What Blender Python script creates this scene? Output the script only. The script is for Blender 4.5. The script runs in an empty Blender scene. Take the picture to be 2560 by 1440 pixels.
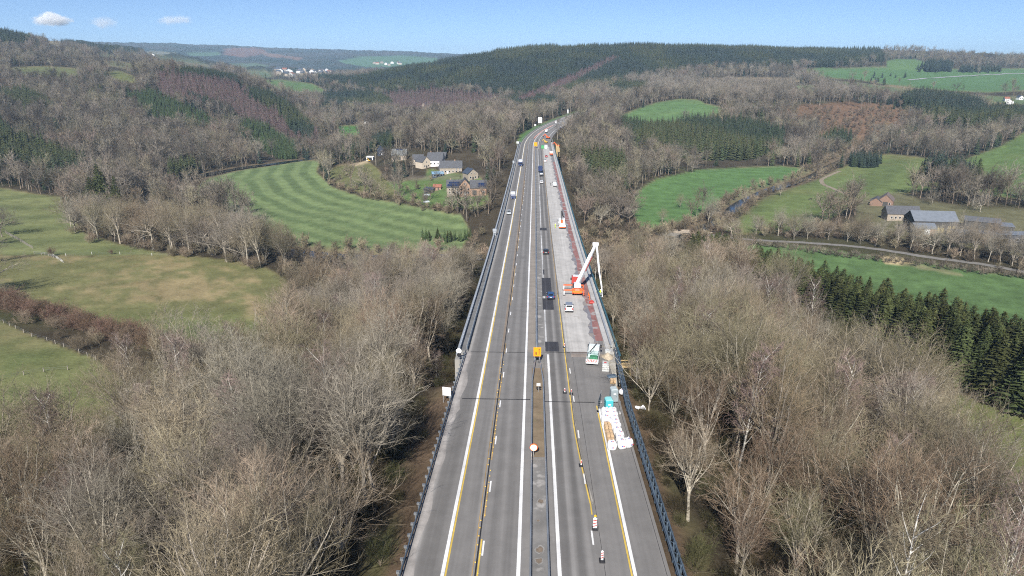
import bpy, bmesh, math, random
import numpy as np
from mathutils import Vector, Matrix

# ------------------------------------------------------------------ camera, sky, sun, exposure
SC = bpy.context.scene
COL = SC.collection
CAM_Z = 100.0                      # the drone hovers 90 m above the valley floor
PITCH = math.radians(17.86)        # looking down
FPX = 1707.0                       # focal length in photo pixels (2560 wide) = 24 mm on a 36 mm frame
cam_d = bpy.data.cameras.new('camera')
cam_d.lens = 24.0; cam_d.sensor_width = 36.0; cam_d.clip_start = 0.5; cam_d.clip_end = 60000.0
cam = bpy.data.objects.new('camera', cam_d); COL.objects.link(cam)
cam.location = (0, 0, CAM_Z); cam.rotation_euler = (math.radians(90) - PITCH, 0, 0)
SC.camera = cam

SUN_EL = math.radians(38.0)        # early spring, around noon
SHADOW_AZ = math.radians(9.0)      # shadows fall away from the camera, a touch to +X
world = bpy.data.worlds.new('World'); SC.world = world; world.use_nodes = True
wn = world.node_tree; wn.nodes.clear()
w_out = wn.nodes.new('ShaderNodeOutputWorld'); w_bg = wn.nodes.new('ShaderNodeBackground')
w_sky = wn.nodes.new('ShaderNodeTexSky'); w_sky.sky_type = 'NISHITA'; w_sky.sun_disc = False
w_sky.sun_elevation = SUN_EL; w_sky.sun_rotation = math.pi + SHADOW_AZ
w_sky.altitude = 400.0; w_sky.air_density = 0.5; w_sky.dust_density = 0.3; w_sky.ozone_density = 4.5
w_bg.inputs['Strength'].default_value = 0.086
wn.links.new(w_sky.outputs[0], w_bg.inputs[0]); wn.links.new(w_bg.outputs[0], w_out.inputs[0])
sun_d = bpy.data.lights.new('sun', 'SUN'); sun_d.energy = 5.0; sun_d.angle = math.radians(0.53)
sun_d.color = (1.0, 0.955, 0.885)
sun = bpy.data.objects.new('sun', sun_d); COL.objects.link(sun)
_sd = Vector((math.sin(SHADOW_AZ) * math.cos(SUN_EL), math.cos(SHADOW_AZ) * math.cos(SUN_EL), -math.sin(SUN_EL)))
sun.rotation_euler = _sd.to_track_quat('-Z', 'Y').to_euler()
sun.location = (0, -50, 300)
vs = SC.view_settings
vs.view_transform = 'Standard'; vs.look = 'None'; vs.gamma = 1.0; vs.use_curve_mapping = False
vs.exposure = 0.60
SC.cycles.max_bounces = 5; SC.cycles.diffuse_bounces = 2; SC.cycles.glossy_bounces = 2
SC.cycles.transmission_bounces = 2; SC.cycles.volume_bounces = 4; SC.cycles.transparent_max_bounces = 6
SC.cycles.use_adaptive_sampling = True; SC.cycles.adaptive_threshold = 0.004; SC.cycles.adaptive_min_samples = 64; SC.cycles.filter_width = 1.1; SC.cycles.use_denoising = False

random.seed(7); RNG = np.random.default_rng(11)
CP, SP = math.cos(PITCH), math.sin(PITCH)

# ------------------------------------------------------------------ helpers
def link(o, parent=None):
    COL.objects.link(o)
    if parent is not None: o.parent = parent
    return o
def tag(o, label=None, cat=None, group=None, kind=None):
    if label: o['label'] = label
    if cat: o['category'] = cat
    if group: o['group'] = group
    if kind: o['kind'] = kind
    return o
def empty(name, loc, rz=0.0, label=None, cat=None, group=None, rx=0.0):
    o = bpy.data.objects.new(name, None); o.empty_display_size = 0.3
    COL.objects.link(o); o.location = loc; o.rotation_euler = (rx, 0, rz)
    return tag(o, label, cat, group)
def mesh_obj(name, verts, faces, mat, parent=None, smooth=False):
    me = bpy.data.meshes.new(name); me.from_pydata([tuple(map(float, v)) for v in verts], [], [tuple(f) for f in faces])
    if mat: me.materials.append(mat)
    if smooth: me.polygons.foreach_set('use_smooth', [True] * len(me.polygons))
    me.update()
    return link(bpy.data.objects.new(name, me), parent)
class MB:
    """collects boxes, tubes and prisms for ONE mesh object"""
    def __init__(s): s.v = []; s.f = []
    def add(s, vs_, fs):
        b = len(s.v); s.v += [tuple(v) for v in vs_]; s.f += [tuple(b + i for i in f) for f in fs]; return s
    def box(s, x0, x1, y0, y1, z0, z1, taper=0.0):
        t = taper
        return s.add([(x0, y0, z0), (x1, y0, z0), (x1, y1, z0), (x0, y1, z0), (x0 + t, y0 + t, z1), (x1 - t, y0 + t, z1), (x1 - t, y1 - t, z1), (x0 + t, y1 - t, z1)],
                     [(0, 3, 2, 1), (4, 5, 6, 7), (0, 1, 5, 4), (1, 2, 6, 5), (2, 3, 7, 6), (3, 0, 4, 7)])
    def bar(s, a, b, w, h=None):
        """square bar from point a to b"""
        a = Vector(a); b = Vector(b); h = h or w; d = (b - a).normalized()
        u = d.cross(Vector((0, 0, 1)))
        if u.length < 1e-3: u = Vector((1, 0, 0))
        u.normalize(); n = u.cross(d).normalized(); u = u * (w / 2); n = n * (h / 2)
        vv = [a - u - n, a + u - n, a + u + n, a - u + n, b - u - n, b + u - n, b + u + n, b - u + n]
        return s.add(vv, [(0, 1, 2, 3), (7, 6, 5, 4), (0, 4, 5, 1), (1, 5, 6, 2), (2, 6, 7, 3), (3, 7, 4, 0)])
    def tube(s, pts, rad, n=6, cap=True):
        pts = [Vector(p) for p in pts]
        if not hasattr(rad, '__len__'): rad = [rad] * len(pts)
        b = len(s.v)
        for i, p in enumerate(pts):
            d = (pts[min(i + 1, len(pts) - 1)] - pts[max(i - 1, 0)]).normalized()
            u = d.cross(Vector((0, 0, 1)))
            if u.length < 1e-3: u = Vector((1, 0, 0))
            u.normalize(); w = u.cross(d)
            for k in range(n):
                a = 2 * math.pi * k / n
                s.v.append(tuple(p + (u * math.cos(a) + w * math.sin(a)) * rad[i]))
        for i in range(len(pts) - 1):
            for k in range(n):
                k2 = (k + 1) % n
                s.f.append((b + i * n + k, b + i * n + k2, b + (i + 1) * n + k2, b + (i + 1) * n + k))
        if cap:
            s.f.append(tuple(b + k for k in range(n))[::-1]); s.f.append(tuple(b + (len(pts) - 1) * n + k for k in range(n)))
        return s
    def prism_x(s, prof, x0, x1):
        """profile of (y,z) points extruded along x"""
        n = len(prof)
        vv = [(x0, y, z) for y, z in prof] + [(x1, y, z) for y, z in prof]
        return s.add(vv, [tuple(range(n))[::-1], tuple(range(n, 2 * n))] + [(i, (i + 1) % n, n + (i + 1) % n, n + i) for i in range(n)])
    def prism_y(s, prof, y0, y1):
        n = len(prof)
        vv = [(x, y0, z) for x, z in prof] + [(x, y1, z) for x, z in prof]
        return s.add(vv, [tuple(range(n)), tuple(range(n, 2 * n))[::-1]] + [(i, n + i, n + (i + 1) % n, (i + 1) % n) for i in range(n)])
    def build(s, name, mat, parent=None, smooth=False, bevel=0.0):
        o = mesh_obj(name, s.v, s.f, mat, parent, smooth)
        bm = bmesh.new(); bm.from_mesh(o.data); bmesh.ops.recalc_face_normals(bm, faces=bm.faces)
        if bevel: bmesh.ops.bevel(bm, geom=list(bm.edges), offset=bevel, segments=1, affect='EDGES', clamp_overlap=True)
        bm.to_mesh(o.data); bm.free(); return o
def copy_tree(o, parent=None):
    c = o.copy(); COL.objects.link(c); c.parent = parent
    for ch in list(o.children): copy_tree(ch, c)
    return c

# ------------------------------------------------------------------ materials
def mat(name, col, rough=0.8, metal=0.0, vary=0.0, scale=1.0, bump=0.0, bscale=8.0, spec=0.3, emit=0.0):
    m = bpy.data.materials.new(name); m.use_nodes = True; nt = m.node_tree; b = nt.nodes['Principled BSDF']
    b.inputs['Roughness'].default_value = rough; b.inputs['Metallic'].default_value = metal
    b.inputs['Specular IOR Level'].default_value = spec
    b.inputs['Base Color'].default_value = (*col, 1)
    if emit: b.inputs['Emission Color'].default_value = (*col, 1); b.inputs['Emission Strength'].default_value = emit
    tc = nt.nodes.new('ShaderNodeTexCoord')
    if vary:
        n = nt.nodes.new('ShaderNodeTexNoise'); n.inputs['Scale'].default_value = scale; n.inputs['Detail'].default_value = 6
        nt.links.new(tc.outputs['Object'], n.inputs['Vector'])
        r = nt.nodes.new('ShaderNodeMapRange'); r.inputs[1].default_value = 0.25; r.inputs[2].default_value = 0.75
        r.inputs[3].default_value = 1 - vary; r.inputs[4].default_value = 1 + vary
        nt.links.new(n.outputs[0], r.inputs[0])
        mx = nt.nodes.new('ShaderNodeVectorMath'); mx.operation = 'SCALE'; mx.inputs[0].default_value = col
        nt.links.new(r.outputs[0], mx.inputs['Scale']); nt.links.new(mx.outputs[0], b.inputs['Base Color'])
    if bump:
        n2 = nt.nodes.new('ShaderNodeTexNoise'); n2.inputs['Scale'].default_value = bscale; n2.inputs['Detail'].default_value = 4
        nt.links.new(tc.outputs['Object'], n2.inputs['Vector'])
        bp = nt.nodes.new('ShaderNodeBump'); bp.inputs['Strength'].default_value = bump; bp.inputs['Distance'].default_value = 0.05
        nt.links.new(n2.outputs[0], bp.inputs['Height']); nt.links.new(bp.outputs[0], b.inputs['Normal'])
    return m
def N(nt, t, **kw):
    n = nt.nodes.new(t)
    for k, v in kw.items(): setattr(n, k, v)
    return n

# ------------------------------------------------------------------ camera geometry: pixel <-> world
def ray(px, py):
    u = (px - 1280.0) / FPX; v = (py - 720.0) / FPX
    return u, CP - v * SP, -(SP + v * CP)          # per unit depth: X, Y, Z(relative to the camera)
def project(X, Y, Z):
    zr = Z - CAM_Z
    d = Y * CP - zr * SP
    v = (-zr * CP - Y * SP)
    d = np.maximum(d, 1e-3)
    return 1280 + FPX * X / d, 720 + FPX * v / d, d

# ------------------------------------------------------------------ the motorway's line (plan and profile)
ROAD_S = np.array([-60, 20, 55, 124, 215, 396, 505, 600, 720, 850, 980, 1240, 1600.])
ROAD_ZR = np.array([-41.3, -45.7, -47.6, -51.4, -55.6, -59.7, -61.4, -62.3, -62.6, -62.0, -59.2, -50.0, -38.])
def pchip(x, xs, ys):
    x = np.asarray(x, float); h = np.diff(xs); d = np.diff(ys) / h
    m = np.zeros(len(xs)); m[0] = d[0]; m[-1] = d[-1]
    m[1:-1] = (d[:-1] * h[1:] + d[1:] * h[:-1]) / (h[1:] + h[:-1])
    i = np.clip(np.searchsorted(xs, x) - 1, 0, len(xs) - 2); t = (x - xs[i]) / h[i]
    return ((2*t**3 - 3*t**2 + 1) * ys[i] + (t**3 - 2*t**2 + t) * h[i] * m[i] + (-2*t**3 + 3*t**2) * ys[i+1] + (t**3 - t**2) * h[i] * m[i+1])
RX0, RSL, ARC0, ARCR = 0.92, 0.0325, 575.0, 1200.0
RTH = math.atan(RSL)
def road_xy(s, off=0.0):
    s = np.asarray(s, float); off = np.asarray(off, float)
    # s runs along the line, s = Y on the straight
    ct, st = math.cos(RTH), math.sin(RTH)
    a = np.clip((s - ARC0), 0, None) / ct / ARCR
    sl = np.minimum(s, ARC0)
    lx = RX0 + RSL * sl; ly = sl
    fx = ARCR * np.sin(a); rx_ = ARCR * (1 - np.cos(a))
    x = lx + fx * st + rx_ * ct; y = ly + fx * ct - rx_ * st
    h = RTH + a
    return x + off * np.cos(h), y - off * np.sin(h)
def road_z(s): return CAM_Z + pchip(s, ROAD_S, ROAD_ZR)
def road_pt(s, off=0.0, dz=0.0):
    x, y = road_xy(s, off); return Vector((float(x), float(y), float(road_z(s)) + dz))
def road_heading(s):
    return -(RTH + max(0.0, (s - ARC0)) / math.cos(RTH) / ARCR)   # rotation about z so that +Y points along the road
BR0, BR1 = 119.0, 612.0           # the viaduct
_rs = np.arange(-60, 1600, 4.0); _rx, _ry = road_xy(_rs); _rz = road_z(_rs)
def road_near(X, Y):
    """signed offset and s of the nearest point of the line"""
    X = np.asarray(X, float).ravel(); Y = np.asarray(Y, float).ravel()
    off = np.full(X.shape, 1e4); ss = np.zeros(X.shape)
    for k in range(0, len(X), 20000):
        x = X[k:k+20000, None]; y = Y[k:k+20000, None]
        d2 = (x - _rx) ** 2 + (y - _ry) ** 2; j = d2.argmin(1)
        h = RTH + np.clip(_rs[j] - ARC0, 0, None) / math.cos(RTH) / ARCR
        dx = x[:, 0] - _rx[j]; dy = y[:, 0] - _ry[j]
        o = dx * np.cos(h) - dy * np.sin(h); along = dx * np.sin(h) + dy * np.cos(h)
        o = np.where(np.abs(along) > 6, np.sign(o + 1e-6) * np.sqrt(d2[np.arange(len(j)), j]), o)
        off[k:k+20000] = o; ss[k:k+20000] = _rs[j] + along
    return off, ss

# ------------------------------------------------------------------ terrain: heights known at spots, blended between
_cp = []
def gz(px, py, zr):                # seen at this pixel, at this height below/above the camera
    u, a, b = ray(px, py); D = zr / b; _cp.append((u * D, a * D, zr))
def gd(px, py, D, dz=0.0):         # seen at this pixel, at this depth (dz: minus the trees standing there)
    u, a, b = ray(px, py); _cp.append((u * D, a * D, b * D + dz))
def gw(x, y, zr): _cp.append((x, y, zr))
# near hill under the camera
for x, y, z in [(-30, -40, -50), (30, -40, -50), (-90, -30, -64), (90, -30, -64), (-28, 40, -54), (32, 40, -54), (-60, 50, -64), (-110, 50, -71), (70, 50, -63), (120, 60, -71),
                (-40, 100, -64), (-80, 100, -73), (45, 100, -64), (80, 110, -75), (-30, 150, -72), (35, 150, -73), (-30, 200, -83), (40, 200, -83), (0, 170, -76), (0, 230, -86),
                (-65, 150, -79), (75, 170, -81), (-200, 60, -76), (200, 60, -76)]: gw(x, y, z)
# left fields
for p in [(100, 900, -80), (0, 1000, -78), (200, 830, -82), (450, 700, -85), (600, 780, -84), (300, 680, -85), (60, 720, -83.5), (300, 600, -88), (650, 665, -87.5), (100, 560, -87), (0, 480, -87), (-200, 600, -84), (-300, 900, -77), (-500, 700, -76)]: gz(*p)
# valley floor, left and right
for p in [(560, 480, -90), (700, 440, -90), (900, 540, -90), (1140, 560, -90), (760, 410, -90), (480, 455, -91), (620, 415, -91), (800, 392, -90.5), (850, 365, -90), (870, 325, -89),
          (1600, 540, -90), (1700, 450, -90), (1950, 425, -89.5), (1880, 485, -91), (2020, 440, -91), (2130, 382, -90.5), (1730, 580, -91), (1580, 620, -91), (2200, 720, -88), (2500, 780, -86), (2560, 690, -88), (1900, 640, -88.5),
          (2300, 560, -88), (2500, 600, -87.5), (2100, 500, -89), (2450, 1000, -78.5), (2500, 1150, -79), (2700, 900, -80), (2700, 600, -86)]: gz(*p)
for x, y, z in [(-20, 340, -90.5), (40, 345, -90.5), (-50, 450, -88), (40, 470, -88), (20, 540, -82), (0, 590, -70), (45, 600, -72), (-45, 560, -82), (70, 560, -86), (10, 280, -89)]: gw(x, y, z)
# hamlet on its rise
for p in [(1165, 485, -79), (1100, 470, -82), (1000, 470, -86), (1120, 425, -76), (1000, 400, -77), (930, 395, -80), (850, 440, -87), (1210, 440, -73), (1230, 520, -84), (1250, 400, -66)]: gz(*p)
for p in [(1100, 350, 720), (1000, 310, 900), (1200, 330, 800), (1290, 330, 800), (950, 360, 760)]: gd(*p)
for x, y, z in [(-10, 650, -63), (45, 680, -63), (-60, 700, -66), (90, 700, -70), (20, 800, -62), (120, 800, -66), (-60, 900, -66), (170, 1000, -55), (60, 1050, -56), (330, 1250, -47), (180, 1300, -46)]: gw(x, y, z)
# left hillside
for p in [(100, 440, 590), (250, 400, 650), (30, 300, 800), (300, 300, 820), (500, 330, 790), (420, 400, 680), (650, 370, 800), (760, 345, 880), (300, 215, 1020), (100, 230, 980), (-100, 280, 850), (500, 240, 980),
          (650, 260, 1000), (760, 300, 980), (150, 180, 1120), (0, 190, 1080), (330, 185, 1120), (480, 185, 1100), (620, 215, 1120), (-300, 200, 1000), (720, 255, 1150)]: gd(*p)
gw(-700, 600, -40); gw(-900, 800, 0)
for p in [(0, 85, 1500), (60, 105, 1700), (180, 108, 2300), (300, 118, 2700), (400, 140, 3000), (-200, 70, 1500), (230, 140, 1700), (380, 160, 2000), (120, 130, 1500), (20, 130, 1350), (560, 180, 1700)]: gd(*p)
# valley beyond, village, far plateau
for p in [(720, 215, 2000), (900, 270, 1450), (820, 260, 1350), (1000, 285, 1250), (640, 190, 2600), (780, 190, 4000), (700, 178, 3600), (600, 150, 4600), (940, 165, 4300), (950, 140, 5000), (1060, 160, 4700)]: gd(*p)
for p in [(380, 110, 6500), (600, 118, 6500), (800, 126, 6800), (1000, 131, 7000), (1190, 138, 7200), (1600, 150, 7500), (2300, 150, 7500), (-300, 100, 6500), (500, 135, 5000), (800, 150, 5200)]: gd(*p)
# forested ridge in the middle and right
for p in [(1190, 152, 1750), (1430, 128, 1850), (1600, 122, 1950), (1800, 128, 1950), (2000, 134, 1950), (2180, 145, 1900), (1030, 180, 1700), (900, 205, 1750), (1150, 200, 1500), (1350, 190, 1550), (1000, 240, 1450), (1200, 270, 1250), (1500, 200, 1500),
          (1350, 250, 1250), (1480, 255, 1180), (1600, 205, 1450), (1750, 190, 1550), (1900, 200, 1480), (2100, 190, 1560), (2280, 152, 2000), (2240, 175, 1750), (2400, 190, 1650), (2560, 175, 1800), (2480, 150, 2200), (2560, 150, 2300), (2700, 150, 2200), (2560, 215, 1450), (2700, 220, 1400)]: gd(*p)
for x, y, z in [(-200, 2300, 10), (300, 2500, 40), (900, 2600, 50), (1500, 2700, 60), (0, 3200, -20)]: gw(x, y, z)
# right bench and slopes
for p in [(1600, 292, 900), (1700, 252, 1010), (1780, 265, 960), (1560, 300, 880), (1640, 400, 690), (1780, 400, 690), (1900, 395, 720), (1700, 340, 800), (1850, 320, 820), (1950, 300, 880), (1980, 240, 1080), (2150, 258, 980), (2280, 270, 960), (2050, 330, 860), (2200, 350, 830), (2180, 225, 1200), (2300, 220, 1220), (2450, 260, 1080), (2550, 280, 1000),
          (2300, 330, 880), (2470, 305, 930), (2470, 365, 760), (2560, 330, 800), (2560, 430, 600), (2400, 440, 580), (2250, 420, 620), (2700, 350, 700), (2400, 380, 720)]: gd(*p)
gw(700, 500, -70); gw(900, 700, -45)
_C = np.array(_cp); _cr = np.hypot(_C[:, 0], _C[:, 1] + 90)
_cu = np.stack([np.arctan2(_C[:, 0], _C[:, 1] + 90), np.log(_cr)], 1)
def _phi(d2): return np.sqrt(d2 + 0.05 ** 2)
_A = _phi(((_cu[:, None] - _cu[None]) ** 2).sum(-1)) - np.eye(len(_cu)) * 0.02
_base = _C[:, 2].mean()
_w = np.linalg.solve(_A, _C[:, 2] - _base)
def _vn(x, y, seed):
    """value noise"""
    xi = np.floor(x).astype(np.int64); yi = np.floor(y).astype(np.int64); fx = x - xi; fy = y - yi
    fx = fx * fx * (3 - 2 * fx); fy = fy * fy * (3 - 2 * fy)
    def h(a, b):
        n = (a * 374761393 + b * 668265263 + seed * 974711) & 0x7fffffff
        n = ((n ^ (n >> 13)) * 1274126177) & 0x7fffffff
        return ((n ^ (n >> 16)) & 0xffff) / 65535.0
    return (h(xi, yi) * (1 - fx) + h(xi + 1, yi) * fx) * (1 - fy) + (h(xi, yi + 1) * (1 - fx) + h(xi + 1, yi + 1) * fx) * fy
def fbm(x, y, seed=1, o=4):
    t = np.zeros(np.shape(x)); a = 0.5
    for k in range(o): t = t + a * _vn(np.asarray(x) * 2**k, np.asarray(y) * 2**k, seed + k); a *= 0.5
    return t - 0.47
RIVER = np.array([(-330, 640), (-300, 600), (-281, 560), (-272, 520), (-262, 480), (-232, 425), (-165, 368), (-95, 338), (-30, 335), (30, 340), (64, 352), (104, 388), (140, 440), (181, 510), (259, 600), (330, 700), (385, 780), (430, 850)], float)
RIVER_L = np.array([(-272, 546), (-279, 585), (-276, 620), (-258, 665), (-235, 697), (-210, 735), (-203, 770), (-206, 815), (-212, 860), (-205, 905)], float)
RIVER = np.concatenate([RIVER_L[::-1], RIVER[3:]])
def smooth_line(p, n=8):
    out = []
    for i in range(len(p) - 1):
        p0 = p[max(i - 1, 0)]; p1 = p[i]; p2 = p[i + 1]; p3 = p[min(i + 2, len(p) - 1)]
        for k in range(n):
            t = k / n
            out.append(0.5 * ((2*p1) + (-p0 + p2) * t + (2*p0 - 5*p1 + 4*p2 - p3) * t*t + (-p0 + 3*p1 - 3*p2 + p3) * t**3))
    out.append(p[-1]); return np.array(out)
RIV = smooth_line(RIVER)
def dist_line(X, Y, L):
    X = np.ravel(X); Y = np.ravel(Y); out = np.full(X.shape, 1e9)
    for a, b in zip(L[:-1], L[1:]):
        d = b - a; t = np.clip(((X - a[0]) * d[0] + (Y - a[1]) * d[1]) / (d @ d), 0, 1)
        out = np.minimum(out, np.hypot(X - a[0] - t * d[0], Y - a[1] - t * d[1]))
    return out
RIVER_Z = CAM_Z - 91.6
def ground_z(X, Y):
    sh = np.shape(X); X = np.ravel(np.asarray(X, float)); Y = np.ravel(np.asarray(Y, float))
    r = np.hypot(X, Y + 90); uv = np.stack([np.arctan2(X, Y + 90), np.log(np.maximum(r, 20))], 1)
    z = np.empty(X.shape)
    for k in range(0, len(X), 20000):
        q = uv[k:k+20000]; z[k:k+20000] = _phi(((q[:, None] - _cu[None]) ** 2).sum(-1)) @ _w
    z += _base + CAM_Z
    z += fbm(X / 60.0, Y / 60.0, 3) * np.clip(r * 0.004, 0.2, 14) * 0.8
    # river bed
    m = (np.abs(X) < 500) & (Y > 250) & (Y < 960)
    if m.any():
        dr = dist_line(X[m], Y[m], RIV[::2]); wgt = np.clip((dr - 4.0) / 9.0, 0, 1); wgt = wgt * wgt * (3 - 2 * wgt)
        z[m] = np.minimum(z[m] * wgt + (RIVER_Z - 0.9) * (1 - wgt), z[m])
    # embankments of the motorway
    m = (np.abs(X) < 700) & (Y > -80) & (Y < 1500)
    if m.any():
        off, s = road_near(X[m], Y[m]); rz = road_z(np.clip(s, -60, 1600))
        land = np.clip((BR0 - s) / 14.0, 0, 1) + np.clip((s - BR1) / 25.0, 0, 1); land = np.clip(land, 0, 1)
        a = np.abs(off); c = np.clip((a - 15.5) / 26.0, 0, 1); c = c * c * (3 - 2 * c)
        target = rz - 0.35 - np.clip(a - 14.0, 0, 3) * 0.25
        zz = target * (1 - c) + z[m] * c
        # under the deck nothing may rise into it
        zm = np.where(a < 22, np.minimum(z[m], rz - 4.5), z[m])
        z[m] = zz * land + zm * (1 - land)
    return z.reshape(sh)
def gpt(px, py, steps=240):
    """the spot of ground seen at a pixel"""
    u, a, b = ray(px, py); D = np.geomspace(40, 9000, steps)
    dz = CAM_Z + b * D - ground_z(u * D, a * D); i = np.argmax(dz < 0)
    if not (dz < 0).any(): i = steps - 1
    lo, hi = D[max(i - 1, 0)], D[i]
    for _ in range(14):
        m = 0.5 * (lo + hi)
        if CAM_Z + b * m - float(ground_z(u * m, a * m)) < 0: hi = m
        else: lo = m
    return Vector((u * hi, a * hi, float(ground_z(u * hi, a * hi))))
def inpoly(px, py, poly):
    px = np.asarray(px, float); py = np.asarray(py, float); r = np.zeros(px.shape, bool); n = len(poly)
    j = n - 1
    for i in range(n):
        xi, yi = poly[i]; xj, yj = poly[j]
        c = ((yi > py) != (yj > py)) & (px < (xj - xi) * (py - yi) / (yj - yi + 1e-12) + xi)
        r ^= c; j = i
    return r
def poly_dist(px, py, poly):
    P = np.array(list(poly) + [poly[0]], float); d = dist_line(px, py, P).reshape(np.shape(px))
    return np.where(inpoly(px, py, poly), d, -d)
# ------------------------------------------------------------------ land cover: outlines are read from the photo and laid on the ground
GRASS = {   # name: (outline, colour)
 'river_meadow': ([(475, 480), (520, 446), (575, 428), (640, 413), (720, 404), (802, 399), (792, 430), (830, 466), (905, 492), (1005, 508), (1155, 538), (1175, 575), (1150, 640), (950, 640), (800, 630), (690, 600), (640, 560), (560, 520)], (.132, .184, .078)),
 'stripe_field': ([(-400, 470), (0, 468), (60, 480), (150, 492), (172, 540), (215, 585), (300, 610), (430, 637), (300, 643), (140, 640), (-400, 640)], (.155, .178, .075)),
 'olive_field': ([(-500, 640), (0, 640), (150, 642), (450, 637), (640, 655), (720, 700), (735, 800), (690, 880), (640, 940), (560, 925), (430, 890), (300, 850), (180, 800), (60, 765), (0, 745), (-500, 720)], (.165, .166, .072)),
 'hedge_pasture': ([(-900, 760), (0, 800), (60, 830), (130, 856), (240, 900), (330, 960), (330, 1040), (240, 1120), (130, 1190), (0, 1240), (-900, 1300)], (.172, .175, .078)),
 'far_meadow': ([(1575, 520), (1590, 480), (1640, 447), (1745, 424), (1800, 420), (1950, 414), (2045, 424), (2005, 442), (1900, 472), (1880, 490), (1800, 520), (1700, 560), (1600, 575)], (.098, .178, .062)),
 'river_pasture': ([(1890, 492), (2030, 452), (2120, 412), (2180, 392), (2220, 385), (2260, 388), (2350, 400), (2420, 395), (2500, 365), (2560, 330), (3000, 300), (3000, 520), (2560, 500), (2420, 480), (2300, 478), (2160, 500), (2080, 545), (1990, 580), (1830, 585), (1790, 560)], (.122, .16, .058)),
 'wheat_field': ([(1800, 612), (1990, 612), (2200, 640), (2400, 668), (2560, 692), (3000, 740), (3000, 1000), (2560, 990), (2450, 960), (2300, 850), (2150, 770), (2050, 720), (1900, 660)], (.100, .166, .062)),
 'corner_field': ([(2380, 985), (2480, 1010), (2560, 1040), (3100, 1150), (3100, 1500), (2700, 1560), (2560, 1490), (2430, 1400), (2370, 1260), (2350, 1130)], (.14, .165, .055)),
 'bench_meadow': ([(1540, 296), (1580, 276), (1640, 256), (1700, 246), (1745, 248), (1765, 258), (1800, 266), (1800, 284), (1740, 300), (1640, 316), (1550, 310)], (.105, .18, .07)),
 'hill_pasture_low': ([(2020, 182), (2100, 170), (2200, 166), (2300, 172), (2420, 172), (2560, 170), (3000, 170), (3000, 235), (2560, 228), (2470, 232), (2380, 228), (2300, 222), (2230, 214), (2140, 200), (2060, 196)], (.085, .16, .06)),
 'hill_pasture_top': ([(2216, 152), (2240, 148), (2290, 148), (2320, 160), (2300, 174), (2220, 176)], (.10, .17, .06)),
 'hill_pasture_fold': ([(1980, 214), (2030, 212), (2060, 224), (2040, 232), (1990, 230)], (.085, .16, .055)),
 'stubble_strip': ([(1745, 198), (1850, 193), (1960, 194), (2020, 202), (1960, 213), (1880, 210), (1750, 206)], (.21, .165, .10)),
 'stubble_patch': ([(2185, 216), (2230, 212), (2285, 220), (2280, 232), (2200, 236)], (.19, .16, .10)),
 'ploughed_patch': ([(2460, 268), (2560, 272), (2800, 276), (2800, 296), (2560, 292), (2480, 284)], (.17, .11, .085)),
 'hill_meadow': ([(30, 168), (110, 164), (190, 170), (225, 178), (190, 192), (80, 194), (20, 186)], (.125, .14, .06)),
 'hill_meadow_fold': ([(268, 178), (300, 176), (335, 190), (345, 206), (300, 208), (280, 196)], (.125, .14, .055)),
 'hay_strip': ([(108, 93), (135, 92), (162, 104), (165, 112), (145, 116), (120, 108)], (.2, .17, .10)),
 'hay_strip_far': ([(358, 130), (400, 128), (440, 134), (420, 142), (370, 140)], (.17, .16, .095)),
 'far_pasture': ([(380, 140), (470, 150), (520, 165), (430, 165), (380, 152)], (.11, .13, .07)),
 'far_green': ([(845, 152), (900, 143), (1000, 139), (1090, 145), (1100, 158), (1020, 168), (940, 170), (860, 162)], (.085, .16, .075)),
 'far_green_slope': ([(465, 134), (545, 130), (552, 139), (480, 143)], (.085, .15, .075)),
 'valley_green': ([(640, 200), (700, 198), (780, 208), (812, 224), (800, 242), (740, 240), (680, 226)], (.10, .165, .06)),
 'river_green': ([(842, 314), (905, 312), (900, 338), (850, 340)], (.08, .20, .05)),
 'clearing_green': ([(850, 250), (905, 262), (905, 275), (850, 270)], (.12, .13, .06)),
 'orchard_slope': ([(805, 430), (850, 412), (920, 404), (945, 420), (960, 446), (1010, 470), (1000, 492), (900, 482), (830, 458)], (.135, .14, .06)),
 'hamlet_lawn': ([(965, 455), (1060, 445), (1070, 420), (1110, 428), (1200, 440), (1215, 470), (1225, 500), (1190, 522), (1080, 518), (1010, 500)], (.105, .16, .055)),
 'hill_pasture_mid': ([(2290, 232), (2400, 236), (2480, 240), (2440, 250), (2330, 246)], (.10, .15, .06)),
 'hill_pasture_side': ([(1990, 176), (2060, 168), (2090, 172), (2040, 184)], (.09, .15, .06)),
 'hill_meadow_far': ([(225, 128), (270, 130), (300, 140), (260, 142)], (.13, .14, .07)),
 'plateau_green': ([(560, 160), (640, 158), (680, 168), (600, 172)], (.10, .14, .075)),
 'shoulder_meadow': ([(390, 150), (470, 156), (560, 172), (520, 178), (420, 168)], (.14, .145, .075)),
 'hill_pasture_wide': ([(2040, 198), (2150, 206), (2240, 219), (2400, 237), (2560, 241), (2900, 245), (2900, 268), (2560, 262), (2420, 253), (2270, 243), (2110, 224)], (.105, .145, .068)),
 'valley_floor_far': ([(600, 178), (660, 176), (690, 192), (640, 198)], (.11, .15, .075)),
 'shoulder_field': ([(240, 150), (300, 152), (360, 166), (330, 174), (260, 164)], (.14, .145, .075)),
 'motorway_bank': ([(1290, 358), (1300, 336), (1330, 318), (1360, 306), (1400, 290), (1440, 278), (1450, 286), (1380, 312), (1330, 345), (1310, 372)], (.085, .17, .05)),
}
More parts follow.
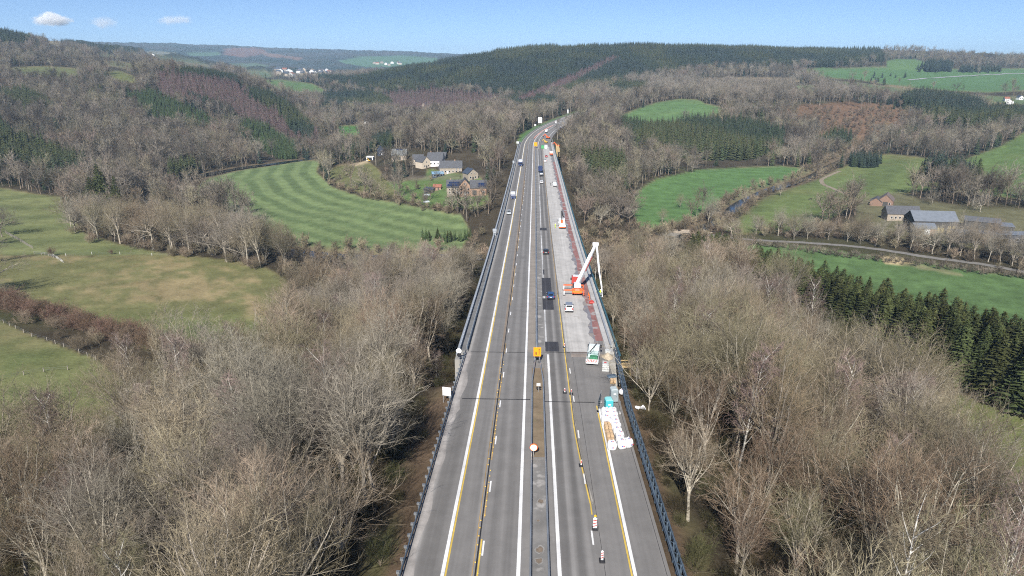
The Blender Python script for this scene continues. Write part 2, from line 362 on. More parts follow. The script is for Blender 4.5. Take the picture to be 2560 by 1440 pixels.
NOTREE = {  # ground kept free of the woods although it is not grass
 'farm_yard': [(2140, 500), (2250, 478), (2300, 500), (2400, 515), (2500, 520), (3000, 545), (3000, 660), (2560, 640), (2400, 618), (2250, 600), (2140, 575)],
 'lane': [(1780, 585), (1900, 590), (2100, 600), (2300, 640), (2560, 680), (2560, 695), (2300, 668), (2000, 620), (1780, 605)],
 'hamlet': [(900, 398), (935, 372), (1010, 372), (1070, 382), (1160, 394), (1215, 420), (1220, 450), (1070, 448), (1040, 426), (960, 412)],
 'clearcut': [(1930, 268), (2000, 262), (2120, 254), (2240, 262), (2290, 285), (2260, 330), (2180, 360), (2110, 360), (2030, 330), (1950, 300)],
 'spruce_strip': [(1840, 690), (1900, 670), (2060, 730), (2300, 850), (2560, 990), (2900, 1180), (2900, 1300), (2560, 1130), (2380, 1010), (2150, 860), (1960, 760)],
 'village': [(690, 178), (740, 172), (830, 172), (840, 190), (760, 200), (690, 196)],
}
LEFT_WOOD = [(-500, 1300), (0, 1265), (150, 1200), (260, 1130), (330, 1045), (420, 1000), (560, 985), (650, 965), (700, 890), (730, 810), (775, 745), (900, 712), (1060, 695), (1215, 670), (1215, 800), (1160, 900), (1130, 1000), (1080, 1100), (1030, 1300), (1000, 1500), (900, 2400), (-900, 2400)]
RIGHT_WOOD = [(1470, 705), (1560, 685), (1700, 690), (1840, 722), (1950, 795), (2030, 860), (2080, 930), (2160, 1010), (2260, 1075), (2330, 1150), (2365, 1260), (2430, 1410), (2560, 1500), (2800, 1580), (3100, 2400), (1700, 2400), (1640, 1500), (1560, 1000), (1490, 800)]
# conifer stands: outline of their feet, scale range, spacing factor
CONIFER = {
 'ridge': ([(820, 214), (900, 200), (1010, 172), (1190, 140), (1300, 118), (1430, 112), (1800, 112), (2200, 126), (2215, 152), (2080, 168), (1960, 168), (1800, 178), (1640, 190), (1540, 215), (1440, 238), (1330, 252), (1250, 250), (1180, 228), (1060, 232), (960, 236), (900, 226)], (13, 20)),
 'ridge_low': ([(1240, 262), (1330, 252), (1400, 262), (1385, 285), (1260, 282)], (14, 19)),
 'ridge_foot': ([(1520, 224), (1600, 214), (1625, 228), (1600, 246), (1530, 246)], (12, 17)),
 'bench_stand': ([(1545, 318), (1640, 322), (1760, 312), (1880, 316), (1960, 350), (1950, 385), (1850, 402), (1740, 400), (1640, 392), (1570, 372)], (15, 20)),
 'slope_stand': ([(1455, 415), (1500, 408), (1560, 425), (1570, 470), (1530, 480), (1470, 460)], (15, 20)),
 'right_block': ([(2245, 268), (2290, 282), (2330, 330), (2400, 328), (2480, 318), (2560, 312), (2600, 300), (2470, 292), (2400, 262), (2300, 250)], (18, 23)),
 'river_bend': ([(2030, 365), (2060, 378), (2120, 380), (2130, 350), (2080, 345)], (12, 16)),
 'hill_edge': ([(2290, 168), (2330, 162), (2380, 164), (2380, 180), (2290, 180)], (15, 20)),
 'hill_row': ([(2400, 176), (2500, 174), (2500, 182), (2400, 184)], (13, 17)),
 'hill_island': ([(2125, 206), (2220, 204), (2222, 212), (2125, 214)], (11, 16)),
 'farm_spruces': ([(2300, 440), (2330, 452), (2390, 470), (2440, 468), (2400, 440)], (18, 25)),
 'farm_spruces_b': ([(2120, 405), (2150, 400), (2200, 408), (2190, 420), (2130, 420)], (11, 14)),
 'left_dark': ([(-300, 340), (0, 335), (40, 370), (110, 385), (160, 400), (215, 430), (225, 455), (190, 465), (60, 450), (-300, 460)], (17, 25)),
 'left_mid': ([(0, 250), (60, 240), (120, 262), (150, 290), (80, 285), (0, 275)], (14, 19)),
 'bend_dark': ([(420, 440), (470, 425), (500, 430), (480, 448), (430, 462)], (14, 20)),
 'slope_strip': ([(470, 240), (540, 268), (590, 290), (560, 290), (480, 258)], (11, 16)),
 'ridge_left': ([(1230, 145), (1330, 128), (1400, 125), (1350, 150), (1260, 165)], (18, 25)),
 'valley_edge': ([(790, 190), (850, 200), (900, 215), (860, 225), (800, 215)], (14, 20)),
 'right_low': ([(2180, 190), (2290, 186), (2290, 192), (2180, 198)], (10, 15)),
 'right_edge': ([(2530, 308), (2560, 304), (2700, 310), (2700, 325), (2540, 320)], (14, 19)),
 'left_top': ([(0, 78), (50, 80), (80, 108), (50, 128), (0, 118), (-200, 110), (-200, 70)], (15, 22)),
 'left_skyline': ([(140, 100), (250, 108), (330, 124), (360, 140), (300, 140), (220, 126), (150, 112)], (13, 18)),
 'left_crest': ([(455, 186), (520, 190), (600, 210), (600, 222), (520, 208), (455, 196)], (13, 18)),
 'left_crest_low': ([(610, 228), (680, 245), (745, 290), (790, 335), (780, 360), (740, 340), (690, 280), (620, 245)], (12, 18)),
 'left_young_a': ([(318, 240), (380, 232), (430, 250), (540, 305), (570, 325), (500, 318), (400, 300), (340, 270)], (7, 10)),
 'left_young_b': ([(600, 308), (650, 312), (740, 365), (745, 398), (700, 400), (640, 372), (600, 340)], (8, 11)),
 'mid_stand': ([(800, 245), (880, 238), (950, 244), (985, 268), (940, 285), (870, 285), (810, 280)], (13, 18)),
 'mid_stand_b': ([(900, 300), (960, 298), (965, 318), (905, 322)], (13, 17)),
 'rock_stand': ([(925, 378), (980, 372), (1000, 345), (970, 348), (930, 360)], (11, 16)),
 'meadow_young': ([(1050, 596), (1180, 592), (1200, 604), (1050, 610)], (5, 7)),
}
# bare woods with a tint of their own
TINTED = {
 'birch_slope': ([(385, 195), (480, 198), (600, 225), (700, 285), (800, 345), (790, 375), (700, 350), (590, 300), (470, 262), (400, 240)], 'purple'),
 'ridge_gully': ([(900, 262), (960, 240), (1100, 232), (1250, 252), (1230, 285), (1060, 300), (960, 290)], 'purple'),
 'bench_top_wood': ([(1560, 205), (1800, 208), (2000, 222), (2180, 245), (2100, 252), (1900, 262), (1800, 258), (1600, 240)], 'grey'),
 'ridge_strip': ([(1290, 262), (1380, 222), (1460, 185), (1530, 150), (1545, 152), (1470, 196), (1400, 232), (1310, 268)], 'purple'),
 'clearcut_scrub': ([(1960, 285), (2100, 272), (2250, 275), (2270, 320), (2180, 355), (2080, 345)], 'tan'),
}
def cover(X, Y, Z):
    """colour of the ground and a 'grass' weight at points of the land"""
    px, py, d = project(X, Y, Z); r = np.hypot(X, Y)
    n1 = fbm(X / 14, Y / 14, 21); n2 = fbm(X / 45, Y / 45, 31); n3 = fbm(X / 4, Y / 4, 41, 3)
    col = np.empty(X.shape + (3,)); col[:] = (.058, .047, .031)
    col *= (1 + 0.7 * n1 + 0.4 * n3)[:, None]
    g = np.clip(n2 * 4 - 0.2, 0, 1)[:, None] * 0.55
    col = col * (1 - g) + np.array((.075, .085, .035)) * g
    far = np.clip((r - 2300) / 900, 0, 1)[:, None]                  # woods too far to tell trees apart
    fc = np.array((.045, .05, .036)) + np.clip(fbm(X / 220, Y / 220, 51) * 3, -0.6, 1)[:, None] * np.array((.035, .02, .02))
    col = col * (1 - far) + fc * far
    grass = np.zeros(X.shape)
    jit = n3 * np.clip(60 / np.maximum(d, 60), 0.05, 1) * 26 + n1 * 6 * np.clip(300 / np.maximum(d, 300), .2, 1)
    def stripes(c, amount): return c * (1 + amount * np.tanh(3 * np.sin(c_st)))[:, None]
    for k, (poly, c) in GRASS.items():
        P = np.array(poly); m = (px > P[:, 0].min() - 20) & (px < P[:, 0].max() + 20) & (py > P[:, 1].min() - 20) & (py < P[:, 1].max() + 20) & (Y > 10)
        if not m.any(): continue
        dd = poly_dist(px[m], py[m], poly) + jit[m]
        w = np.clip(dd / 2.2 + 0.5, 0, 1); cc = np.tile(np.array(c), (m.sum(), 1))
        x, y = X[m], Y[m]
        if k == 'river_meadow':
            L = np.array([tuple(gpt(*q))[:2] for q in [(800, 398), (790, 430), (830, 466), (905, 492), (1005, 508), (1180, 542)]])
            t = np.tanh(3 * np.sin((dist_line(x, y, L) + 5 * n2[m]) * 2 * math.pi / 15)) ; cc *= (1 + 0.19 * t * (0.8 + 1.5 * n2[m]))[:, None]
            cc += np.array((.035, .02, .012)) * (t > 0)[:, None] * 0.4
        elif k == 'stripe_field':
            t = np.tanh(2.5 * np.sin((np.hypot(x + 330, (y - 470)) + 8 * n2[m]) * 2 * math.pi / 40)); cc *= (1 + 0.10 * t)[:, None]; cc += np.array((.03, .014, .01)) * (t > 0)[:, None] * .5
        elif k == 'olive_field':
            lx, ly = (px[m] - 430) / 260, (py[m] - 715) / 52
            dry = np.clip(1.25 - np.hypot(lx, ly), 0, 1) + np.clip(1.0 - np.hypot((px[m] - 640) / 55, (py[m] - 775) / 35), 0, 1) + np.clip(.9 - np.abs(py[m] - 650) / 22, 0, 1) * .45
            q = np.clip(dry * 1.25 + n1[m] * 2.2 + n3[m] * 2.6 - 0.22, 0, 1)[:, None]
            cc = cc * (1 - q) + np.array((.265, .215, .115)) * q
            gr = np.clip((py[m] - 770) / 60, 0, 1)[:, None]; cc = cc * (1 - gr * .6) + np.array((.088, .15, .042)) * gr * .6
        elif k == 'hedge_pasture':
            q = np.clip(n1[m] * 2.6 + n3[m] * 2.2 + .65, 0, 1)[:, None]; cc = cc * (1 - q * .75) + np.array((.23, .20, .10)) * q * .75
            gr = np.clip(.4 - n2[m] * 4, 0, 1)[:, None]; cc = cc * (1 - gr * .4) + np.array((.085, .15, .04)) * gr * .4
        elif k == 'far_meadow':
            t = np.sin((y + .25 * x) * 2 * math.pi / 17); cc *= (1 + 0.08 * t)[:, None]
        elif k == 'river_pasture':
            t = np.tanh(3 * np.sin((x * .8 - y * .6 + 18 * n2[m]) * 2 * math.pi / 46)); cc *= (1 + 0.10 * t)[:, None]
            q = np.clip(n2[m] * 4 + .15, 0, 1)[:, None]; cc = cc * (1 - q * .5) + np.array((.185, .17, .075)) * q * .5
            gr = np.clip((px[m] - 2380) / 80, 0, 1)[:, None]; cc = cc * (1 - gr * .5) + np.array((.10, .18, .055)) * gr * .5
        elif k == 'wheat_field':
            cc *= (1 + .5 * n3[m] * .6)[:, None]; q = np.clip(n3[m] * 6 - 1.9, 0, 1)[:, None] * .5; cc = cc * (1 - q) + np.array((.22, .22, .10)) * q
        elif k in ('corner_field', 'bench_meadow'):
            q = np.clip(n2[m] * 3 + .2, 0, 1)[:, None] * (.5 if k[0] == 'c' else .12); cc = cc * (1 - q) + np.array((.22, .2, .09)) * q
        cc *= (1 + 0.30 * n3[m] + .22 * n1[m])[:, None]
        # dry fringe along the edge
        fr = np.clip(1 - np.abs(dd - 0.5) / 4.0, 0, 1)[:, None] * np.clip(.55 + n1[m] * 2, 0, 1)[:, None] * (0 if d[m].min() > 1100 else .8)
        cc = cc * (1 - fr) + np.array((.22, .165, .095)) * fr
        col[m] = col[m] * (1 - w[:, None]) + cc * w[:, None]; grass[m] = np.maximum(grass[m], w)
    def paint(poly, c, soft=3.0, amt=1.0, jj=1.0):
        P = np.array(poly); m = (px > P[:, 0].min() - 20) & (px < P[:, 0].max() + 20) & (py > P[:, 1].min() - 20) & (py < P[:, 1].max() + 20) & (Y > 10)
        if m.any():
            w = np.clip((poly_dist(px[m], py[m], poly) + jit[m] * jj) / soft + .5, 0, 1)[:, None] * amt
            col[m] = col[m] * (1 - w) + np.array(c) * (1 + .5 * n3[m] + .4 * n1[m])[:, None] * w
    paint(NOTREE['clearcut'], (.15, .095, .06), 6); paint(NOTREE['farm_yard'], (.15, .145, .08), 8, .85); paint([(1000, 440), (1220, 436), (1222, 446), (1000, 452)], (.2, .17, .13), 5, .5)
    paint([(510, 300), (620, 305), (640, 320), (560, 332), (500, 318)], (.13, .085, .055), 5)
    paint([(1190, 134), (1260, 140), (1310, 150), (1260, 158), (1240, 152)], (.26, .15, .085), 3)
    paint([(2198, 640), (2235, 640), (2285, 656), (2250, 662), (2212, 658)], (.46, .37, .22), 3, 1, .3)
    paint([(2260, 655), (2330, 668), (2410, 684), (2405, 690), (2320, 676), (2255, 662)], (.25, .22, .13), 3, .7, .3)
    paint([(868, 413), (905, 404), (925, 402), (922, 406), (890, 414)], (.42, .34, .22), 2, 1, .2)
    paint([(1480, 600), (1600, 595), (1620, 610), (1500, 625)], (.2, .15, .09), 5, .8)
    paint([(1545, 622), (1600, 616), (1660, 608), (1660, 616), (1600, 624), (1550, 632)], (.26, .20, .12), 4, .8)
    paint([(560, 122), (640, 122), (670, 132), (610, 146), (560, 140)], (.17, .095, .065), 2); paint([(650, 128), (680, 136), (760, 150), (745, 153), (660, 140)], (.19, .115, .075), 2)
    paint([(75, 72), (140, 82), (135, 90), (90, 84)], (.16, .085, .06), 2)
    # verges of the motorway: trodden soil by the rail, then grass
    m = (np.abs(X) < 60) & (Y > 0) & (Y < BR0 + 8)
    if m.any():
        off, s = road_near(X[m], Y[m]); a = np.abs(off)
        w = np.clip(1 - np.abs(a - 15.2) / 3.6 + n1[m] * 1.6, 0, 1)[:, None]
        c = np.array((.125, .088, .058)) * (1 + n3[m] * .9)[:, None]
        gq = np.clip((a - 15.0) / 1.6, 0, 1) * np.clip(.5 + n2[m] * 5 + n1[m] * 2, 0, 1); gq = gq[:, None] * .8
        c = c * (1 - gq) + np.array((.085, .13, .035)) * gq
        col[m] = col[m] * (1 - w) + c * w
    m = (np.abs(X) < 420) & (Y > 250) & (Y < 950)
    dr = dist_line(X[m], Y[m], RIV); w = np.clip((15 - dr) / 6 + n1[m] * 1.6, 0, 1)[:, None] * .75
    col[m] = col[m] * (1 - w) + np.array((.17, .13, .085)) * (1 + n3[m])[:, None] * w
    return np.clip(col, .012, .6), grass
# the sheet itself: fine towards the camera, reaching past the last ridge
_th = np.concatenate([np.radians(np.linspace(-75, -41, 16)), np.radians(np.arange(-40, 40.01, .145)), np.radians(np.linspace(41, 75, 16))])
_rr = np.geomspace(34, 9600, 500)
_R, _T = np.meshgrid(_rr, _th, indexing='ij')
GX = (_R * np.sin(_T)).ravel(); GY = (_R * np.cos(_T) - 90).ravel(); GZ = ground_z(GX, GY)
GCOL, GGRASS = cover(GX, GY, GZ)
# canopy relief of the woods beyond the last single trees
_far = np.clip((np.hypot(GX, GY) - 2300) / 700, 0, 1) * (1 - GGRASS)
GZ = GZ + _far * (np.abs(fbm(GX / 30, GY / 30, 61, 3)) * 26 + np.clip(fbm(GX / 260, GY / 260, 62) * 60, 0, 12))
nr, nt_ = _R.shape
_GZ2 = GZ.reshape(_R.shape); _slow_z = ground_z
def ground_z(X, Y):
    """height of the finished sheet"""
    sh = np.shape(X); X = np.ravel(np.asarray(X, float)); Y = np.ravel(np.asarray(Y, float))
    fi = np.clip(np.log(np.maximum(np.hypot(X, Y + 90), 34.1) / 34) / math.log(9600 / 34) * (nr - 1), 0, nr - 1.001); t = np.clip(np.arctan2(X, Y + 90), _th[0] + 1e-6, _th[-1] - 1e-6)
    i = fi.astype(int); a = fi - i; j = np.clip(np.searchsorted(_th, t) - 1, 0, nt_ - 2); b = (t - _th[j]) / (_th[j + 1] - _th[j])
    return ((_GZ2[i, j] * (1 - a) + _GZ2[i + 1, j] * a) * (1 - b) + (_GZ2[i, j + 1] * (1 - a) + _GZ2[i + 1, j + 1] * a) * b).reshape(sh)
_i = (np.arange(nr - 1)[:, None] * nt_ + np.arange(nt_ - 1)[None]).ravel()
_faces = np.stack([_i, _i + 1, _i + nt_ + 1, _i + nt_], 1)
me = bpy.data.meshes.new('ground')
me.vertices.add(len(GX)); me.vertices.foreach_set('co', np.stack([GX, GY, GZ], 1).astype(np.float32).ravel())
me.loops.add(_faces.size); me.loops.foreach_set('vertex_index', _faces[:, ::-1].astype(np.int32).ravel())
me.polygons.add(len(_faces)); me.polygons.foreach_set('loop_start', np.arange(0, _faces.size, 4, dtype=np.int32))
me.polygons.foreach_set('use_smooth', np.ones(len(_faces), bool))
me.update(calc_edges=True); me.validate()
_ca = me.color_attributes.new('gcol', 'FLOAT_COLOR', 'POINT')
_ca.data.foreach_set('color', np.concatenate([GCOL, GGRASS[:, None]], 1).astype(np.float32).ravel())
m_ground = bpy.data.materials.new('ground_soil_and_grass'); m_ground.use_nodes = True; nt = m_ground.node_tree; bs = nt.nodes['Principled BSDF']
bs.inputs['Roughness'].default_value = 0.95; bs.inputs['Specular IOR Level'].default_value = 0.1
at = N(nt, 'ShaderNodeVertexColor', layer_name='gcol'); geo = N(nt, 'ShaderNodeNewGeometry')
na = N(nt, 'ShaderNodeTexNoise'); na.inputs['Scale'].default_value = 0.9; na.inputs['Detail'].default_value = 8; na.inputs['Roughness'].default_value = .7
nt.links.new(geo.outputs['Position'], na.inputs['Vector'])
nb_ = N(nt, 'ShaderNodeTexNoise'); nb_.inputs['Scale'].default_value = .11; nb_.inputs['Detail'].default_value = 6; nb_.inputs['Roughness'].default_value = .65; nt.links.new(geo.outputs['Position'], nb_.inputs['Vector'])
nav = N(nt, 'ShaderNodeMath', operation='MULTIPLY_ADD'); nav.inputs[1].default_value = .5; nt.links.new(na.outputs[0], nav.inputs[0]); nh = N(nt, 'ShaderNodeMath', operation='MULTIPLY'); nh.inputs[1].default_value = .5; nt.links.new(nb_.outputs[0], nh.inputs[0]); nt.links.new(nh.outputs[0], nav.inputs[2])
mr = N(nt, 'ShaderNodeMapRange'); mr.inputs[1].default_value = .35; mr.inputs[2].default_value = .65; mr.inputs[3].default_value = .66; mr.inputs[4].default_value = 1.34
nt.links.new(nav.outputs[0], mr.inputs[0]); sc_ = N(nt, 'ShaderNodeVectorMath', operation='SCALE')
nt.links.new(at.outputs[0], sc_.inputs[0]); nt.links.new(mr.outputs[0], sc_.inputs['Scale']); nt.links.new(sc_.outputs[0], bs.inputs['Base Color'])
bp = N(nt, 'ShaderNodeBump'); bp.inputs['Strength'].default_value = .6; bp.inputs['Distance'].default_value = .25
nt.links.new(na.outputs[0], bp.inputs['Height']); nt.links.new(bp.outputs[0], bs.inputs['Normal'])
me.materials.append(m_ground)
ground = tag(link(bpy.data.objects.new('ground', me)), kind='structure')

# the river
m_water = mat('river_water', (.008, .013, .016), rough=.12, spec=.45, bump=.5, bscale=.5)
rv, rf = [], []
for i, p in enumerate(RIV):
    d = RIV[min(i + 1, len(RIV) - 1)] - RIV[max(i - 1, 0)]; d = d / np.linalg.norm(d); n = np.array((d[1], -d[0])); w = (4.6 if p[0] < 0 else 3.0) + .8 * math.sin(i * .7)
    for s in (-1, -.33, .33, 1): rv.append((p[0] + n[0] * w * s * 1.25, p[1] + n[1] * w * s * 1.25, RIVER_Z))
    if i: rf += [(4*i - 4 + k, 4*i - 3 + k, 4*i + 1 + k, 4*i + k) for k in range(3)]
tag(mesh_obj('river', rv, rf, m_water), kind='structure')
# paths: sheets lying on the land
def path_strip(name, pts, w, material, lift=.06):
    L = smooth_line(np.array(pts, float), 10); vv, ff = [], []
    for i, p in enumerate(L):
        d = L[min(i + 1, len(L) - 1)] - L[max(i - 1, 0)]; d = d / (np.linalg.norm(d) + 1e-9); n = np.array((d[1], -d[0]))
        for s in (-1, 0, 1):
            q = p + n * w / 2 * s * (1 + .12 * math.sin(i * 1.3 + s)); vv.append((q[0], q[1], float(ground_z(q[0], q[1])) + lift + (.05 if s == 0 else 0)))
        if i: ff += [(3*i - 3 + k, 3*i - 2 + k, 3*i + 1 + k, 3*i + k) for k in range(2)]
    return tag(mesh_obj(name, vv, ff, material), kind='structure')
m_track = mat('gravel_track', (.27, .225, .165), vary=.3, scale=.6); m_lane = mat('lane_tarmac', (.2, .19, .175), vary=.25, scale=.5)
path_strip('gravel_path', [tuple(gpt(*q))[:2] for q in [(2100, 428), (2075, 438), (2055, 448), (2058, 460), (2080, 470), (2105, 481), (2130, 490)]], 3.4, m_track)
path_strip('lane_road', [tuple(gpt(*q))[:2] for q in [(1640, 585), (1730, 586), (1800, 592), (1900, 601), (2000, 606), (2100, 613), (2200, 624), (2320, 643), (2450, 660), (2560, 680), (2700, 705)]], 4.6, m_lane, .09)
# ------------------------------------------------------------------ motorway and viaduct
def fval(f, s): return f(s) if callable(f) else f
def strip(name, s0, s1, o0, o1, dz, material, parent=None, step=4.0, kind=None, across=1):
    """a sheet between two offsets from the motorway's centre line, with (offset, distance) as uv"""
    n = max(1, int(math.ceil((s1 - s0) / step))); S = np.linspace(s0, s1, n + 1); vv, ff, uv = [], [], []
    for i, s in enumerate(S):
        a, b = fval(o0, s), fval(o1, s)
        for k in range(across + 1):
            o = a + (b - a) * k / across; x, y = road_xy(s, o); vv.append((float(x), float(y), float(road_z(s)) + dz)); uv.append((o, s))
        if i: ff += [((across+1)*(i-1) + k, (across+1)*(i-1) + k + 1, (across+1)*i + k + 1, (across+1)*i + k) for k in range(across)]
    o = mesh_obj(name, vv, ff, material, parent)
    u = o.data.uv_layers.new(name='road'); u.data.foreach_set('uv', np.array([uv[l.vertex_index] for l in o.data.loops], np.float32).ravel())
    if kind: o['kind'] = kind
    return o
def road_mat(name, base, bands=(), rough=.85, vary=.13, streak=.09, spots=None):
    """worn surface: bands = (offset, half width, factor) wheel tracks and dust along the lanes"""
    m = bpy.data.materials.new(name); m.use_nodes = True; nt = m.node_tree; b = nt.nodes['Principled BSDF']
    b.inputs['Roughness'].default_value = rough; b.inputs['Specular IOR Level'].default_value = .25
    uv = N(nt, 'ShaderNodeUVMap', uv_map='road'); sp = N(nt, 'ShaderNodeSeparateXYZ'); nt.links.new(uv.outputs[0], sp.inputs[0])
    geo = N(nt, 'ShaderNodeNewGeometry')
    # streaks drawn out along the road
    mp = N(nt, 'ShaderNodeMapping'); mp.inputs['Scale'].default_value = (2.2, .035, 1); nt.links.new(uv.outputs[0], mp.inputs['Vector'])
    n1 = N(nt, 'ShaderNodeTexNoise'); n1.inputs['Scale'].default_value = 1; n1.inputs['Detail'].default_value = 5; nt.links.new(mp.outputs[0], n1.inputs['Vector'])
    n2 = N(nt, 'ShaderNodeTexNoise'); n2.inputs['Scale'].default_value = .35; n2.inputs['Detail'].default_value = 9; n2.inputs['Roughness'].default_value = .68; nt.links.new(geo.outputs['Position'], n2.inputs['Vector'])
    def rng(n, amt):
        r = N(nt, 'ShaderNodeMapRange'); r.inputs[1].default_value = .28; r.inputs[2].default_value = .72; r.inputs[3].default_value = 1 - amt; r.inputs[4].default_value = 1 + amt
        nt.links.new(n.outputs[0], r.inputs[0]); return r
    cur = N(nt, 'ShaderNodeMath', operation='MULTIPLY'); nt.links.new(rng(n1, streak).outputs[0], cur.inputs[0]); nt.links.new(rng(n2, vary).outputs[0], cur.inputs[1])
    wob = N(nt, 'ShaderNodeMapping'); wob.inputs['Scale'].default_value = (.3, .02, 1); nt.links.new(uv.outputs[0], wob.inputs['Vector'])
    n3 = N(nt, 'ShaderNodeTexNoise'); n3.inputs['Scale'].default_value = 1; nt.links.new(wob.outputs[0], n3.inputs['Vector'])
    wm = N(nt, 'ShaderNodeMath', operation='MULTIPLY_ADD'); wm.inputs[1].default_value = .5; nt.links.new(n3.outputs[0], wm.inputs[0]); nt.links.new(sp.outputs[0], wm.inputs[2])
    for (o, hw, f) in bands:
        d = N(nt, 'ShaderNodeMath', operation='SUBTRACT'); d.inputs[1].default_value = o + .25; nt.links.new(wm.outputs[0], d.inputs[0])
        a = N(nt, 'ShaderNodeMath', operation='ABSOLUTE'); nt.links.new(d.outputs[0], a.inputs[0])
        r = N(nt, 'ShaderNodeMapRange', interpolation_type='SMOOTHSTEP'); r.inputs[1].default_value = hw * .25; r.inputs[2].default_value = hw; r.inputs[3].default_value = f; r.inputs[4].default_value = 1
        nt.links.new(a.outputs[0], r.inputs[0]); c2 = N(nt, 'ShaderNodeMath', operation='MULTIPLY'); nt.links.new(cur.outputs[0], c2.inputs[0]); nt.links.new(r.outputs[0], c2.inputs[1]); cur = c2
    sc = N(nt, 'ShaderNodeVectorMath', operation='SCALE'); sc.inputs[0].default_value = base; nt.links.new(cur.outputs[0], sc.inputs['Scale'])
    out = sc.outputs[0]
    if spots:                                             # stains with a shape of their own
        scl, lo, c = spots
        n4 = N(nt, 'ShaderNodeTexNoise'); n4.inputs['Scale'].default_value = scl; n4.inputs['Detail'].default_value = 5; nt.links.new(geo.outputs['Position'], n4.inputs['Vector'])
        r = N(nt, 'ShaderNodeMapRange'); r.inputs[1].default_value = lo; r.inputs[2].default_value = lo + .08; nt.links.new(n4.outputs[0], r.inputs[0])
        mx = N(nt, 'ShaderNodeMix', data_type='RGBA'); mx.inputs['B'].default_value = (*c, 1); nt.links.new(out, mx.inputs['A']); nt.links.new(r.outputs[0], mx.inputs['Factor']); out = mx.outputs['Result']
    nt.links.new(out, b.inputs['Base Color'])
    n5 = N(nt, 'ShaderNodeTexNoise'); n5.inputs['Scale'].default_value = 9; nt.links.new(geo.outputs['Position'], n5.inputs['Vector'])
    bp = N(nt, 'ShaderNodeBump'); bp.inputs['Strength'].default_value = .25; bp.inputs['Distance'].default_value = .02; nt.links.new(n5.outputs[0], bp.inputs['Height']); nt.links.new(bp.outputs[0], b.inputs['Normal'])
    return m
BANDS = [(-12.9, .55, 1.55), (-11.2, 1.4, .78), (-8.2, .8, 1.0), (-7.4, .9, .93), (-6.7, .45, 1.22), (-5.0, .5, .88), (-4.2, .35, 1.1), (-3.3, .7, .86), (-1.5, .7, 1.12),
         (1.4, .45, 1.14), (2.7, .65, .74), (3.4, .35, 1.26), (4.25, .6, .72), (5.1, .45, 1.2), (8.0, 1.2, 1.02), (11.3, 1.5, .93)]
m_asph = road_mat('worn_asphalt', (.20, .192, .185), BANDS, spots=(.16, .66, (.155, .15, .147)))
m_shoulder = road_mat('shoulder_dust', (.30, .28, .265), [(-12.9, .5, 1.2)], vary=.35)
m_white = road_mat('white_road_paint', (.76, .76, .755), vary=.2, streak=.14, spots=(1.3, .66, (.5, .49, .48)), rough=.6); m_yellow = road_mat('yellow_road_tape', (.62, .44, .09), vary=.2, streak=.15, rough=.6)
m_orange = road_mat('faded_orange_paint', (.34, .23, .10), vary=.4, streak=.4)
m_joint = road_mat('bitumen_joint', (.022, .022, .026), vary=.3)
m_patch = road_mat('fresh_asphalt', (.045, .045, .052), [(2.2, .25, 1.35), (4.0, .3, 1.25)], vary=.2)
m_conc = road_mat('bare_deck_concrete', (.43, .415, .395), [(9.0, 1.2, 1.07)], vary=.2, streak=.12, spots=(.22, .64, (.31, .285, .255)))
m_conc_e = road_mat('damp_deck_edge', (.20, .195, .215), vary=.35, spots=(.5, .5, (.27, .245, .23)))
m_red = road_mat('red_sealant', (.27, .135, .125), vary=.3, spots=(.4, .55, (.34, .31, .30)))
m_kerb = road_mat('kerb_concrete', (.43, .425, .42), vary=.2); m_beige = road_mat('median_beige', (.265, .235, .205), vary=.22)
m_median = road_mat('median_concrete', (.205, .198, .19), vary=.28, spots=(.45, .60, (.36, .345, .33)))
m_soil = road_mat('median_soil', (.215, .165, .11), vary=.35, streak=.05, spots=(.8, .62, (.20, .17, .10)))
m_steel = mat('galvanised_steel', (.36, .38, .40), rough=.45, metal=.55, vary=.2, scale=.4)
m_steelblue = mat('weathered_blue_steel', (.115, .155, .20), rough=.5, metal=.3, vary=.3, scale=.3)
m_teal = mat('teal_painted_rail', (.045, .125, .155), rough=.45, metal=.2, vary=.25, scale=.2)
m_parapet = mat('pale_parapet_metal', (.42, .45, .475), rough=.5, metal=.35, vary=.15, scale=.1)
m_deckc = mat('viaduct_concrete', (.33, .32, .30), vary=.25, scale=.15)

motorway = tag(strip('motorway', -60, 1560, -12.95, 12.95, 0.0, m_asph, step=5, across=1), kind='structure')
strip('shoulder_dust_strip', -40, 119, -13.6, lambda s: -12.55 + .25 * math.sin(s * .5) + .5 * (110 > s > 92), .004, m_shoulder, motorway, 1.5)
# painted lines, each its own sheet a few millimetres up
def mark(name, s0, s1, a, b, m, dz=.008, step=4): return strip(name, s0, s1, a, b, dz, m, motorway, step)
mark('edge_line', -40, 1500, -9.78, -9.42, m_white); mark('yellow_line', -40, 640, -9.38, -9.2, m_yellow)
mark('yellow_line', 640, 1300, -9.38, -9.16, m_orange); mark('inner_line', -40, 1500, -2.30, -1.92, m_white); mark('inner_line', -40, BR0 - 1, 1.80, 2.18, m_white)
m_whiteworn = road_mat('worn_white_paint', (.50, .50, .50), vary=.45, streak=.5)
mark('inner_line', BR0 + 4, 560, 1.62, 1.92, m_whiteworn); mark('inner_line', 560, 1500, 1.9, 2.2, m_white)
mark('joint_line', -40, 560, -6.44, -6.28, m_joint); mark('orange_line', -40, 118, -6.72, -6.62, m_orange)
for a, b in [(-40, 61), (65, 72), (78, 92), (98, 108), (118, 124), (150, 190), (210, 260), (300, 380)]: mark('yellow_line', a, b, -6.22, -6.06, m_yellow if a < 62 else m_orange)
strip('orange_band', BR0, 620, -6.9, -6.46, .006, road_mat('orange_dust', (.235, .19, .15), vary=.3), motorway)
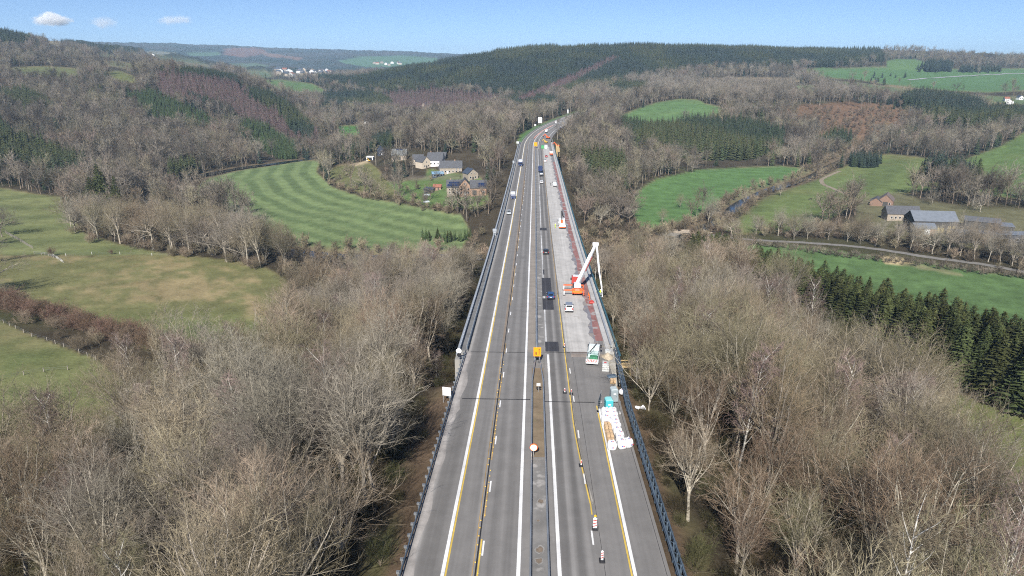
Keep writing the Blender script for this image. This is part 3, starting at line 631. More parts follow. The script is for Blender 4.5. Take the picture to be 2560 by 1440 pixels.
def ebar(s): return 5.22 + .85 * max(0.0, min(1.0, (90 - s) / 22.0)) ** 1.5 + (.9 * max(0.0, (s - 480) / 120) if s > 480 else 0)
mark('yellow_line', 66, 160, lambda s: ebar(s) - .14, lambda s: ebar(s) + .02, m_yellow, .008, 2)
mark('yellow_line', 160, 640, lambda s: ebar(s) - .12, ebar, m_orange, .008, 4)
mark('edge_line', -40, 94.5, 9.28, 9.62, m_white); mark('yellow_line', -40, 95.5, 9.02, 9.20, m_yellow)
mark('edge_line', 640, 1500, 9.28, 9.62, m_white)
for k in range(-3, 118):                                   # broken lines, 2.5 m every 12 m
    s = 58.1 + 12.05 * k - 12 * 3
    if s > 1300: break
    o = mark('lane_dash', s, s + 2.5, -5.98, -5.80, m_white, .009, 3)
    if s < 116: mark('lane_dash', s + 2.2, s + 4.7, 5.62, 5.80, m_white, .009, 3)
mark('seam_line', -40, 118, 6.5, 6.54, m_joint); mark('seam_line', -40, 118, 12.55, 12.6, m_joint)
for s, a, b in [(BR0 - .2, -12.6, -2.4), (BR0 + .1, 1.2, 6.2)]: mark('expansion_joint', s, s + .22, a, b, m_joint, .011, 1)
mark('expansion_joint', 97.3, 97.55, -12.0, -1.2, m_joint, .011, 1); mark('expansion_joint', 96.6, 96.85, 1.0, 8.9, m_joint, .011, 1)
# asphalt patches on the bridge lane
for s0, s1, a, b in [(119.6, 125.2, 1.55, 4.15), (147, 156.5, 1.35, 3.9), (158.5, 176.5, 1.35, 3.75), (244.5, 249.5, 1.4, 3.9), (180, 186, 1.8, 2.2)]: mark('asphalt_patch', s0, s1, a, b, m_patch, .013, 2)
# median
strip('median_strip', -40, 78.8, -.95, .95, .012, m_median, motorway, 2); strip('median_soil', 79, 111, -.98, 1.02, .016, m_soil, motorway, 2)
strip('median_strip', 111.2, BR0, -1.7, 1.35, .012, m_median, motorway, 2); strip('median_strip', BR0, 640, -1.82, -.42, .012, m_beige, motorway, 4); strip('median_strip', BR0, 640, -.40, 1.32, .014, m_median, motorway, 4)
strip('median_strip', 640, 1500, -1.5, 1.5, .012, m_median, motorway, 8)
rs = random.Random(3)
m_dirt = mat('dirt_heap', (.19, .15, .115), vary=.3, scale=2); m_ring = mat('chalky_residue', (.27, .26, .25), vary=.3, scale=3)
for s in (52, 54.2, 57.6, 59.4, 64.6, 68.5):           # dried puddles with dirt in them
    c = road_pt(s, rs.uniform(-.25, .25), .022); vv = [tuple(c)]; ring = []; sz_ = rs.uniform(.13, .32)
    for k in range(14):
        a = k * math.tau / 14; q = sz_ * (.7 + .6 * rs.random()); ring.append((c.x + q * math.cos(a), c.y + q * 1.5 * math.sin(a), float(road_z(c.y + q * 1.5 * math.sin(a))) + .022))
    mesh_obj('dirt_patch', vv + ring, [(0, k + 1, (k + 1) % 14 + 1) for k in range(14)], m_dirt, motorway)
    rg = [(x + (x - c.x) * f_, y + (y - c.y) * f_, float(road_z(y + (y - c.y) * f_)) + .019) for f_ in (.15, .45) for x, y, z in ring]
    mesh_obj('dirt_patch', rg, [(k, (k + 1) % 14, 14 + (k + 1) % 14, 14 + k) for k in range(14)], m_ring, motorway)
# bare deck of the closed carriageway
for a, b, m, dz in [(lambda s: ebar(s) + .25, lambda s: ebar(s) + .75, m_kerb, .016), (lambda s: ebar(s) + .78, lambda s: 11.0 + .35 * math.sin(s * .37) + .25 * math.sin(s * 1.1), m_conc, .018)]: strip('deck_surface', BR0 + .6, 575, a, b, dz, m, motorway, 1.2)
strip('deck_surface', BR0 + .6, 575, 10.6, 12.0, .014, m_conc_e, motorway, 3); strip('deck_surface', 126, 470, lambda s: 11.75 + .2 * math.sin(s * .23), 13.05, .016, m_red, motorway, 2)
strip('deck_surface', BR0 + .2, BR0 + .45, 6.4, 11, .03, mat('rusty_steel_joint', (.19, .13, .10), metal=.3, rough=.6), motorway, 1)
strip('deck_surface', 116.8, BR0 - .3, 6.3, 12.2, .012, road_mat('milled_asphalt', (.27, .23, .20), vary=.3), motorway, 1)

# viaduct
viaduct = empty('viaduct', road_pt(BR0, 0, -3), 0, 'long concrete viaduct carrying the motorway across the valley', 'viaduct')
def vpart(o): o.parent = viaduct; o.matrix_parent_inverse = Matrix.Translation(-viaduct.location); return o
def beam(name, s0, s1, prof, material, step=6.0):
    """profile of (offset, dz) swept along the line"""
    n = max(1, int((s1 - s0) / step)); k = len(prof); vv, ff = [], []
    for i in range(n + 1):
        s = s0 + (s1 - s0) * i / n; z = float(road_z(s))
        for o, dz in prof:
            x, y = road_xy(s, o); vv.append((float(x), float(y), z + dz))
        if i: ff += [(k*(i-1) + j, k*(i-1) + (j+1) % k, k*i + (j+1) % k, k*i + j) for j in range(k)]
    ff += [tuple(range(k))[::-1], tuple(range(k * n, k * n + k))]
    o = mesh_obj(name, vv, ff, material); bm = bmesh.new(); bm.from_mesh(o.data); bmesh.ops.recalc_face_normals(bm, faces=bm.faces); bm.to_mesh(o.data); bm.free(); return o
vpart(beam('deck', BR0 - 1, BR1 + 2, [(-15.3, -.05), (15.3, -.05), (15.3, -.7), (11.5, -1.0), (9, -2.6), (-9, -2.6), (-11.5, -1.0), (-15.3, -.7)], m_deckc, 8))
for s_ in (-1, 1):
    vpart(beam('kerb', BR0, BR1, [(s_ * 13.1, -.04), (s_ * 13.1, .20), (s_ * 15.28, .24), (s_ * 15.28, -.04)], m_kerb if s_ > 0 else mat('darkened_kerb', (.17, .17, .17), vary=.3, scale=.5), 6))  # left kerb coloured darker to stand for the dark gap beside the parapet
    if s_ < 0:
        vpart(beam('parapet', BR0 - 4, BR1 + 4, [(-14.95, .72), (-14.55, .72), (-14.55, 1.05), (-14.95, 1.05)], m_parapet, 6))
        vpart(beam('parapet_rail', BR0, BR1, [(-13.35, .55), (-13.2, .55), (-13.2, .86), (-13.35, .86)], m_steelblue, 6))
    else:
        vpart(beam('parapet', BR0 + 2, BR1 + 20, [(13.95, .6), (14.25, .6), (14.25, .95), (13.95, .95)], m_parapet, 6))
        vpart(beam('parapet_rail', BR0 - 4, BR1, [(14.85, 1.0), (15.2, 1.0), (15.2, 1.18), (14.85, 1.18)], m_teal, 6)); vpart(beam('parapet_rail', BR0 - 4, BR1, [(14.97, .5), (15.07, .5), (15.07, .6), (14.97, .6)], m_teal, 6))
_pm = {}
for s_, o_, hh, mm in [(-1, -14.65, .9, m_parapet), (-1, -13.42, .78, m_steel), (1, 15.02, 1.05, m_teal)]:
    rest = MB(); first = None
    for k in range(246):
        s = BR0 + 1 + 2.0 * k; p = road_pt(s, o_, .2)
        if k < 70:
            if first is None:
                first = MB().box(-.09, .09, -.09, .09, 0, hh).build('post', mm); o = first
            else:
                o = first.copy(); COL.objects.link(o)
            o.location = p; vpart(o)
        else: rest.box(p.x - .09, p.x + .09, p.y - .09, p.y + .09, p.z, p.z + hh)
    tag(vpart(rest.build('post_row', mm)), kind='stuff')
for s in np.linspace(165, 575, 8):
    for o_ in (-6.5, 6.5):
        p = road_pt(float(s), o_, -2.6); gz_ = float(ground_z(p.x, p.y)) - 1
        if p.z - gz_ < 3: continue
        m = MB().box(p.x - 2.1, p.x + 2.1, p.y - .9, p.y + .9, gz_, p.z, .12); vpart(m.build('pier', m_deckc, bevel=.15))
for s, e in [(BR0 - 1.5, -1), (BR1 + 1, 1)]:
    vpart(beam('abutment', min(s, s + 2.5 * e), max(s, s + 2.5 * e), [(-15.2, -.1), (15.2, -.1), (15.2, -9), (-15.2, -9)], m_deckc, 1.2))

# crash barriers: rail swept along, every post its own part
WB = [(-.05, .44), (.02, .48), (.06, .54), (.0, .59), (.06, .64), (.02, .71), (-.05, .75)]
def barrier(name, label, s0, s1, off, side, post_step, material, posts, loc_s, rails, group=None):
    root = empty(name, road_pt(loc_s, off if not callable(off) else off(loc_s)), 0, label, 'crash barrier', group)
    def pt(o): o.parent = root; o.matrix_parent_inverse = Matrix.Translation(-root.location); return o
    for prof, mm in rails:
        n = max(2, int((s1 - s0) / 3)); vv, ff = [], []; k = len(prof)
        for i in range(n + 1):
            s = s0 + (s1 - s0) * i / n; z = float(road_z(s)); oo = fval(off, s)
            for o, dz in prof:
                x, y = road_xy(s, oo + o * side); vv.append((float(x), float(y), z + dz))
            if i: ff += [(k*(i-1) + j, k*(i-1) + j + 1, k*i + j + 1, k*i + j) for j in range(k - 1)]
        o = mesh_obj('rail', vv, ff, mm, None, True); md = o.modifiers.new('t', 'SOLIDIFY'); md.thickness = .02; pt(o)
    proto = None
    s = s0 + .6
    while s < s1:
        if proto is None: proto = posts(); o = proto
        else: o = proto.copy(); COL.objects.link(o)
        o.location = road_pt(s, fval(off, s), -.1); o.rotation_euler = (0, 0, road_heading(s)); pt(o); s += post_step
    return root
def post_left():
    return MB().box(-.32, -.22, -.05, .05, 0, .85).box(-.42, -.10, -.13, .13, .60, .85).build('post', m_steel)
barrier('guardrail', 'galvanised guardrail with square post heads beside the white billboard', -20, BR0 - 1, lambda s: -13.6 if s < 100 else -13.6 + .2 * (s - 100) / 19, 1, 2.0, m_steel, post_left, 55, [(WB, m_steelblue)])
def post_right():
    m = MB().box(-.08, .08, -.06, .06, 0, 1.0).box(.32, .52, -.05, .05, .1, 1.12); m.bar((0, -.9, .75), (.46, 0, .95), .07); m.bar((0, .9, .75), (.46, 0, .95), .07)
    m.box(.5, .68, -.12, .12, .85, 1.12); return m.build('post', m_steelblue)
barrier('heavy_guardrail', 'dark blue steel double guardrail with zigzag braces beside the big bags', -20, BR0 + 1, lambda s: 13.55 + (.9 * max(0, s - 95) / 24), 1, 1.8, m_steelblue, post_right, 60,
        [([(-.12, .55), (.1, .60), (.16, .75), (.1, .90), (-.12, .95)], m_steelblue), ([(.42, .82), (.58, .9), (.6, 1.08), (.44, 1.12)], m_steelblue)])
def post_med(): return MB().box(-.05, .05, -.05, .05, 0, .74).build('post', mat('dark_post_head', (.05, .055, .06)))
def med_off(sgn):
    def f(s): return sgn * (.86 * max(0.0, min(1.0, (118 - s) / 14.0)) ** .8 + .06)
    return f
barrier('median_guardrail', 'thin steel rail on the traffic-balloon side of the soil median', -20, BR0, med_off(-1), 1, 1.75, m_steel, post_med, 56, [([(-.09, .70), (.09, .70), (.09, .40)], m_steel)])
barrier('median_guardrail', 'thin steel rail on the construction side of the soil median', -20, BR0, med_off(1), -1, 1.75, m_steel, post_med, 56, [([(-.09, .70), (.09, .70), (.09, .40)], m_steel)])
barrier('median_guardrail', 'single steel rail running along the middle of the viaduct deck', BR0 + 1, 640, -.1, 1, 24, m_steel, post_med, 200, [([(-.16, .62), (.16, .62), (.16, .35)], m_steel)])
barrier('site_barrier', 'low yellow edged steel barrier between the open lane and the bare concrete', 68, 560, lambda s: ebar(s) + .16, 1, 30, m_steel, lambda: MB().box(-.06, .06, -.4, .4, .1, .42).build('post', m_steel), 90, [([(-.1, .02), (-.05, .45), (.05, .45), (.1, .02)], road_mat('steel_barrier', (.25, .235, .215), vary=.3))])
barrier('guardrail', 'guardrail along the outer edge of the far curve by the grass bank', BR1 + 4, 1250, -13.6, 1, 8.0, m_steel, post_left, 700, [(WB, m_steel)])
# ------------------------------------------------------------------ things on the motorway
def on_road(px_, py_):
    """distance along and offset of the deck spot seen at a pixel"""
    u, a, b = ray(px_, py_); D = np.geomspace(45, 1600, 900); o, s = road_near(u * D, a * D)
    f = CAM_Z + b * D - road_z(np.clip(s, -60, 1600)); i = int(np.argmax(f < 0)); t = f[i-1] / (f[i-1] - f[i])
    return float(s[i-1] + (s[i] - s[i-1]) * t), float(o[i-1] + (o[i] - o[i-1]) * t)
def paint(name, c, rough=.35): return mat(name, c, rough=rough, spec=.5, vary=.06, scale=2)
m_glass = mat('car_glass', (.015, .018, .022), rough=.08, spec=.6); m_tyre = mat('tyre_rubber', (.02, .02, .02), rough=.9); m_rim = mat('alloy_rim', (.4, .4, .41), rough=.4, metal=.6)
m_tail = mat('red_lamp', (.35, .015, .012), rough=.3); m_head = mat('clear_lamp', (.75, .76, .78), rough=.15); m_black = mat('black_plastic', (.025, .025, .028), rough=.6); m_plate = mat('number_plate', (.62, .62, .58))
P = {'blue': paint('blue_car_paint', (.025, .075, .20)), 'dark': paint('dark_grey_car_paint', (.035, .036, .042)), 'white': paint('white_vehicle_paint', (.72, .73, .74)), 'silver': paint('silver_car_paint', (.42, .45, .47)), 'navy': paint('navy_vehicle_paint', (.028, .045, .12)), 'red': paint('red_vehicle_paint', (.42, .06, .05)), 'orange': paint('orange_vehicle_paint', (.72, .13, .03), .45), 'green': paint('green_container_paint', (.08, .34, .12)), 'yellow': paint('yellow_machine_paint', (.68, .42, .03)), 'grey': paint('grey_roof_paint', (.21, .235, .28))}
def wheel(parent, x, y, r, w=.22):
    o = MB().tube([(x - w/2, y, r), (x + w/2, y, r)], r, 14).build('wheel', m_tyre, parent); sgn = 1 if x > 0 else -1
    MB().tube([(x + sgn * (w/2 - .02), y, r), (x + sgn * (w/2 + .012), y, r)], r * .6, 10).build('rim', m_rim, o); return o
def car(name, label, cat, s, off, rev, body, L=4.3, W=1.8, H=1.48, style='hatch', roof=None, group=None, yaw=0.0):
    root = empty(name, road_pt(s, off, .02), road_heading(s) + (math.pi if rev else 0) + yaw, label, cat, group)
    root.rotation_euler.x = math.atan(float(road_z(s + 1) - road_z(s - 1)) / 2) * (-1 if rev else 1)
    h = L / 2; van = style == 'van'
    hood = .92 if not van else 1.05; zb = .92 if not van else 1.08
    prof = [(-h + .06, .34), (h - .1, .32), (h, .5), (h - .05, .72), (h - .25, hood - .10), (h - .95, hood), (-h + .05, zb), (-h, .75), (-h, .5)]
    MB().prism_x(prof, -W/2, W/2).build('body', P[body], root, bevel=.07)
    y0, y1 = (-h + .08, h - 1.25) if style != 'sedan' else (-h + .75, h - 1.35); r0, r1 = (-h + (.16 if van else .55), h - (1.75 if van else 2.05)) if style != 'sedan' else (-h + 1.35, h - 2.1)
    w0, w1 = W/2 - .04, W/2 - (.14 if van else .22)
    def ring(t): return [(-(w0 + (w1 - w0) * t), y0 + (r0 - y0) * t, zb - .02 + (H - zb) * t), (w0 + (w1 - w0) * t, y0 + (r0 - y0) * t, zb - .02 + (H - zb) * t), (w0 + (w1 - w0) * t, y1 + (r1 - y1) * t, zb - .02 + (H - zb) * t), (-(w0 + (w1 - w0) * t), y1 + (r1 - y1) * t, zb - .02 + (H - zb) * t)]
    a, b = ring(0), ring(1)
    MB().add(a + b, [(0, 3, 2, 1), (4, 5, 6, 7), (0, 1, 5, 4), (1, 2, 6, 5), (2, 3, 7, 6), (3, 0, 4, 7)]).build('cabin', P[body], root, bevel=.05)
    MB().add([(x * .97, r0 + .03 + (y - r0) * 1.0, H + .006) for x, y, z in [b[0], b[1]]] + [(x * .97, y - .03, H + .006) for x, y, z in [b[2], b[3]]], [(0, 1, 2, 3)]).build('roof', P[roof or body], root)
    def pane(name_, q0, q1, lo, hi, inset, push):
        l, h_ = ring(lo), ring(hi); A, B_, C, D_ = Vector(l[q0]), Vector(l[q1]), Vector(h_[q1]), Vector(h_[q0])
        e = inset; A2 = A.lerp(B_, e); B2 = B_.lerp(A, e); C2 = C.lerp(D_, e); D2 = D_.lerp(C, e); pv_ = Vector(push)
        MB().add([tuple(v + pv_) for v in (A2, B2, C2, D2)], [(0, 1, 2, 3)]).build(name_, m_glass, root)
    pane('windscreen', 2, 3, .12, .92, .07, (0, .03, .015)); pane('rear_window', 0, 1, .38 if van else .2, .9, .10, (0, -.03, .015))
    pane('side_window', 1, 2, .14, .88, .10, (.03, 0, 0)); pane('side_window', 3, 0, .14, .88, .10, (-.03, 0, 0))
    for x in (-1, 1):
        for y in (-h + .82, h - .85): wheel(root, x * (W/2 - .10), y, .33)
        MB().box(x * W/2 * .95 - .14, x * W/2 * .95 + .02 * x, h - .30, h - .05, .60, .76).build('headlight', m_head, root)
        MB().box(min(x * (W/2 - .02), x * (W/2 - .26)), max(x * (W/2 - .02), x * (W/2 - .26)), -h - .015, -h + .1, .68, .95 if not van else 1.25).build('tail_light', m_tail, root)
        MB().box(min(x * (W/2 - .03), x * (W/2 + .19)), max(x * (W/2 - .03), x * (W/2 + .19)), y1 - .35, y1 - .18, zb, zb + .16).build('mirror', m_black, root)
    MB().box(-.26, .26, -h - .02, -h + .02, .60, .72).build('number_plate', m_plate, root); MB().box(-.26, .26, h - .02, h + .02, .42, .53).build('number_plate', m_plate, root)
    MB().box(-W/2 + .02, W/2 - .02, -h - .03, -h + .15, .34, .5).build('bumper', m_black, root, bevel=.03)
    return root
s, o = on_road(1377, 750); car('car', 'bright blue hatchback driving past the large orange crane truck', 'car', s + 2, o, False, 'blue')
s, o = on_road(1365, 637); car('car', 'dark grey hatchback driving alone in the viaduct lane', 'car', s + 2, o, False, 'dark')
s, o = on_road(1354, 459); car('car', 'white car following the black van with trailer', 'car', s + 2, o, False, 'white', 4.4, 1.85, 1.5)
s, o = on_road(1272, 537); car('car', 'silver car driving towards the billboard along the parapet lane', 'car', s + 2, o, True, 'silver', 4.3, 1.85, 1.5, 'hatch')
s, o = on_road(1423, 783); car('van', 'white panel van with grey roof parked on the bare concrete', 'van', s + 2.2, o, False, 'white', 4.4, 1.82, 1.85, 'van', 'grey')
s, o = on_road(1400, 322); car('car', 'dark car far along the curve of the motorway', 'car', s, o, False, 'dark')
s, o = on_road(1366, 393); car('car', 'small red car parked on the far end of the deck', 'car', s, o, False, 'red')
s, o = on_road(1363, 404); car('van', 'white van parked behind the small red car', 'van', s - 2, o, False, 'white', 4.6, 1.9, 1.9, 'van', 'dark')
def cab(root, y0, y1, W, H, m, z0=.6):
    w = W / 2; MB().prism_x([(y0, z0), (y1 - .02, z0), (y1, z0 + .9), (y1 - .22, H - .15), (y1 - .45, H), (y0, H)], -w, w).build('cab', m, root, bevel=.06)
    MB().add([(-w + .12, y1 + .01, z0 + 1.0), (w - .12, y1 + .01, z0 + 1.0), (w - .18, y1 - .21, H - .28), (-w + .18, y1 - .21, H - .28)], [(0, 1, 2, 3)]).build('windscreen', m_glass, root)
    for x in (-1, 1):
        MB().add([(x * (w + .015), y0 + .35, z0 + 1.0), (x * (w + .015), y1 - .25, z0 + 1.0), (x * (w + .015), y1 - .45, H - .3), (x * (w + .015), y0 + .35, H - .3)], [(0, 1, 2, 3)]).build('side_window', m_glass, root)
        MB().box(min(x * (w + .02), x * (w + .28)), max(x * (w + .02), x * (w + .28)), y1 - .3, y1 - .15, z0 + 1.0, z0 + 1.6).build('mirror', m_black, root)
        MB().box(x * (w - .35) - .16, x * (w - .35) + .16, y1 - .05, y1 + .03, z0 + .18, z0 + .36).build('headlight', m_head, root)
def chassis(root, y0, y1, W, wheels, r=.48, m=None):
    MB().box(-.45, .45, y0, y1, .55, .85).build('chassis', m or m_black, root)
    for y in wheels:
        for x in (-1, 1): wheel(root, x * (W/2 - .18), y, r, .32)
def vehicle(name, label, cat, s, off, rev=False, yaw=0.0, group=None):
    r = empty(name, road_pt(s, off, .02), road_heading(s) + (math.pi if rev else 0) + yaw, label, cat, group)
    r.rotation_euler.x = math.atan(float(road_z(s + 1) - road_z(s - 1)) / 2) * (-1 if rev else 1); return r
# lorry coming over the viaduct
s, o = on_road(1301, 416); t = vehicle('lorry', 'dark blue lorry with tall white box driving over the viaduct', 'lorry', s + 4, o, True)
chassis(t, -5, 4.6, 2.5, (-3.6, -2.3, 3.4)); cab(t, 2.6, 4.8, 2.5, 3.0, P['navy']); MB().box(-1.27, 1.27, -5.2, 2.45, .95, 3.7).build('box', P['white'], t, bevel=.04); MB().box(-1.0, 1.0, 3.0, 4.2, 3.0, 3.35, .15).build('wind_deflector', P['navy'], t)
s, o = on_road(1282, 498); t = vehicle('van', 'dark blue van with square white box body in the parapet lane', 'van', s + 2, o, True)
chassis(t, -3, 2.6, 2.0, (-2.0, 1.9), .36); cab(t, .9, 2.9, 2.0, 2.1, P['navy'], .4); MB().box(-1.05, 1.05, -3.1, .8, .7, 2.9).build('box', P['white'], t, bevel=.04)
s, o = on_road(1353, 441); t = vehicle('van', 'black van seen from behind in the viaduct lane', 'van', s + 1.5, o)
chassis(t, -2.4, 2.4, 2.0, (-1.6, 1.6), .36); cab(t, -2.3, 2.6, 2.0, 2.1, P['dark'], .4); MB().box(-.8, .8, -2.36, -2.31, 1.3, 1.9).build('rear_window', m_head, t)
s, o = on_road(1351, 433); t = vehicle('lorry', 'black covered lorry just ahead of the black van', 'lorry', s + 7, o)
chassis(t, -4, 4, 2.45, (-2.6, 2.8)); cab(t, 2.3, 4.2, 2.4, 2.8, P['dark']); MB().box(-1.22, 1.22, -4.2, 2.2, .9, 3.4).build('box', P['navy'], t, bevel=.04)
for (px_, py_, nm, c, lb) in [(1366, 331, 'lorry', 'white', 'white lorry in the far curve beside the traffic cones'), (1378, 388, 'lorry', 'orange', 'orange and white works lorry at the far end of the closed deck')]:
    s, o = on_road(px_, py_); t = vehicle(nm, lb, 'lorry', s, o); chassis(t, -3.4, 3.4, 2.4, (-2.2, 2.4)); cab(t, 1.8, 3.6, 2.4, 2.7, P['white']); MB().box(-1.2, 1.2, -3.5, 1.6, .9, 1.8).build('load_bed', P[c], t); MB().box(-1.0, 1.0, -3.0, 1.0, 1.8, 2.5, .2).build('load', P['white'], t)
# people
def person(label, loc, rz, vest, trousers, helmet, pose='stand', group=None, parent=None, H=1.76):
    """one continuous skinned body; clothing and helmet as parts"""
    root = empty('person', loc, rz, label, 'person', group)
    bend = .35 if pose == 'bend' else .0
    def sk(name, pts, edges, mt):
        me_ = bpy.data.meshes.new(name); me_.from_pydata([p[0] for p in pts], edges, []); o_ = bpy.data.objects.new(name, me_); link(o_, root); me_.materials.append(mt)
        md = o_.modifiers.new('skin', 'SKIN'); md.use_smooth_shade = True
        for i, p in enumerate(pts): me_.skin_vertices[0].data[i].radius = p[1]
        me_.skin_vertices[0].data[0].use_root = True
        s2 = o_.modifiers.new('sub', 'SUBSURF'); s2.levels = 1; s2.render_levels = 1; return o_
    f = bend
    torso = [((0, 0, .95), (.15, .11)), ((0, .05 * f, 1.15), (.15, .11)), ((0, .5 * f, 1.38 - .15 * f), (.18, .12)), ((0, .62 * f, 1.50 - .2 * f), (.06, .06)), ((0, .72 * f + .01, 1.62 - .24 * f), (.085, .10)), ((0, .75 * f + .01, 1.72 - .25 * f), (.07, .08)),
             ((.2, .48 * f, 1.40 - .15 * f), (.06, .06)), ((.27, .1 + .5 * f, 1.15 - .1 * f), (.048, .048)), ((.24, .28 + .5 * f, 1.02), (.038, .038)), ((.23, .36 + .5 * f, 1.02), (.03, .045)),
             ((-.2, .48 * f, 1.40 - .15 * f), (.06, .06)), ((-.27, .1 + .5 * f, 1.15 - .1 * f), (.048, .048)), ((-.24, .24 + .5 * f, 1.0), (.038, .038)), ((-.23, .32 + .5 * f, 1.0), (.03, .045)),
             ((.10, 0, .88), (.09, .1)), ((.12, .05, .48), (.06, .065)), ((.13, 0, .08), (.045, .05)), ((.14, .12, .04), (.045, .04)), ((-.10, 0, .88), (.09, .1)), ((-.12, -.02, .48), (.06, .065)), ((-.13, -.06, .08), (.045, .05)), ((-.14, .06, .04), (.045, .04))]
    ed = [(0, 1), (1, 2), (2, 3), (3, 4), (4, 5), (2, 6), (6, 7), (7, 8), (8, 9), (2, 10), (10, 11), (11, 12), (12, 13), (0, 14), (14, 15), (15, 16), (16, 17), (0, 18), (18, 19), (19, 20), (20, 21)]
    sk('body', torso, ed, trousers)
    sk('vest', [((0, 0, .98), (.18, .14)), ((0, .05 * f, 1.15), (.175, .135)), ((0, .48 * f, 1.37 - .15 * f), (.215, .145)), ((0, .56 * f, 1.46 - .18 * f), (.12, .1))], [(0, 1), (1, 2), (2, 3)], vest)
    c = Vector((0, .75 * f + .01, 1.70 - .25 * f)); v_, f_ = [], []
    for i in range(4):
        for k in range(8): a = k * math.tau / 8; q = math.cos(i * .5); v_.append((c.x + .125 * q * math.cos(a), c.y + .145 * q * math.sin(a), c.z + .13 * math.sin(i * .5)))
    f_ = [(i*8 + k, i*8 + (k+1) % 8, i*8 + 8 + (k+1) % 8, i*8 + 8 + k) for i in range(3) for k in range(8)] + [tuple(range(24, 32))]
    mesh_obj('helmet', v_, f_, helmet, root, True); root.scale = (H / 1.76,) * 3; return root
m_hivis = mat('hi_vis_yellow', (.62, .78, .06)); m_hivo = mat('hi_vis_orange', (.85, .17, .03)); m_navycloth = mat('navy_workwear', (.03, .035, .06)); m_helmw = mat('white_helmet', (.75, .75, .75), .4); m_darkcloth = mat('dark_jacket', (.03, .03, .032)); m_whitecloth = mat('white_jacket', (.7, .72, .76))
# aerial platform truck
def beam_box(name, a, b, w, h, m, parent, bevel=.03): return MB().bar(a, b, w, h).build(name, m, parent, bevel=bevel)
cr = vehicle('aerial_platform_truck', 'large orange and white bridge inspection crane truck with raised boom', 'crane truck', 163.5, 10.0, False, -.03)
chassis(cr, -4.6, 4.6, 2.45, (-3.2, -1.9, 3.2), .5, P['orange']); cab(cr, 2.9, 5.0, 2.4, 2.9, P['red']); MB().box(-.9, .9, 3.1, 4.6, 2.92, 3.06).build('cab_roof', P['white'], cr, bevel=.03)
MB().box(-1.22, 1.22, -4.7, 2.5, .95, 1.25).build('platform', mat('grey_steel_deck', (.3, .3, .3), vary=.2), cr, bevel=.03)
tail = MB().box(-1.24, 1.24, -4.95, -4.5, .62, 1.9).build('rear_panel', P['orange'], cr, bevel=.04); MB().box(-1.1, 1.1, -4.98, -4.93, 1.02, 1.16).build('yellow_stripe', P['yellow'], tail); MB().box(-.55, .55, -4.99, -4.96, 1.55, 1.64).build('name_plate', P['white'], tail)
for x in (-1, 1): MB().box(x * .95 - .18, x * .95 + .18, -5.0, -4.94, .66, .84).build('tail_light', m_tail, tail)
for y in (-4.3, .6):
    for x, ln in ((-1, 3.3), (1, 1.75)):
        g = beam_box('outrigger', (x * .6, y, 1.35), (x * ln, y, 1.35), .34, .30, P['orange'], cr); MB().bar((x * (ln - .12), y, 1.5), (x * (ln - .12), y, .1), .2, .2).build('leg', P['orange'] if x > 0 else P['white'], g); MB().box(x * (ln - .12) - .32, x * (ln - .12) + .32, y - .32, y + .32, .0, .1).build('foot_pad', m_black, g)
MB().tube([(0, -1.2, 1.2), (0, -1.2, 1.95)], .85, 16).build('turntable', P['white'], cr); MB().box(-.75, .95, -2.9, -.6, 1.5, 2.5).build('counterweight', P['white'], cr, bevel=.12); MB().box(-1.1, -.78, -2.2, -1.2, 1.5, 2.3).build('operator_seat', m_black, cr, bevel=.05)
A = Vector((.1, -1.9, 2.4)); B = Vector((4.85, 8.2, 10.2)); d = B - A
b1 = beam_box('boom', A, A + d * .74, .8, .9, P['white'], cr, .08); beam_box('boom_extension', A + d * .70, A + d * .96, .6, .66, P['white'], b1, .05); MB().bar(A + d * .35 + Vector((.42, -.22, -.33)), A + d * .72 + Vector((.42, -.22, -.33)), .06, .4).build('red_stripe', P['red'], b1)
hd = MB().tube([B + Vector((-.75, 0, .1)), B + Vector((.75, 0, .1))], .55, 12).build('boom_head', P['white'], cr)
MB().bar(A + Vector((.05, 2.2, -.3)), A + d * .38 + Vector((0, 0, -.7)), .3, .3).build('lift_cylinder', m_steel, b1)
C1 = Vector((5.7, 3.2, 4.2)); C2 = Vector((6.2, -.6, 1.2)); C3 = Vector((6.3, -2.4, -.8))
j = beam_box('jib', B + Vector((.3, -.2, -.3)), C1, .42, .5, P['white'], cr, .04); beam_box('jib_section', C1, C2, .32, .4, P['white'], j, .03); beam_box('jib_section', C2, C3, .26, .32, P['white'], j, .03)
bk = MB(); bx, by, bz = 5.55, -2.2, -.7
for (x0, x1, y0, y1) in [(-.7, .7, -.5, -.44), (-.7, .7, .44, .5), (-.7, -.64, -.44, .44), (.64, .7, -.44, .44)]: bk.box(bx + x0, bx + x1, by + y0, by + y1, bz + .5, bz + 1.1); bk.box(bx + x0, bx + x1, by + y0, by + y1, bz, bz + .18)
bk.box(bx - .7, bx + .7, by - .5, by + .5, bz - .06, bz); bk.build('basket', m_steel, cr); MB().bar((bx + .7, by, bz + .4), C3, .18, .18).build('basket_arm', P['white'], cr)
for k, (dx, dy) in enumerate([(-.25, -.15), (.28, .12)]):
    q = cr.matrix_world @ Vector((0, 0, 0)); mw = Matrix.Translation(cr.location) @ cr.rotation_euler.to_matrix().to_4x4(); w = mw @ Vector((bx + dx, by + dy, bz))
    person('worker in yellow vest standing in the crane basket', w, 1.2 + k, m_hivis, m_hivis, m_helmw, 'stand', 'workers in the basket')
q = road_pt(155.5, 12.6, .03); person('worker in orange clothes bending at the deck edge behind the crane truck', q, 1.0, m_hivo, m_hivo, m_hivo, 'bend')
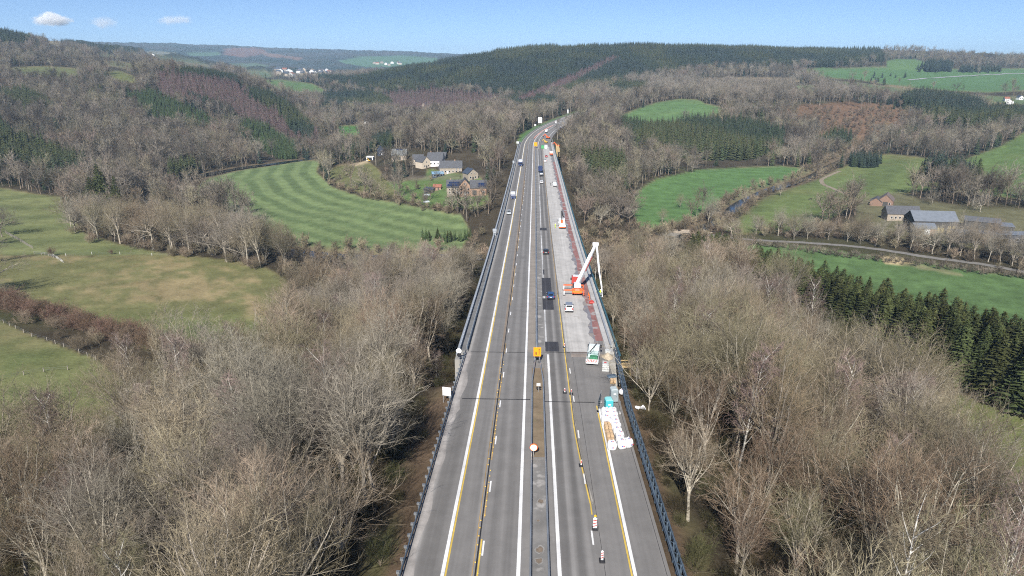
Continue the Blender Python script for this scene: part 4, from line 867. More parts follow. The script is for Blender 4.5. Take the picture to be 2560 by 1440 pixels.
MB_ = MB().box(-.6, .6, -.4, .4, 0, .5).box(-.3, .3, -.2, .2, .5, .75).tube([(-.5, -.45, .25), (.5, -.45, .25)], .22, 10); o = MB_.build('generator', P['red'], None, bevel=.04); o.location = road_pt(152.6, 12.9, .03); tag(o, 'small red generator on the deck edge near the bending worker', 'generator')
# second crane lorry
s2, o2 = on_road(1405, 573); c2 = vehicle('crane_lorry', 'white lorry with dark folding crane standing on the deck with outriggers out', 'crane lorry', s2 + 4, o2 + .1, False)
chassis(c2, -3.8, 3.8, 2.4, (-2.6, 2.6), .5); cab(c2, 2.1, 4.0, 2.4, 2.8, P['white']); MB().box(-1.2, 1.2, -4.0, 1.2, .9, 1.1).build('load_bed', mat('wooden_bed', (.3, .26, .2), vary=.3), c2)
MB().box(-1.22, 1.22, -4.08, -3.96, .9, 1.65).build('tailboard', P['white'], c2); MB().box(-1.15, 1.15, -4.12, -4.06, .55, .82).build('bumper', P['orange'], c2)
for x in (-1, 1): MB().box(x * 1.19 - .04, x * 1.19 + .04, -3.9, 1.1, 1.1, 1.5).build('side_board', P['white'], c2); o_ = MB().bar((x * .5, 1.6, .8), (x * 2.3, 1.6, .8), .2, .2).build('outrigger', m_steel, c2); MB().bar((x * 2.3, 1.6, .8), (x * 2.3, 1.6, .02), .14, .14).build('leg', m_steel, o_)
MB().box(-.4, .4, 1.3, 1.9, 1.0, 2.4).build('crane_column', P['orange'], c2); MB().bar((0, 1.5, 2.4), (-.1, 3.2, 5.6), .38, .5).build('crane_arm', m_black, c2); MB().bar((-.1, 3.2, 5.6), (.6, 2.0, 3.4), .3, .4).build('crane_arm', m_black, c2)
MB().box(-.9, .9, -2.8, -1.2, 1.1, 1.8).build('load', P['white'], c2, bevel=.05)
for px_, py_, lb in [(1388, 570, 'worker in yellow vest beside the outrigger of the white crane lorry'), (1399, 562, 'worker in yellow vest standing at the side of the white crane lorry')]: s, o = on_road(px_, py_); person(lb, road_pt(s, o, .03), 2.0, m_hivis, m_hivis, m_helmw)
fr = empty('tubular_rack', road_pt(on_road(1387, 556)[0], on_road(1387, 556)[1], .02), 0, 'low tubular frame lying open beside the white crane lorry', 'frame'); 
for a, b in [((-1, 0, 1.1), (1, 0, 1.1)), ((-1, 0, 0), (-1, 0, 1.1)), ((1, 0, 0), (1, 0, 1.1)), ((-1, 0, .5), (1, 0, .5))]: MB().bar(a, b, .08).build('tube', m_steel, fr)
# pickup and person further on
s, o = on_road(1387, 467); t = vehicle('pickup', 'white pickup parked on the deck with a person standing next to it', 'pickup', s + 2, o); chassis(t, -2.6, 2.6, 1.9, (-1.6, 1.7), .36); cab(t, .1, 2.7, 1.9, 1.9, P['white'], .45); MB().box(-.95, .95, -2.7, .05, .75, 1.2).build('load_bed', P['white'], t); MB().box(-.8, .8, -2.4, -.1, 1.2, 1.6, .1).build('load', mat('pale_sheeting', (.45, .6, .6)), t, bevel=.06)
s, o = on_road(1377, 465); person('person in dark clothes standing beside the white pickup on the deck', road_pt(s, o, .03), .5, m_darkcloth, m_darkcloth, m_black)
# dropside truck with chevrons
s, o = on_road(1486, 914); t = vehicle('dropside_truck', 'white dropside truck with red and white chevron tailboard carrying glass and nets', 'truck', s + 2.6, o, False, -.16)
chassis(t, -2.9, 2.9, 2.1, (-1.9, 2.1), .37); cab(t, 1.3, 3.1, 2.05, 2.25, P['white'], .45); MB().box(-1.1, 1.1, -3.0, 1.2, .8, .92).build('load_bed', mat('bed_boards', (.34, .4, .38), vary=.2), t)
for x in (-1, 1): MB().box(x * 1.09 - .025, x * 1.09 + .025, -2.95, 1.15, .92, 1.3).build('side_board', P['white'], t)
tb = MB().box(-1.12, 1.12, -3.06, -3.0, .72, 1.32).build('tailboard', P['white'], t); MB().box(-1.1, 1.1, -3.1, -2.95, .48, .68).build('bumper', P['white'], t)
for k in range(8):
    x = -1.0 + .27 * k; sg = 1 if k < 4 else -1; MB().add([(x - .06, -3.066, .76), (x + .07, -3.066, .76), (x + .07 + sg * .2, -3.066, 1.28), (x - .06 + sg * .2, -3.066, 1.28)], [(0, 1, 2, 3)]).build('chevron', P['red'], tb)
rk = MB()
for x in (-1.0, 1.0):
    for y in (-2.2, 1.0): rk.bar((x, y, .9), (x, y, 2.3), .07)
    rk.bar((x, -2.3, 2.3), (x, 2.9, 2.45), .07)
rk.build('ladder_rack', m_steel, t)
for k in range(7): MB().bar((-1.0, -2.0 + .65 * k, 2.33), (1.0, -2.0 + .65 * k, 2.33), .10, .05).build('rack_bar', mat('pale_rack_bar', (.55, .66, .66)), t)
MB().bar((-.5, -2.2, 2.42), (.35, 2.2, 2.48), .12).build('long_pipe', m_black, t); MB().box(-.6, 1.0, -2.7, -1.2, .95, 1.55, .12).build('net_bundle', mat('green_netting', (.05, .2, .11), vary=.4, scale=3), t, bevel=.1); MB().box(-.95, .95, -1.1, 1.0, .95, 1.5, .1).build('glass_pack', mat('pale_green_glass', (.42, .58, .55), .2), t)
# --- materials stored by the blue guardrail
def put(o, px_, py_, label, cat, group=None, rz=0.0, dz=.02):
    s, of = on_road(px_, py_); o.location = road_pt(s, of, dz); o.rotation_euler = (0, 0, road_heading(s) + rz); return tag(o, label, cat, group)
r7 = random.Random(5)
m_bag = mat('white_woven_bag', (.74, .745, .76), vary=.06, scale=3, bump=.6, bscale=3); m_logo_b = mat('blue_print', (.05, .10, .42)); m_logo_r = mat('red_print', (.55, .05, .07)); m_card = mat('brown_cement_sack', (.47, .33, .20), vary=.25, scale=3); m_wrap = mat('milky_wrap', (.55, .56, .55), .35, vary=.2, scale=4)
def bag_mesh(seed):
    rr = random.Random(seed); bm = bmesh.new(); bmesh.ops.create_cube(bm, size=1.0); bmesh.ops.subdivide_edges(bm, edges=list(bm.edges), cuts=4, use_grid_fill=True)
    for v in bm.verts:
        x, y, z = v.co; bulge = 1.0 + .22 * (1 - (2 * z) ** 2) ; rnd_ = (x * x + y * y) ** .5; c = 1 - .22 * max(0, rnd_ - .5) / .21
        v.co = Vector((x * bulge * c, y * bulge * c, z * (.92 + .06 * rr.random()) + (.09 * (1 - rnd_ * 1.6) if z > .4 else 0))) + Vector((rr.uniform(-.025, .025),) * 3)
    me_ = bpy.data.meshes.new('bag_body'); bm.to_mesh(me_); bm.free(); me_.materials.append(m_bag); me_.polygons.foreach_set('use_smooth', [True] * len(me_.polygons)); return me_
bagm = [bag_mesh(k) for k in range(3)]
def big_bag(s, off, label, grp, sc=1.0, rz=0):
    root = empty('big_bag', road_pt(s, off, .03), road_heading(s) + rz, label, 'bag', grp); o = link(bpy.data.objects.new('bag_body', r7.choice(bagm)), root); o.location = (0, 0, .5); root.scale = (sc, sc, sc)
    lp = None
    for x in (-1, 1):
        for y in (-1, 1): MB().tube([(x * .36, y * .38, .9), (x * .26, y * .3, 1.12), (x * .12, y * .36, .95)], .035, 5).build('lifting_loop', m_bag, root)
    x0 = r7.uniform(-.3, .05)
    for m, dx in ((m_logo_b, 0), (m_logo_r, .2)): MB().add([(x0 + dx, -.625, .42), (x0 + dx + .17, -.625, .42), (x0 + dx + .17, -.632, .58), (x0 + dx, -.632, .58)], [(0, 1, 2, 3)]).build('print', m, root); MB().add([(x0 + dx, -.1, 1.075), (x0 + dx + .15, -.1, 1.075), (x0 + dx + .15, .05, 1.08), (x0 + dx, .05, 1.08)], [(0, 1, 2, 3)]).build('print', m, root)
    return root
def sack_pallet(s, off, label, grp, layers=4, wrap=False, W=1.0):
    root = empty('sack_pallet', road_pt(s, off, .03), road_heading(s) + r7.uniform(-.05, .05), label, 'pallet', grp)
    wd = mat('pallet_wood', (.36, .26, .15), vary=.2) if 'pw' not in globals() else globals()['pw']; globals()['pw'] = wd
    for k in range(5): MB().box(-W/2, W/2, -.5 + .22 * k, -.38 + .22 * k, .1, .13).build('slat', wd, root)
    for x in (-.42, 0, .42): MB().box(x - .05, x + .05, -.5, .5, 0, .095).build('runner', wd, root)
    pr = None
    for l in range(layers):
        for a in range(2):
            for b in range(3):
                if pr is None: pr = MB().box(-.22, .22, -.145, .145, 0, .14).build('sack', m_card if not wrap else m_wrap, root, bevel=.045); o = pr
                else: o = pr.copy(); COL.objects.link(o)
                o.location = (-.24 + .48 * a + r7.uniform(-.02, .02), -.32 + .32 * b, .14 + .145 * l); o.rotation_euler.z = r7.uniform(-.08, .08)
    return root
# two rows of big bags with sack pallets in between
for k, s in enumerate([81.6, 91.0, 92.2]): big_bag(s, 9.95 + (.15 if k else 0), 'full white big bag in the front row beside the yellow line', 'front row of white big bags', 1.08, r7.uniform(-.2, .2))
big_bag(89.7, 9.9, 'full white big bag in the front row beside the yellow line', 'front row of white big bags', 1.05)
for k, s in enumerate([82.9, 84.1, 85.3, 86.5, 87.8]): sack_pallet(s, 9.95, 'pallet of brown cement sacks between the white big bags', 'sack pallets between the bags', 5 + k % 2)
for k, s in enumerate([82.0, 83.4, 84.6, 85.9, 87.1, 88.4, 89.6, 90.9, 92.2]): big_bag(s, 11.25 + r7.uniform(-.1, .15), 'full white big bag in the rear row along the blue guardrail', 'rear row of white big bags', 1.05 + r7.uniform(-.05, .1), r7.uniform(-.3, .3))
big_bag(82.4, 12.2, 'rounded white big bag bulging towards the blue guardrail at the end of the stack', None, 1.1, .5); big_bag(88.9, 10.6, 'white big bag with a red and blue print laid on top of the others', None, .9)
# toilets
def toilet(px_, py_, label, body_m, roof_m):
    r = empty('portable_toilet', (0, 0, 0), 0, label, 'toilet'); put(r, px_, py_, label, 'toilet', None, .12); w = .58
    MB().box(-w, w, -w, w, .12, 2.1).build('cabin', body_m, r, bevel=.05); MB().box(-w - .02, w + .02, -w - .02, w + .02, 0, .12).build('base', m_black, r); MB().prism_y([(-w, 2.1), (w, 2.1), (w * .7, 2.3), (-w * .7, 2.3)], -w, w).build('roof', roof_m, r, bevel=.04)
    dr = MB().box(-.42, .42, -w - .03, -w - .002, .18, 1.98).build('door', body_m, r); MB().box(.28, .36, -w - .06, -w - .031, 1.0, 1.12).build('handle', m_black, dr); MB().box(-.2, .2, -w - .036, -w - .031, 1.4, 1.62).build('notice', P['white'], dr)
    for k in range(3): MB().box(w + .002, w + .02, -.4, .4, 1.55 + .14 * k, 1.62 + .14 * k).build('vent_slat', body_m, r)
toilet(1521, 1030, 'turquoise portable toilet standing next to the white big bags', mat('turquoise_plastic', (.06, .40, .44), .45, vary=.08), mat('pale_turquoise_roof', (.25, .62, .64), .5))
toilet(1534, 1003, 'grey portable toilet standing behind the turquoise one', mat('grey_plastic_shell', (.27, .32, .34), .5, vary=.1), mat('milky_roof', (.42, .48, .5), .4))
# mesh fence with dark sheet
f = empty('site_fence', (0, 0, 0)); put(f, 1501, 1030, 'mesh site fence panels standing around the turquoise toilet', 'fence')
for a, b in [((-.4, 0), (.35, 3.2)), ((-.4, 0), (2.9, -.3))]:
    A, B = Vector((*a, 0)), Vector((*b, 0)); pn_ = MB(); n = 9
    for k in range(n + 1): p_ = A.lerp(B, k / n); pn_.bar(p_ + Vector((0, 0, .15)), p_ + Vector((0, 0, 1.95)), .02)
    for k in range(6): pn_.bar(A + Vector((0, 0, .2 + .34 * k)), B + Vector((0, 0, .2 + .34 * k)), .02)
    pn_.build('mesh_panel', m_steel, f)
    for p_ in (A, B): MB().tube([p_, p_ + Vector((0, 0, 2.05))], .035, 6).build('post', m_steel, f); MB().box(p_.x - .12, p_.x + .12, p_.y - .35, p_.y + .35, 0, .13).build('foot_block', m_kerb, f)
MB().bar((-.36, .2, 1.1), (.28, 2.9, 1.1), .04, 1.6).build('dark_sheet', m_steelblue, f)
# stacks before the viaduct
o = empty('pallet_stack', (0, 0, 0)); put(o, 1514, 925, 'stack of grey wrapped blocks beside the dropside truck', 'pallet', None, -.1)
for k in range(4): MB().box(-.6, .6, -.8, .8, .02 + .36 * k, .34 + .36 * k).build('block_layer', m_wrap, o, bevel=.05)
MB().box(-.3, .1, -.3, .1, 1.47, 1.5).build('print', m_logo_r, o)
sp_ = MB(); 
for i in range(5):
    for k in range(12): a = k * math.tau / 12; q = 1.1 * (1 - i / 4.6) * (1 + .12 * math.sin(3 * a + i)); sp_.v.append((q * math.cos(a), q * 1.3 * math.sin(a), .22 * i))
sp_.f = [(i*12 + k, i*12 + (k+1) % 12, i*12 + 12 + (k+1) % 12, i*12 + 12 + k) for i in range(4) for k in range(12)] + [tuple(range(48, 60))]
put(sp_.build('sand_heap', mat('pale_sand', (.45, .38, .29), vary=.25, scale=3, bump=.5), None, True), 1519, 893, 'small heap of pale sand between the dropside truck and the guardrail', 'sand heap', None, 0, .0)
s_, o_ = on_road(1534, 958); sack_pallet(s_, o_ - .1, 'pallet of brown sacks standing alone before the grey toilet', None, 4)
s_, o_ = on_road(1537, 975); sack_pallet(s_, o_, 'low half used sack pallet next to torn white bags', None, 2); big_bag(s_ - 1.3, o_ - .2, 'half empty white big bag slumped behind the grey toilet', None, .75, .4); big_bag(s_ - 1.6, o_ + .95, 'torn white big bag squeezed against the guardrail by the grey toilet', None, .72, .9)
o = MB().box(-.9, .9, -.6, .6, 0, .35, .2).build('folded_tarpaulin', m_steelblue, None, bevel=.12); put(o, 1530, 942, 'dark blue folded tarpaulin lying before the sack pallet', 'tarpaulin', None, .3)
o = MB().tube([(0, 0, 0), (0, 0, .7)], .62, 14).build('wire_drum', m_wrap, None); put(o, 1520, 884, 'grey round drum at the end of the parapet', 'drum')
tp = empty('timber_platform', road_pt(114.5, 16.0, -1.1), road_heading(114), 'new yellow timber work platform outside the guardrail at the abutment', 'platform'); m_timb = mat('new_timber', (.55, .40, .2), vary=.15)
for y in (-1.1, 1.1): MB().bar((-1.3, y, 1.9), (1.5, y, 1.9), .12, .2).build('handrail', m_timb, tp)
for x in (-1.2, 1.4):
    for y in (-1.1, 1.1): MB().bar((x, y, -2.5), (x, y, 1.9), .12).build('post', m_timb, tp)
for k in range(9): MB().box(-1.25, 1.45, -1.1 + .25 * k, -.88 + .25 * k, .55, .60).build('plank', m_timb, tp)
tp.scale = (.62, .62, .62)
lv, lf = [], []
for i in range(5):
    for j in range(4): lv.append((.42 * i - .8 + r7.uniform(-.1, .1), .35 * j - .5 + r7.uniform(-.1, .1), .18 + r7.uniform(-.14, .2)))
lf = [(i*4 + j, i*4 + 4 + j, i*4 + 5 + j, i*4 + 1 + j) for i in range(4) for j in range(3)]
g = gpt(1600, 1025); o = mesh_obj('plastic_sheet', lv, lf, m_bag); o.location = (g.x, g.y, g.z + .25); o.modifiers.new('t', 'SOLIDIFY').thickness = .015; tag(o, 'crumpled white plastic sheet caught in the scrub below the guardrail', 'plastic sheet')
# --- signs, beacons, markers
m_signo = mat('orange_sign_face', (.85, .33, .01), .5); m_postg = mat('sign_post_grey', (.42, .43, .44), .5, .4); m_signw = mat('white_sign_face', (.78, .79, .8), .5)
s, o = on_road(1343, 906); sg = empty('lane_sign', road_pt(s, o, 0), road_heading(s), 'orange lane diversion sign with black arrows on the median', 'sign')
for x in (-.45, .45): MB().tube([(x, .05, 0), (x, .05, 2.9)], .05, 6).build('post', m_postg, sg); MB().box(x - .2, x + .2, -.3, .4, 0, .16).build('foot_block', m_black, sg)
pnl = MB().box(-.68, .68, -.02, .02, 1.2, 2.95).build('panel', m_signo, sg, bevel=.008)
for x, z0, z1 in ((-.38, 1.5, 2.05), (-.12, 1.5, 2.05), (.32, 1.45, 2.6)): MB().box(x - .055, x + .055, -.035, -.021, z0, z1).build('arrow_shaft', m_black, pnl)
MB().add([(.2, -.028, 2.45), (.44, -.028, 2.45), (.32, -.028, 2.75)], [(0, 1, 2)]).build('arrow_head', m_black, pnl); MB().box(-.62, .62, .05, .12, .9, 1.15).build('battery_box', m_black, sg)
s, o = on_road(1334, 1141); sg = empty('warning_beacon', road_pt(s, o, 0), road_heading(s), 'large round glowing orange warning lamp at the start of the soil median', 'warning lamp')
MB().tube([(0, 0, 0), (0, 0, 1.1)], .05, 8).build('post', m_postg, sg); MB().tube([(0, -.05, 1.35), (0, .12, 1.35)], .52, 28).build('lamp_rim', P['orange'], sg)
MB().tube([(0, -.085, 1.35), (0, -.055, 1.35)], .42, 28).build('lamp_glass', mat('lit_lamp_lens', (1.0, .78, .5), .3, emit=1.6), sg)
s, o = on_road(1346, 980); sg = empty('marker_sign', road_pt(s, o, 0), road_heading(s), 'small white marker sign on a thin post in the soil median', 'sign'); MB().tube([(0, 0, 0), (0, 0, 1.3)], .035, 6).build('post', m_postg, sg); MB().box(-.3, .3, -.03, .03, 1.1, 1.55).build('panel', m_signw, sg); MB().tube([(-.22, -.05, .72), (-.22, .05, .72)], .16, 12).build('black_lamp', m_black, sg); MB().tube([(.22, -.05, .72), (.22, .05, .72)], .16, 12).build('black_lamp', m_black, sg)
def delineator(s, off, label, lamp=False, h=1.15, w=.24, group=None):
    r = empty('delineator', road_pt(s, off, .02), road_heading(s), label, 'delineator', group); MB().box(-.3, .3, -.45, .35, 0, .09).build('base_plate', m_black, r, bevel=.02); p_ = MB().prism_y([(-w/2, .1), (w/2, .1), (w/2, h), (0, h + .12), (-w/2, h)], -.03, .03).build('panel', m_signw, r)
    for k in range(3): z = .25 + k * (h - .3) / 3; MB().add([(-w/2 + .01, -.034, z), (w/2 - .01, -.034, z + .1), (w/2 - .01, -.034, z + .24), (-w/2 + .01, -.034, z + .14)], [(0, 1, 2, 3)]).build('red_stripe', P['red'], p_)
    if lamp: MB().tube([(0, -.04, h + .28), (0, .06, h + .28)], .14, 12).build('lamp', P['yellow'], r)
    return r
s, o = on_road(1487, 1322); delineator(s, o, 'wide lane delineator with yellow lamp at the head of the site barrier', True, 1.35, .42)
s, o = on_road(1505, 1402); delineator(s, o, 'narrow red and white delineator standing before the lamp delineator')
for px_, py_, lb in [(1453, 1164, 'small red and white delineator beside the broken line near the big bags'), (1428, 985, 'small red and white delineator across from the grey toilet'), (1412, 982, 'low marker post at the foot of the site barrier near the dropside truck'), (1411, 868, 'small marker post at the start of the bare concrete')]: s, o = on_road(px_, py_); delineator(s, o, lb, False, .75, .16)
# yellow studs along the old joint
st_m = mat('yellow_road_stud', (.8, .5, .05), .4); r9 = random.Random(2); pr = None
for k in range(46):
    s = 50 + k * 1.42 + r9.uniform(-.3, .3); of = r9.choice([-6.12, -6.12, -6.5])
    if pr is None: pr = MB().box(-.07, .07, -.07, .07, 0, .04, .02).build('road_stud', st_m, motorway); ob = pr
    else: ob = pr.copy(); COL.objects.link(ob); ob.parent = motorway
    ob.location = road_pt(s, of, .012)
# billboard side
s, o = on_road(1120, 1000); r = empty('billboard', road_pt(s, -14.35, -.6), road_heading(s) - .22, 'white billboard panel on posts behind the guardrail', 'billboard')
MB().box(-.7, .7, -.05, .05, 1.4, 2.8).build('panel', m_signw, r, bevel=.02); MB().box(-.74, .74, -.09, -.052, 1.34, 1.42).build('frame', m_postg, r)
for x in (-.6, .6): MB().tube([(x, .09, -.6), (x, .09, 2.7)], .05, 6).build('post', m_postg, r)
r = empty('round_sign', road_pt(114, -14.3, -.2), road_heading(114), 'round white traffic sign back at the end of the parapet', 'sign'); MB().tube([(0, .06, -.3), (0, .06, 2.6)], .045, 8).build('post', m_postg, r); MB().tube([(0, -.02, 2.2), (0, .02, 2.2)], .5, 24).build('disc', m_signw, r); MB().tube([(0, -.034, 1.45), (0, -.01, 1.45)], .36, 20).build('dark_disc', m_black, r)  # lower black disc stands in for the cast shadow of the sign
s, o = on_road(1243, 590); r = empty('equipment_mast', road_pt(s, -14.6, .2), road_heading(s), 'pale equipment cabinet standing up from the parapet', 'cabinet'); MB().box(-.5, .5, -.4, .4, 0, 1.5).build('cabinet', m_parapet, r, bevel=.05); MB().box(-.7, .7, -.5, .5, 1.5, 2.4).build('hood', m_parapet, r, bevel=.06); MB().box(-.25, .25, -.43, -.401, .5, 1.0).build('hatch', m_black, r)
for px_, py_, w, z0, z1, lb, cc, of in [(1359, 312, 4.6, 2.2, 8.5, 'tall white back of a road sign on the grass bank of the curve', m_signw, -17.5), (1346, 320, 1.8, 2.4, 4.4, 'small white sign below the tall one on the grass bank', m_signw, -15.5), (1300, 364, 1.8, 2.0, 3.6, 'white sign at the far end of the viaduct parapet', m_signw, -15.2), (1289, 410, 1.2, 1.0, 2.4, 'pale box sign on the viaduct parapet beside the lorry', m_parapet, -14.8), (1341, 370, 2.6, 1.6, 4.8, 'orange warning sign on the median at the far end of the viaduct', m_signo, 0), (1398, 312, 1.6, 2.2, 4.6, 'white sign in the median of the far curve', m_signw, .5), (1427, 287, 1.6, 2.0, 7.0, 'slim pale mast with sign beside the far curve', m_signw, -15.5)]:
    s, o = on_road(px_, py_); r = empty('road_sign', road_pt(s, of, -.2), road_heading(s), lb, 'sign'); MB().box(-w/2, w/2, -.04, .04, z0, z1).build('panel', cc, r, bevel=.01)
    for x in (-w * .35, w * .35): MB().tube([(x, .09, 0), (x, .09, z1 - .1)], .07, 6).build('post', m_postg, r)
# far works
s, o = on_road(1361, 371); r = vehicle('site_container', 'green and white site containers at the far end of the closed deck', 'container', s, o)
for x, m, h in ((-1.4, P['green'], 2.5), (1.2, P['white'], 2.6)): MB().box(x - 1.15, x + 1.15, -3, 3, .1, h).build('container_box', m, r, bevel=.05)
for k in range(6): MB().box(-2.56, -2.545, -2.6 + .9 * k, -2.3 + .9 * k, .3, 2.3).build('rib', P['green'], r)
def digger(px_, py_, lb, m, pt=None, sc=1.0):
    if pt is None: s, o = on_road(px_, py_); pt = road_pt(s, o, .02)
    r = empty('excavator', pt, 1.1, lb, 'excavator')
    for x in (-1, 1): MB().prism_x([(-1.6, .2), (-1.3, 0), (1.3, 0), (1.6, .2), (1.6, .6), (1.3, .8), (-1.3, .8), (-1.6, .6)], x * 1.1 - .25, x * 1.1 + .25).build('track', m_black, r)
    MB().box(-1.2, 1.2, -1.7, 1.2, .9, 1.9).build('body', m, r, bevel=.1); c_ = MB().box(-1.1, -.1, .2, 1.6, 1.9, 2.9, .08).build('cab', m, r, bevel=.06); MB().box(-1.0, -.2, 1.56, 1.62, 2.0, 2.7).build('windscreen', m_glass, c_)
    MB().bar((.4, 1.1, 1.7), (.4, 3.2, 4.2), .35, .5).build('boom', m, r); MB().bar((.4, 3.2, 4.2), (.4, 5.0, 2.4), .28, .4).build('arm', m, r); MB().prism_x([(4.7, 2.4), (5.3, 2.3), (5.2, 1.5), (4.6, 1.6)], 0, .8).build('bucket', m_black, r); r.scale = (sc,) * 3
digger(1370, 347, 'orange excavator at the far end of the works in the curve', P['orange']); digger(1395, 384, 'orange lifting machine outside the parapet at the far abutment', P['orange'], road_pt(585, 18.5, -1.5))
digger(1365, 358, 'yellow excavator standing among the site containers', P['yellow'], None, .8)
cn = None
for k in range(22):                                        # cones closing the carriageway in the curve
    s = 650 + 7 * k; of = -3.5 + .12 * k
    r = empty('traffic_cone', road_pt(s, of, .02), 0, 'orange and white traffic cone in the line across the far curve', 'cone', 'cones closing the far lane'); MB().tube([(0, 0, .04), (0, 0, .95)], [.3, .07], 8).build('cone', P['orange'], r); MB().tube([(0, 0, .42), (0, 0, .65)], [.225, .16], 8).build('white_band', m_signw, r); MB().box(-.38, .38, -.38, .38, 0, .05).build('base', m_black, r)
sc_ = empty('scaffold', road_pt(560, 17.0, -2), road_heading(560), 'yellowish scaffold hanging outside the parapet at the far abutment', 'scaffold')
for k in range(9):
    for x in (0, 1.6): MB().bar((x, -22 + 5 * k, -2), (x, -22 + 5 * k, 4.5), .14).build('post', m_timb, sc_)
for z in (0, 2, 4):
    for x in (0, 1.6): MB().bar((x, -23, z), (x, 19, z), .14).build('ledger', m_timb, sc_)
MB().box(0, 1.6, -23, 19, 1.9, 1.96).build('deck_boards', m_timb, sc_)
# ------------------------------------------------------------------ buildings
m_slate = mat('slate_roof', (.085, .088, .098), .7, vary=.3, scale=1.2); m_slateb = mat('blue_slate_roof', (.055, .07, .10), .6, vary=.25, scale=1.2); m_stone = mat('field_stone_wall', (.33, .28, .225), vary=.35, scale=2.2, bump=.6); m_brick = mat('orange_brick_wall', (.34, .225, .16), vary=.35, scale=3, bump=.4); m_cream = mat('cream_render', (.55, .47, .37), vary=.12); m_whitew = mat('white_render', (.72, .72, .70), vary=.08)
m_oldbrick = mat('sooty_brick_wall', (.24, .155, .115), vary=.35, scale=3); m_barnm = mat('pale_metal_roof', (.24, .265, .30), .45, .4, vary=.15, scale=.6); m_board = mat('dark_board_wall', (.07, .068, .065), vary=.3, scale=2); m_solar = mat('solar_panel_glass', (.012, .025, .075), .12, spec=.7); m_woodroof = mat('weathered_board_roof', (.16, .13, .12), vary=.3, scale=2); m_yel = mat('yellow_door', (.42, .34, .16)); m_wframe = mat('white_window_frame', (.7, .7, .7)); m_blueglass = mat('blue_glass_roof', (.20, .33, .46), .2, spec=.6); m_redtile = mat('red_tile_roof', (.27, .11, .075), vary=.25, scale=2)
def house(name, label, loc, rz, w, d, he, hr, wall, roof, axis='x', windows=(), door=None, chim=(), solar=(), front_wall=None, cat='house', gable_wall=None, group=None, flat=False):
    """w along local x, d along y (front faces -y); ridge along axis; windows = (face, u, z, w, h)"""
    r = empty(name, loc, rz, label, cat, group); W, D = w / 2, d / 2
    if axis == 'x': body = MB().prism_x([(-D, -1.5), (D, -1.5), (D, he), (0, hr), (-D, he)] if not flat else [(-D, -1.5), (D, -1.5), (D, hr), (-D, he)], -W, W)
    else: body = MB().prism_y([(-W, -1.5), (W, -1.5), (W, he), (0, hr), (-W, he)], -D, D)
    wl = body.build('wall', wall, r)
    ov = .35
    def slab(a0, a1, b0, b1, sgn):
        """one roof slope as a slab"""
        t = .16
        if axis == 'x': v_ = [(-W - ov, a0, a1), (W + ov, a0, a1), (W + ov, b0, b1), (-W - ov, b0, b1)]
        else: v_ = [(a0, -D - ov, a1), (a0, D + ov, a1), (b0, D + ov, b1), (b0, -D - ov, b1)]
        v_ = [(x, y, z + .03) for x, y, z in v_]; v2 = [(x, y, z + t) for x, y, z in v_]
        return MB().add(v_ + v2, [(0, 1, 2, 3), (4, 5, 6, 7), (0, 1, 5, 4), (1, 2, 6, 5), (2, 3, 7, 6), (3, 0, 4, 7)]).build('roof', roof, r)
    half = D if axis == 'x' else W; k = (hr - he) / half
    if flat: rf = slab(-D - ov, he - .0, D + ov, hr, 1)
    else: rf = slab(-half - ov, he - k * ov, 0, hr, -1); rf2 = slab(half + ov, he - k * ov, 0, hr, 1)
    for (cx_, cy_) in chim: MB().box(cx_ - .35, cx_ + .35, cy_ - .3, cy_ + .3, he + .2, hr + .9).build('chimney', m_brick, rf)
    for (fc, u, z, ww, wh) in windows:
        fr_, gl = MB(), MB(); e = .09
        def bx(m_, uu, zz, a, b, dep0, dep1):
            if fc == 'f': m_.box(uu - a, uu + a, -D - dep1, -D - dep0, zz, zz + b)
            elif fc == 'b': m_.box(uu - a, uu + a, D + dep0, D + dep1, zz, zz + b)
            elif fc == 'r': m_.box(W + dep0, W + dep1, uu - a, uu + a, zz, zz + b)
            else: m_.box(-W - dep1, -W - dep0, uu - a, uu + a, zz, zz + b)
        bx(fr_, u, z, ww / 2 + e, wh + e, -.05, .05); f_ = fr_.build('window', m_wframe, r); bx(gl, u, z + e, ww / 2, wh - e, .052, .07); gl.build('pane', m_glass, f_)
    if door:
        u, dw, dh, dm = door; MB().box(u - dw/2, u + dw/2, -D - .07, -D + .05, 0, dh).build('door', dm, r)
    for (sx0, sx1, t0, t1, side) in solar:           # panels along a slope: t from eaves (0) to ridge (1)
        nx = max(1, int((sx1 - sx0) / 1.1))
        for i in range(nx):
            x0 = sx0 + (sx1 - sx0) * i / nx + .04; x1 = sx0 + (sx1 - sx0) * (i + 1) / nx - .04; q = []
            for (x, t) in ((x0, t0), (x1, t0), (x1, t1), (x0, t1)): q.append((x, side * -D * (1 - t), he + (hr - he) * t + .30))
            MB().add(q + [(a, b, c - .05) for a, b, c in q], [(0, 1, 2, 3), (4, 5, 6, 7), (0, 1, 5, 4), (1, 2, 6, 5), (2, 3, 7, 6), (3, 0, 4, 7)]).build('solar_panel', m_solar, rf)
    return r
def at(px_, py_, dz=0.0): g = gpt(px_, py_); g.z += dz; return g
wn_ = lambda z, us, ww=1.0, wh=1.3, f='f': tuple((f, u, z, ww, wh) for u in us)
